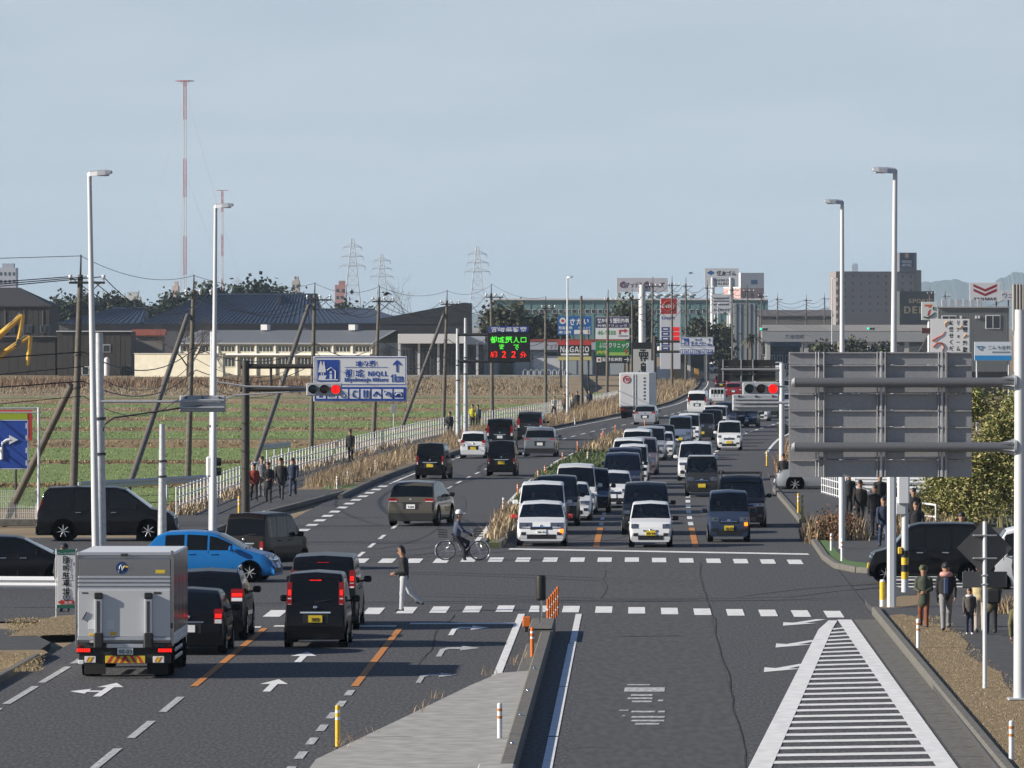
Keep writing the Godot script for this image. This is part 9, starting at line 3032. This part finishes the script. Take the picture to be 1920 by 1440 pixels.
func figure(key: String, p: Dictionary) -> Array:   # one continuous surface (surface nets), handed back as a mesh per colour group
	if figures.has(key): return figures[key]
	var bones := capsule_list(p)
	var lo := V3(9, 9, 9)
	var hi := -lo
	for b in bones:
		for e in 2:
			lo = lo.min(b[e] - Vector3.ONE * (b[2 + e] + 0.05))
			hi = hi.max(b[e] + Vector3.ONE * (b[2 + e] + 0.05))
	var c := 0.024
	var nx := int((hi.x - lo.x) / c) + 2
	var ny := int((hi.y - lo.y) / c) + 2
	var nz := int((hi.z - lo.z) / c) + 2
	var D := PackedFloat32Array()
	D.resize(nx * ny * nz)
	D.fill(1.0)
	var best := D.duplicate()
	var grp := PackedByteArray()
	grp.resize(D.size())
	for b in bones:
		var a: Vector3 = b[0]
		var ab: Vector3 = b[1] - a
		var ra: float = b[2]
		var dr: float = b[3] - ra
		var g: int = b[4]
		var ll := maxf(ab.length_squared(), 1e-6)
		var pad := maxf(b[2], b[3]) + 0.06
		var i0 := Vector3i(((a.min(b[1]) - Vector3.ONE * pad - lo) / c).max(Vector3.ZERO))
		var i1 := Vector3i((a.max(b[1]) + Vector3.ONE * pad - lo) / c)
		for z in range(i0.z, mini(i1.z + 2, nz)):
			for y in range(i0.y, mini(i1.y + 2, ny)):
				var row := (z * ny + y) * nx
				for x in range(i0.x, mini(i1.x + 2, nx)):
					var q := lo + V3(x, y, z) * c - a
					var t := clampf(q.dot(ab) / ll, 0, 1)
					var d := (q - ab * t).length() - ra - dr * t
					var o := D[row + x]
					if d < best[row + x]:
						best[row + x] = d
						grp[row + x] = g
					var hk := maxf(0.03 - absf(d - o), 0.0) / 0.03
					D[row + x] = minf(d, o) - hk * hk * 0.0075
	var sx := 1
	var sy := nx
	var sz := nx * ny
	var cor := [0, sx, sy, sx + sy, sz, sx + sz, sy + sz, sx + sy + sz]
	var off := [V3(0, 0, 0), V3(1, 0, 0), V3(0, 1, 0), V3(1, 1, 0), V3(0, 0, 1), V3(1, 0, 1), V3(0, 1, 1), V3(1, 1, 1)]
	var edges := [[0, 1], [2, 3], [4, 5], [6, 7], [0, 2], [1, 3], [4, 6], [5, 7], [0, 4], [1, 5], [2, 6], [3, 7]]
	var vid := {}
	var V := []
	var N := []
	var Gp := []
	for z in nz - 1:
		for y in ny - 1:
			for x in nx - 1:
				var i := x + y * sy + z * sz
				var inside := 0
				for k in 8:
					if D[i + cor[k]] < 0: inside += 1
				if inside == 0 or inside == 8: continue
				var p0 := Vector3.ZERO
				var n0 := 0
				for e in edges:
					var da := D[i + cor[e[0]]]
					var db := D[i + cor[e[1]]]
					if (da < 0) != (db < 0):
						p0 += off[e[0]].lerp(off[e[1]], da / (da - db))
						n0 += 1
				vid[i] = V.size()
				V.append(lo + (V3(x, y, z) + p0 / n0) * c)
				N.append(V3(D[i + sx] - D[i] + D[i + sx + sy + sz] - D[i + sy + sz], D[i + sy] - D[i] + D[i + sx + sy + sz] - D[i + sx + sz], D[i + sz] - D[i] + D[i + sx + sy + sz] - D[i + sx + sy]).normalized())
				Gp.append(grp[i])
	var out := []
	for g in 5: out.append(Shape.new())
	for i in vid:
		for ax in 3:
			var st: int = [sx, sy, sz][ax]
			var b1: int = [sy, sz, sx][ax]
			var b2: int = [sz, sx, sy][ax]
			var da := D[i]
			var db := D[i + st]
			if (da < 0) == (db < 0): continue
			if not (vid.has(i - b1) and vid.has(i - b2) and vid.has(i - b1 - b2)): continue
			var q := [vid[i], vid[i - b1], vid[i - b1 - b2], vid[i - b2]]
			if da >= 0: q.reverse()
			var s: Shape = out[Gp[q[0]]]
			var base := s.v.size()
			for e in q: s.vert(V[e], N[e])
			s.ix.append_array([base, base + 2, base + 1, base, base + 3, base + 2])
	var hands := []
	for b in bones:   # hands: palm, four unequal curled fingers, thumb from the side of the palm
		if b.size() < 8: continue
		var w: Vector3 = b[5]
		var dn: Vector3 = b[6]
		var s: float = b[7]
		var inw := V3(-s, 0, 0)
		var fwd := dn.cross(inw).normalized() * s
		var hs := Shape.new()
		hands.append(hs)
		var bs := Basis(fwd, dn, inw)
		hs.ball(w + dn * 0.075, V3(0.04, 0.055, 0.018), bs, 8, 5)
		for f in 4:
			var r0 := w + dn * 0.115 + fwd * (0.027 - f * 0.018)
			var ln: float = [0.07, 0.08, 0.074, 0.056][f]
			hs.path([r0, r0 + dn * ln * 0.45 + inw * 0.008, r0 + dn * ln * 0.8 + inw * 0.026, r0 + dn * ln * 0.92 + inw * 0.05], 0.0095, 5, 0.007)
		var t0 := w + dn * 0.05 + fwd * 0.034
		hs.path([t0, t0 + fwd * 0.022 + dn * 0.025 + inw * 0.01, t0 + fwd * 0.024 + dn * 0.055 + inw * 0.02], 0.011, 5, 0.008)
	var ms := []
	for g in 5: ms.append(out[g].mesh())
	for hs in hands: ms.append(hs.mesh())
	figures[key] = ms
	return ms

const WALK_A := {"lt": 0.36, "lk": 0.12, "rt": -0.3, "rk": 0.3, "la": -0.3, "ra": 0.32, "le": 0.25, "re": 0.35}
const WALK_B := {"lt": -0.26, "lk": 0.34, "rt": 0.34, "rk": 0.1, "la": 0.28, "ra": -0.28, "le": 0.4, "re": 0.2}
const STAND := {"lt": 0.03, "rt": -0.03, "la": 0.05, "ra": 0.05, "le": 0.3, "re": 0.3}
const POSES := {
	"walk_a": WALK_A, "walk_b": WALK_B, "stand": STAND,
	"coat_a": {"lt": 0.3, "lk": 0.12, "rt": -0.25, "rk": 0.3, "la": -0.2, "ra": 0.2, "le": 0.3, "re": 0.35, "coat": 1, "hair": 0.06},
	"phone": {"lt": 0.1, "lk": 0.05, "rt": -0.4, "rk": 0.45, "la": -0.15, "ra": -0.1, "le": 1.5, "re": 1.35, "nod": 0.35, "fold": 0.35},
	"hands": {"lt": 0.2, "lk": 0.1, "rt": -0.18, "rk": 0.2, "la": 0.1, "ra": 0.1, "le": 1.25, "re": 1.25, "nod": 0.12, "fold": 0.5, "coat": 1},
	"rider": {"lt": 1.15, "lk": 1.25, "rt": 0.62, "rk": 0.55, "la": 0.62, "ra": 0.62, "le": 0.45, "re": 0.45, "lean": 0.12, "nod": 0.1, "spread": 0.15},
	"guard": {"lt": 0.02, "rt": -0.02, "la": 0.3, "ra": 0.2, "le": 1.6, "re": 0.5},
}

func person(label: String, u: float, v: float, yaw: float, pose: String, cols: Array, height := 1.68, group := "", lift := 0.0) -> Node3D:
	# cols: jacket, trousers, hair
	var ms := figure(pose, POSES[pose])
	var o := thing("person", label, "person", ground_at(u, v, lift), deg_to_rad(yaw), group)
	var k := height / 1.72
	var parts := [["body", mat("skin", Color(0.36, 0.2, 0.13), 0.6)], ["jacket", paint(cols[0], 0.85)], ["trousers", paint(cols[1], 0.85)], ["shoes", paint(cols[3] if cols.size() > 3 else Color(0.03, 0.03, 0.03), 0.7)], ["hair", paint(cols[2], 0.6)]]
	for g in 7:
		if ms[g].get_surface_count() == 0: continue
		var m := part(parts[g][0] if g < 5 else "hand", ms[g], parts[g][1] if g < 5 else parts[0][1], o)
		m.scale = Vector3.ONE * k
	return o

func extra(o: Node3D, called: String, s: Shape, c: Color, rough := 0.8) -> void:
	part(called, s, paint(c, rough), o)

func cap_on(o: Node3D, c: Color, y: float, z := 0.03, brim := true) -> void:
	var s := Shape.new()
	s.lathe(V3(0, y, z - 0.02), [[0.112, -0.02], [0.112, 0.04], [0.08, 0.1], [0.0, 0.12]], Basis.IDENTITY, 12)
	if brim: s.plate(PackedVector2Array([V2(-0.09, -0.01), V2(0.09, -0.01), V2(0.09, 0.01), V2(-0.09, 0.01)]), 0.05, 0.06)
	if brim: s.bevel(V3(0, y - 0.01, z + 0.14), V3(0.17, 0.02, 0.12), 0.008)
	extra(o, "cap", s, c)

func build_people() -> void:
	var BK := Color(0.012, 0.012, 0.014)
	var NV := Color(0.02, 0.03, 0.06)
	var GY := Color(0.2, 0.2, 0.21)
	var HR := Color(0.012, 0.01, 0.009)
	var s: Shape
	# on the crossing
	var o := person("man in black jacket and pale grey trousers looking down while crossing", 757, 1146, -90, "phone", [BK, Color(0.42, 0.43, 0.45), HR], 1.7)
	s = Shape.new()
	s.bevel(V3(-0.02, 1.06, 0.34), V3(0.07, 0.012, 0.14), 0.004, Basis(Vector3.RIGHT, -0.5))
	extra(o, "phone", s, Color(0.02, 0.02, 0.02), 0.2)
	# cyclist and bicycle
	var at := ground_at(866, 1051)
	o = person("cyclist in navy jacket and white cap riding over the far crossing", 864, 1051, 90, "rider", [Color(0.05, 0.065, 0.11), Color(0.015, 0.016, 0.022), HR, Color(0.35, 0.35, 0.35)], 1.66)
	o.position += V3(-0.14, -0.12, 0)
	cap_on(o, Color(0.72, 0.72, 0.72), 1.66, 0.1)
	var b := thing("bicycle", "silver city bicycle with wire baskets under the cyclist", "bicycle", at, PI / 2)
	for e in [[-0.52, "rear"], [0.55, "front"]]:
		var w := Node3D.new()
		w.name = "wheel"
		b.add_child(w, true)
		w.position = V3(0, 0.32, e[0])
		s = Shape.new()
		s.torus(Vector3.ZERO, Vector3.RIGHT, 0.3, 0.022, 24, 6)
		part("tyre", s, mats["rubber"], w)
		s = Shape.new()
		for k in 14: s.tube(Vector3.ZERO, V3(0, cos(k * TAU / 14), sin(k * TAU / 14)) * 0.29, 0.004, 0.004, 3, false)
		s.torus(Vector3.ZERO, Vector3.RIGHT, 0.285, 0.008, 20, 4)
		part("spokes", s, mats["chrome"], w)
		s = Shape.new()
		var pts := []
		for k in 9: pts.append(V3(0, cos(0.3 - k * 0.28 * signf(e[0]) * -1.0), sin(0.3 - k * 0.28 * signf(e[0]) * -1.0)) * 0.345)
		s.path(pts, 0.022, 5)
		part("mudguard", s, mats["chrome"], w)
	s = Shape.new()
	s.path([V3(0, 0.34, 0.55), V3(0, 0.62, 0.42), V3(0, 0.95, 0.33)], 0.018, 6)
	s.path([V3(0, 0.62, 0.42), V3(0, 0.36, 0.15), V3(0, 0.3, -0.02), V3(0, 0.55, -0.12), V3(0, 0.82, -0.2)], 0.022, 6)
	s.path([V3(0, 0.3, -0.02), V3(0, 0.32, -0.52), V3(0, 0.58, -0.13)], 0.014, 6)
	part("frame", s, mats["chrome"], b)
	s = Shape.new()
	s.path([V3(-0.27, 0.98, 0.12), V3(-0.22, 1.0, 0.28), V3(0, 0.98, 0.33), V3(0.22, 1.0, 0.28), V3(0.27, 0.98, 0.12)], 0.014, 6)
	part("handlebar", s, mats["chrome"], b)
	s = Shape.new()
	s.bevel(V3(0, 0.85, -0.22), V3(0.18, 0.07, 0.26), 0.03)
	part("saddle", s, mats["black"], b)
	for e in [[0.55, 0.78], [-0.62, 0.76]]:
		s = Shape.new()
		for k in 4: s.path([V3(-0.19, e[1] + k * 0.08, e[0] - 0.14), V3(0.19, e[1] + k * 0.08, e[0] - 0.14), V3(0.19, e[1] + k * 0.08, e[0] + 0.14), V3(-0.19, e[1] + k * 0.08, e[0] + 0.14), V3(-0.19, e[1] + k * 0.08, e[0] - 0.14)], 0.008, 4)
		for k in 9:
			for z in [-0.14, 0.14]: s.tube(V3(-0.19 + k * 0.0475, e[1], e[0] + z), V3(-0.19 + k * 0.0475, e[1] + 0.25, e[0] + z), 0.006, 0.006, 3, false)
			for x in [-0.19, 0.19]: s.tube(V3(x, e[1], e[0] - 0.14 + k * 0.035), V3(x, e[1] + 0.25, e[0] - 0.14 + k * 0.035), 0.006, 0.006, 3, false)
		s.box(V3(0, e[1], e[0]), V3(0.36, 0.01, 0.26))
		part("wire_mesh_basket", s, mats["dark_metal"], b)
	s = Shape.new()
	s.tube(V3(-0.1, 0.3, -0.02), V3(0.1, 0.3, -0.02), 0.012, 0.012, 5)
	for x in [-0.12, 0.12]: s.bevel(V3(x, 0.3 + x, 0.05 + x), V3(0.09, 0.025, 0.07), 0.008)
	part("pedal_crank", s, mats["dark_metal"], b)
	# group on the field-side footway
	var g := "people walking on the footway by the fields"
	person("person in red jacket and dark trousers beside the brown sign mast", 476, 941, 10, "walk_a", [Color(0.28, 0.035, 0.02), BK, HR], 1.58, g, 0.13)
	person("person in grey jacket and white mask behind the person in red", 491, 931, 5, "stand", [GY, GY * 0.7, HR], 1.7, g, 0.13)
	person("man in black jacket with hands together at the head of the group", 503, 943, 0, "hands", [BK, Color(0.02, 0.02, 0.024), HR], 1.68, g, 0.13)
	person("man in long open black coat and dark scarf in the group", 527, 938, -8, "coat_a", [Color(0.018, 0.018, 0.022), Color(0.04, 0.045, 0.055), HR], 1.76, g, 0.13)
	person("person in navy jacket and jeans at the edge of the group", 549, 931, -5, "walk_b", [NV, Color(0.035, 0.05, 0.09), HR], 1.64, g, 0.13)
	person("man in black coat standing alone at the golden grass", 657, 866, -20, "stand", [BK, BK, HR], 1.72, "", 0.13)
	g = "distant people along the white fence"
	person("person in dark clothes beside the white steel post", 843, 822, 0, "walk_a", [Color(0.03, 0.03, 0.035), Color(0.06, 0.06, 0.06), HR], 1.7, g, 0.13)
	person("person in yellow safety jacket by the white fence", 886, 804, 0, "walk_b", [Color(0.5, 0.45, 0.04), BK, HR], 1.7, g, 0.13)
	person("person in grey blue jacket next to the yellow safety jacket", 896, 803, 0, "walk_a", [Color(0.12, 0.13, 0.15), BK, HR], 1.65, g, 0.13)
	person("person in white jacket bending forward by the fence", 1039, 782, 30, "phone", [Color(0.5, 0.5, 0.48), BK, HR], 1.65, g, 0.13)
	person("person in brown jacket behind the golden grass", 1059, 778, 0, "walk_b", [Color(0.13, 0.08, 0.05), BK, HR], 1.65, g, 0.13)
	person("person in pale coat beside the lamp in the golden grass", 1073, 775, 0, "walk_a", [Color(0.4, 0.35, 0.28), BK, HR], 1.6, g, 0.13)
	person("person in black by the golden grass before the utility pole", 1082, 772, 0, "walk_b", [BK, BK, HR], 1.7, g, 0.13)
	person("person in dark blue last of the walkers by the fence", 1105, 768, 0, "walk_a", [NV, BK, HR], 1.65, g, 0.13)
	# attendant behind the banner
	o = person("attendant in dark cap and yellow safety vest behind the parking banner", 120, 1146, 0, "guard", [Color(0.06, 0.06, 0.07), NV, HR], 1.72, "", 0.12)
	cap_on(o, Color(0.02, 0.02, 0.04), 1.68)
	s = Shape.new()
	for x in [-0.1, 0.1]: s.path([V3(x, 1.5, -0.05), V3(x, 1.42, 0.14), V3(x * 1.1, 1.1, 0.155), V3(x * 1.1, 0.95, 0.15)], 0.03, 5)
	extra(o, "safety_vest", s, Color(0.6, 0.55, 0.08))
	# by the far signal pole
	person("woman in black coat and pale trousers beside the dark signboard's mast", 1469, 921, -10, "coat_a", [BK, Color(0.3, 0.3, 0.3), HR], 1.66)
	# walkers coming past the reddish shrub
	g = "people coming along the footway by the thicket"
	person("person in black jacket and maroon shirt beside the reddish shrub", 1613, 992, -8, "walk_a", [Color(0.015, 0.012, 0.012), BK, HR], 1.74, g, 0.13)
	person("tall person in black padded jacket in the middle of the walkers", 1641, 1006, 0, "walk_b", [BK, Color(0.02, 0.02, 0.03), HR], 1.78, g, 0.13)
	person("person in black jacket looking over another's shoulder", 1650, 975, 0, "stand", [Color(0.014, 0.014, 0.015), BK, HR], 1.75, g, 0.13)
	person("person in navy jacket and jeans behind the lamp pole", 1657, 1030, 5, "walk_a", [NV, Color(0.03, 0.045, 0.1), HR], 1.7, g, 0.13)
	person("person in dark clothes half hidden by the lattice fence", 1592, 970, 0, "walk_b", [Color(0.02, 0.02, 0.022), BK, HR], 1.7, g, 0.13)
	person("person in black jacket beside the pedestrian signal post", 1713, 1010, 0, "stand", [BK, BK, HR], 1.72, g, 0.13)
	person("person in charcoal coat among the walkers behind the signal box", 1690, 985, 0, "walk_a", [Color(0.03, 0.028, 0.028), BK, HR], 1.7, g, 0.13)
	person("person in dark hooded coat just behind the black boxy car", 1718, 1040, 0, "walk_b", [BK, BK, HR], 1.7, g, 0.13)
	o = person("person in dark knitted hat looking over the black car's roof", 1803, 1066, 0, "stand", [Color(0.02, 0.02, 0.022), BK, HR], 1.68, g, 0.13)
	cap_on(o, Color(0.015, 0.015, 0.017), 1.62, 0.03, false)
	# the near walking group
	g = "people walking on the near footway"
	o = person("person in green knitted hat, olive jacket and rust trousers", 1732, 1176, -5, "hands", [Color(0.05, 0.06, 0.04), Color(0.2, 0.06, 0.025), HR], 1.5, g, 0.13)
	cap_on(o, Color(0.08, 0.1, 0.03), 1.44, 0.03, false)
	o = person("person in black jacket with thick pink scarf and grey trousers", 1774, 1184, 0, "walk_b", [BK, Color(0.22, 0.22, 0.22), HR], 1.64, g, 0.13)
	s = Shape.new()
	s.torus(V3(0, 1.4, 0.02), Vector3.UP, 0.1, 0.065, 14, 8)
	extra(o, "scarf", s, Color(0.55, 0.28, 0.25))
	s = Shape.new()
	s.bevel(V3(0, 1.12, 0.13), V3(0.13, 0.42, 0.06), 0.03)
	extra(o, "blue_shirt", s, Color(0.03, 0.05, 0.12))
	cap_on(o, BK, 1.58)
	o = person("small child in patterned grey jacket and navy trousers", 1818, 1189, 0, "stand", [Color(0.085, 0.075, 0.07), Color(0.02, 0.024, 0.05), HR, Color(0.6, 0.6, 0.6)], 1.1, g, 0.13)
	s = Shape.new()
	s.torus(V3(0, 0.93, 0.02), Vector3.UP, 0.065, 0.035, 12, 6)
	extra(o, "scarf", s, Color(0.6, 0.6, 0.6))
	o = person("adult in olive coat with black bag behind the warning sign's post", 1858, 1191, 178, "coat_a", [Color(0.11, 0.1, 0.055), BK, HR], 1.7, g, 0.13)
	s = Shape.new()
	s.bevel(V3(-0.05, 0.95, -0.22), V3(0.32, 0.36, 0.14), 0.04)
	extra(o, "shoulder_bag", s, BK)
	o = person("adult in cream coat holding the child's hand", 1838, 1186, 175, "stand", [Color(0.5, 0.4, 0.22), Color(0.4, 0.36, 0.3), HR], 1.66, g, 0.13)
	person("person in olive jacket partly hidden by the signboard's mast", 1914, 1262, 170, "walk_a", [Color(0.12, 0.11, 0.05), BK, HR], 1.66, g, 0.13)
	person("person in dark coat behind the white van's nose", 1916, 1135, 0, "walk_b", [BK, BK, HR], 1.66, g, 0.13)
func V3(x: float, y: float, z: float) -> Vector3: return Vector3(x, y, z)
func V2(x: float, y: float) -> Vector2: return Vector2(x, y)
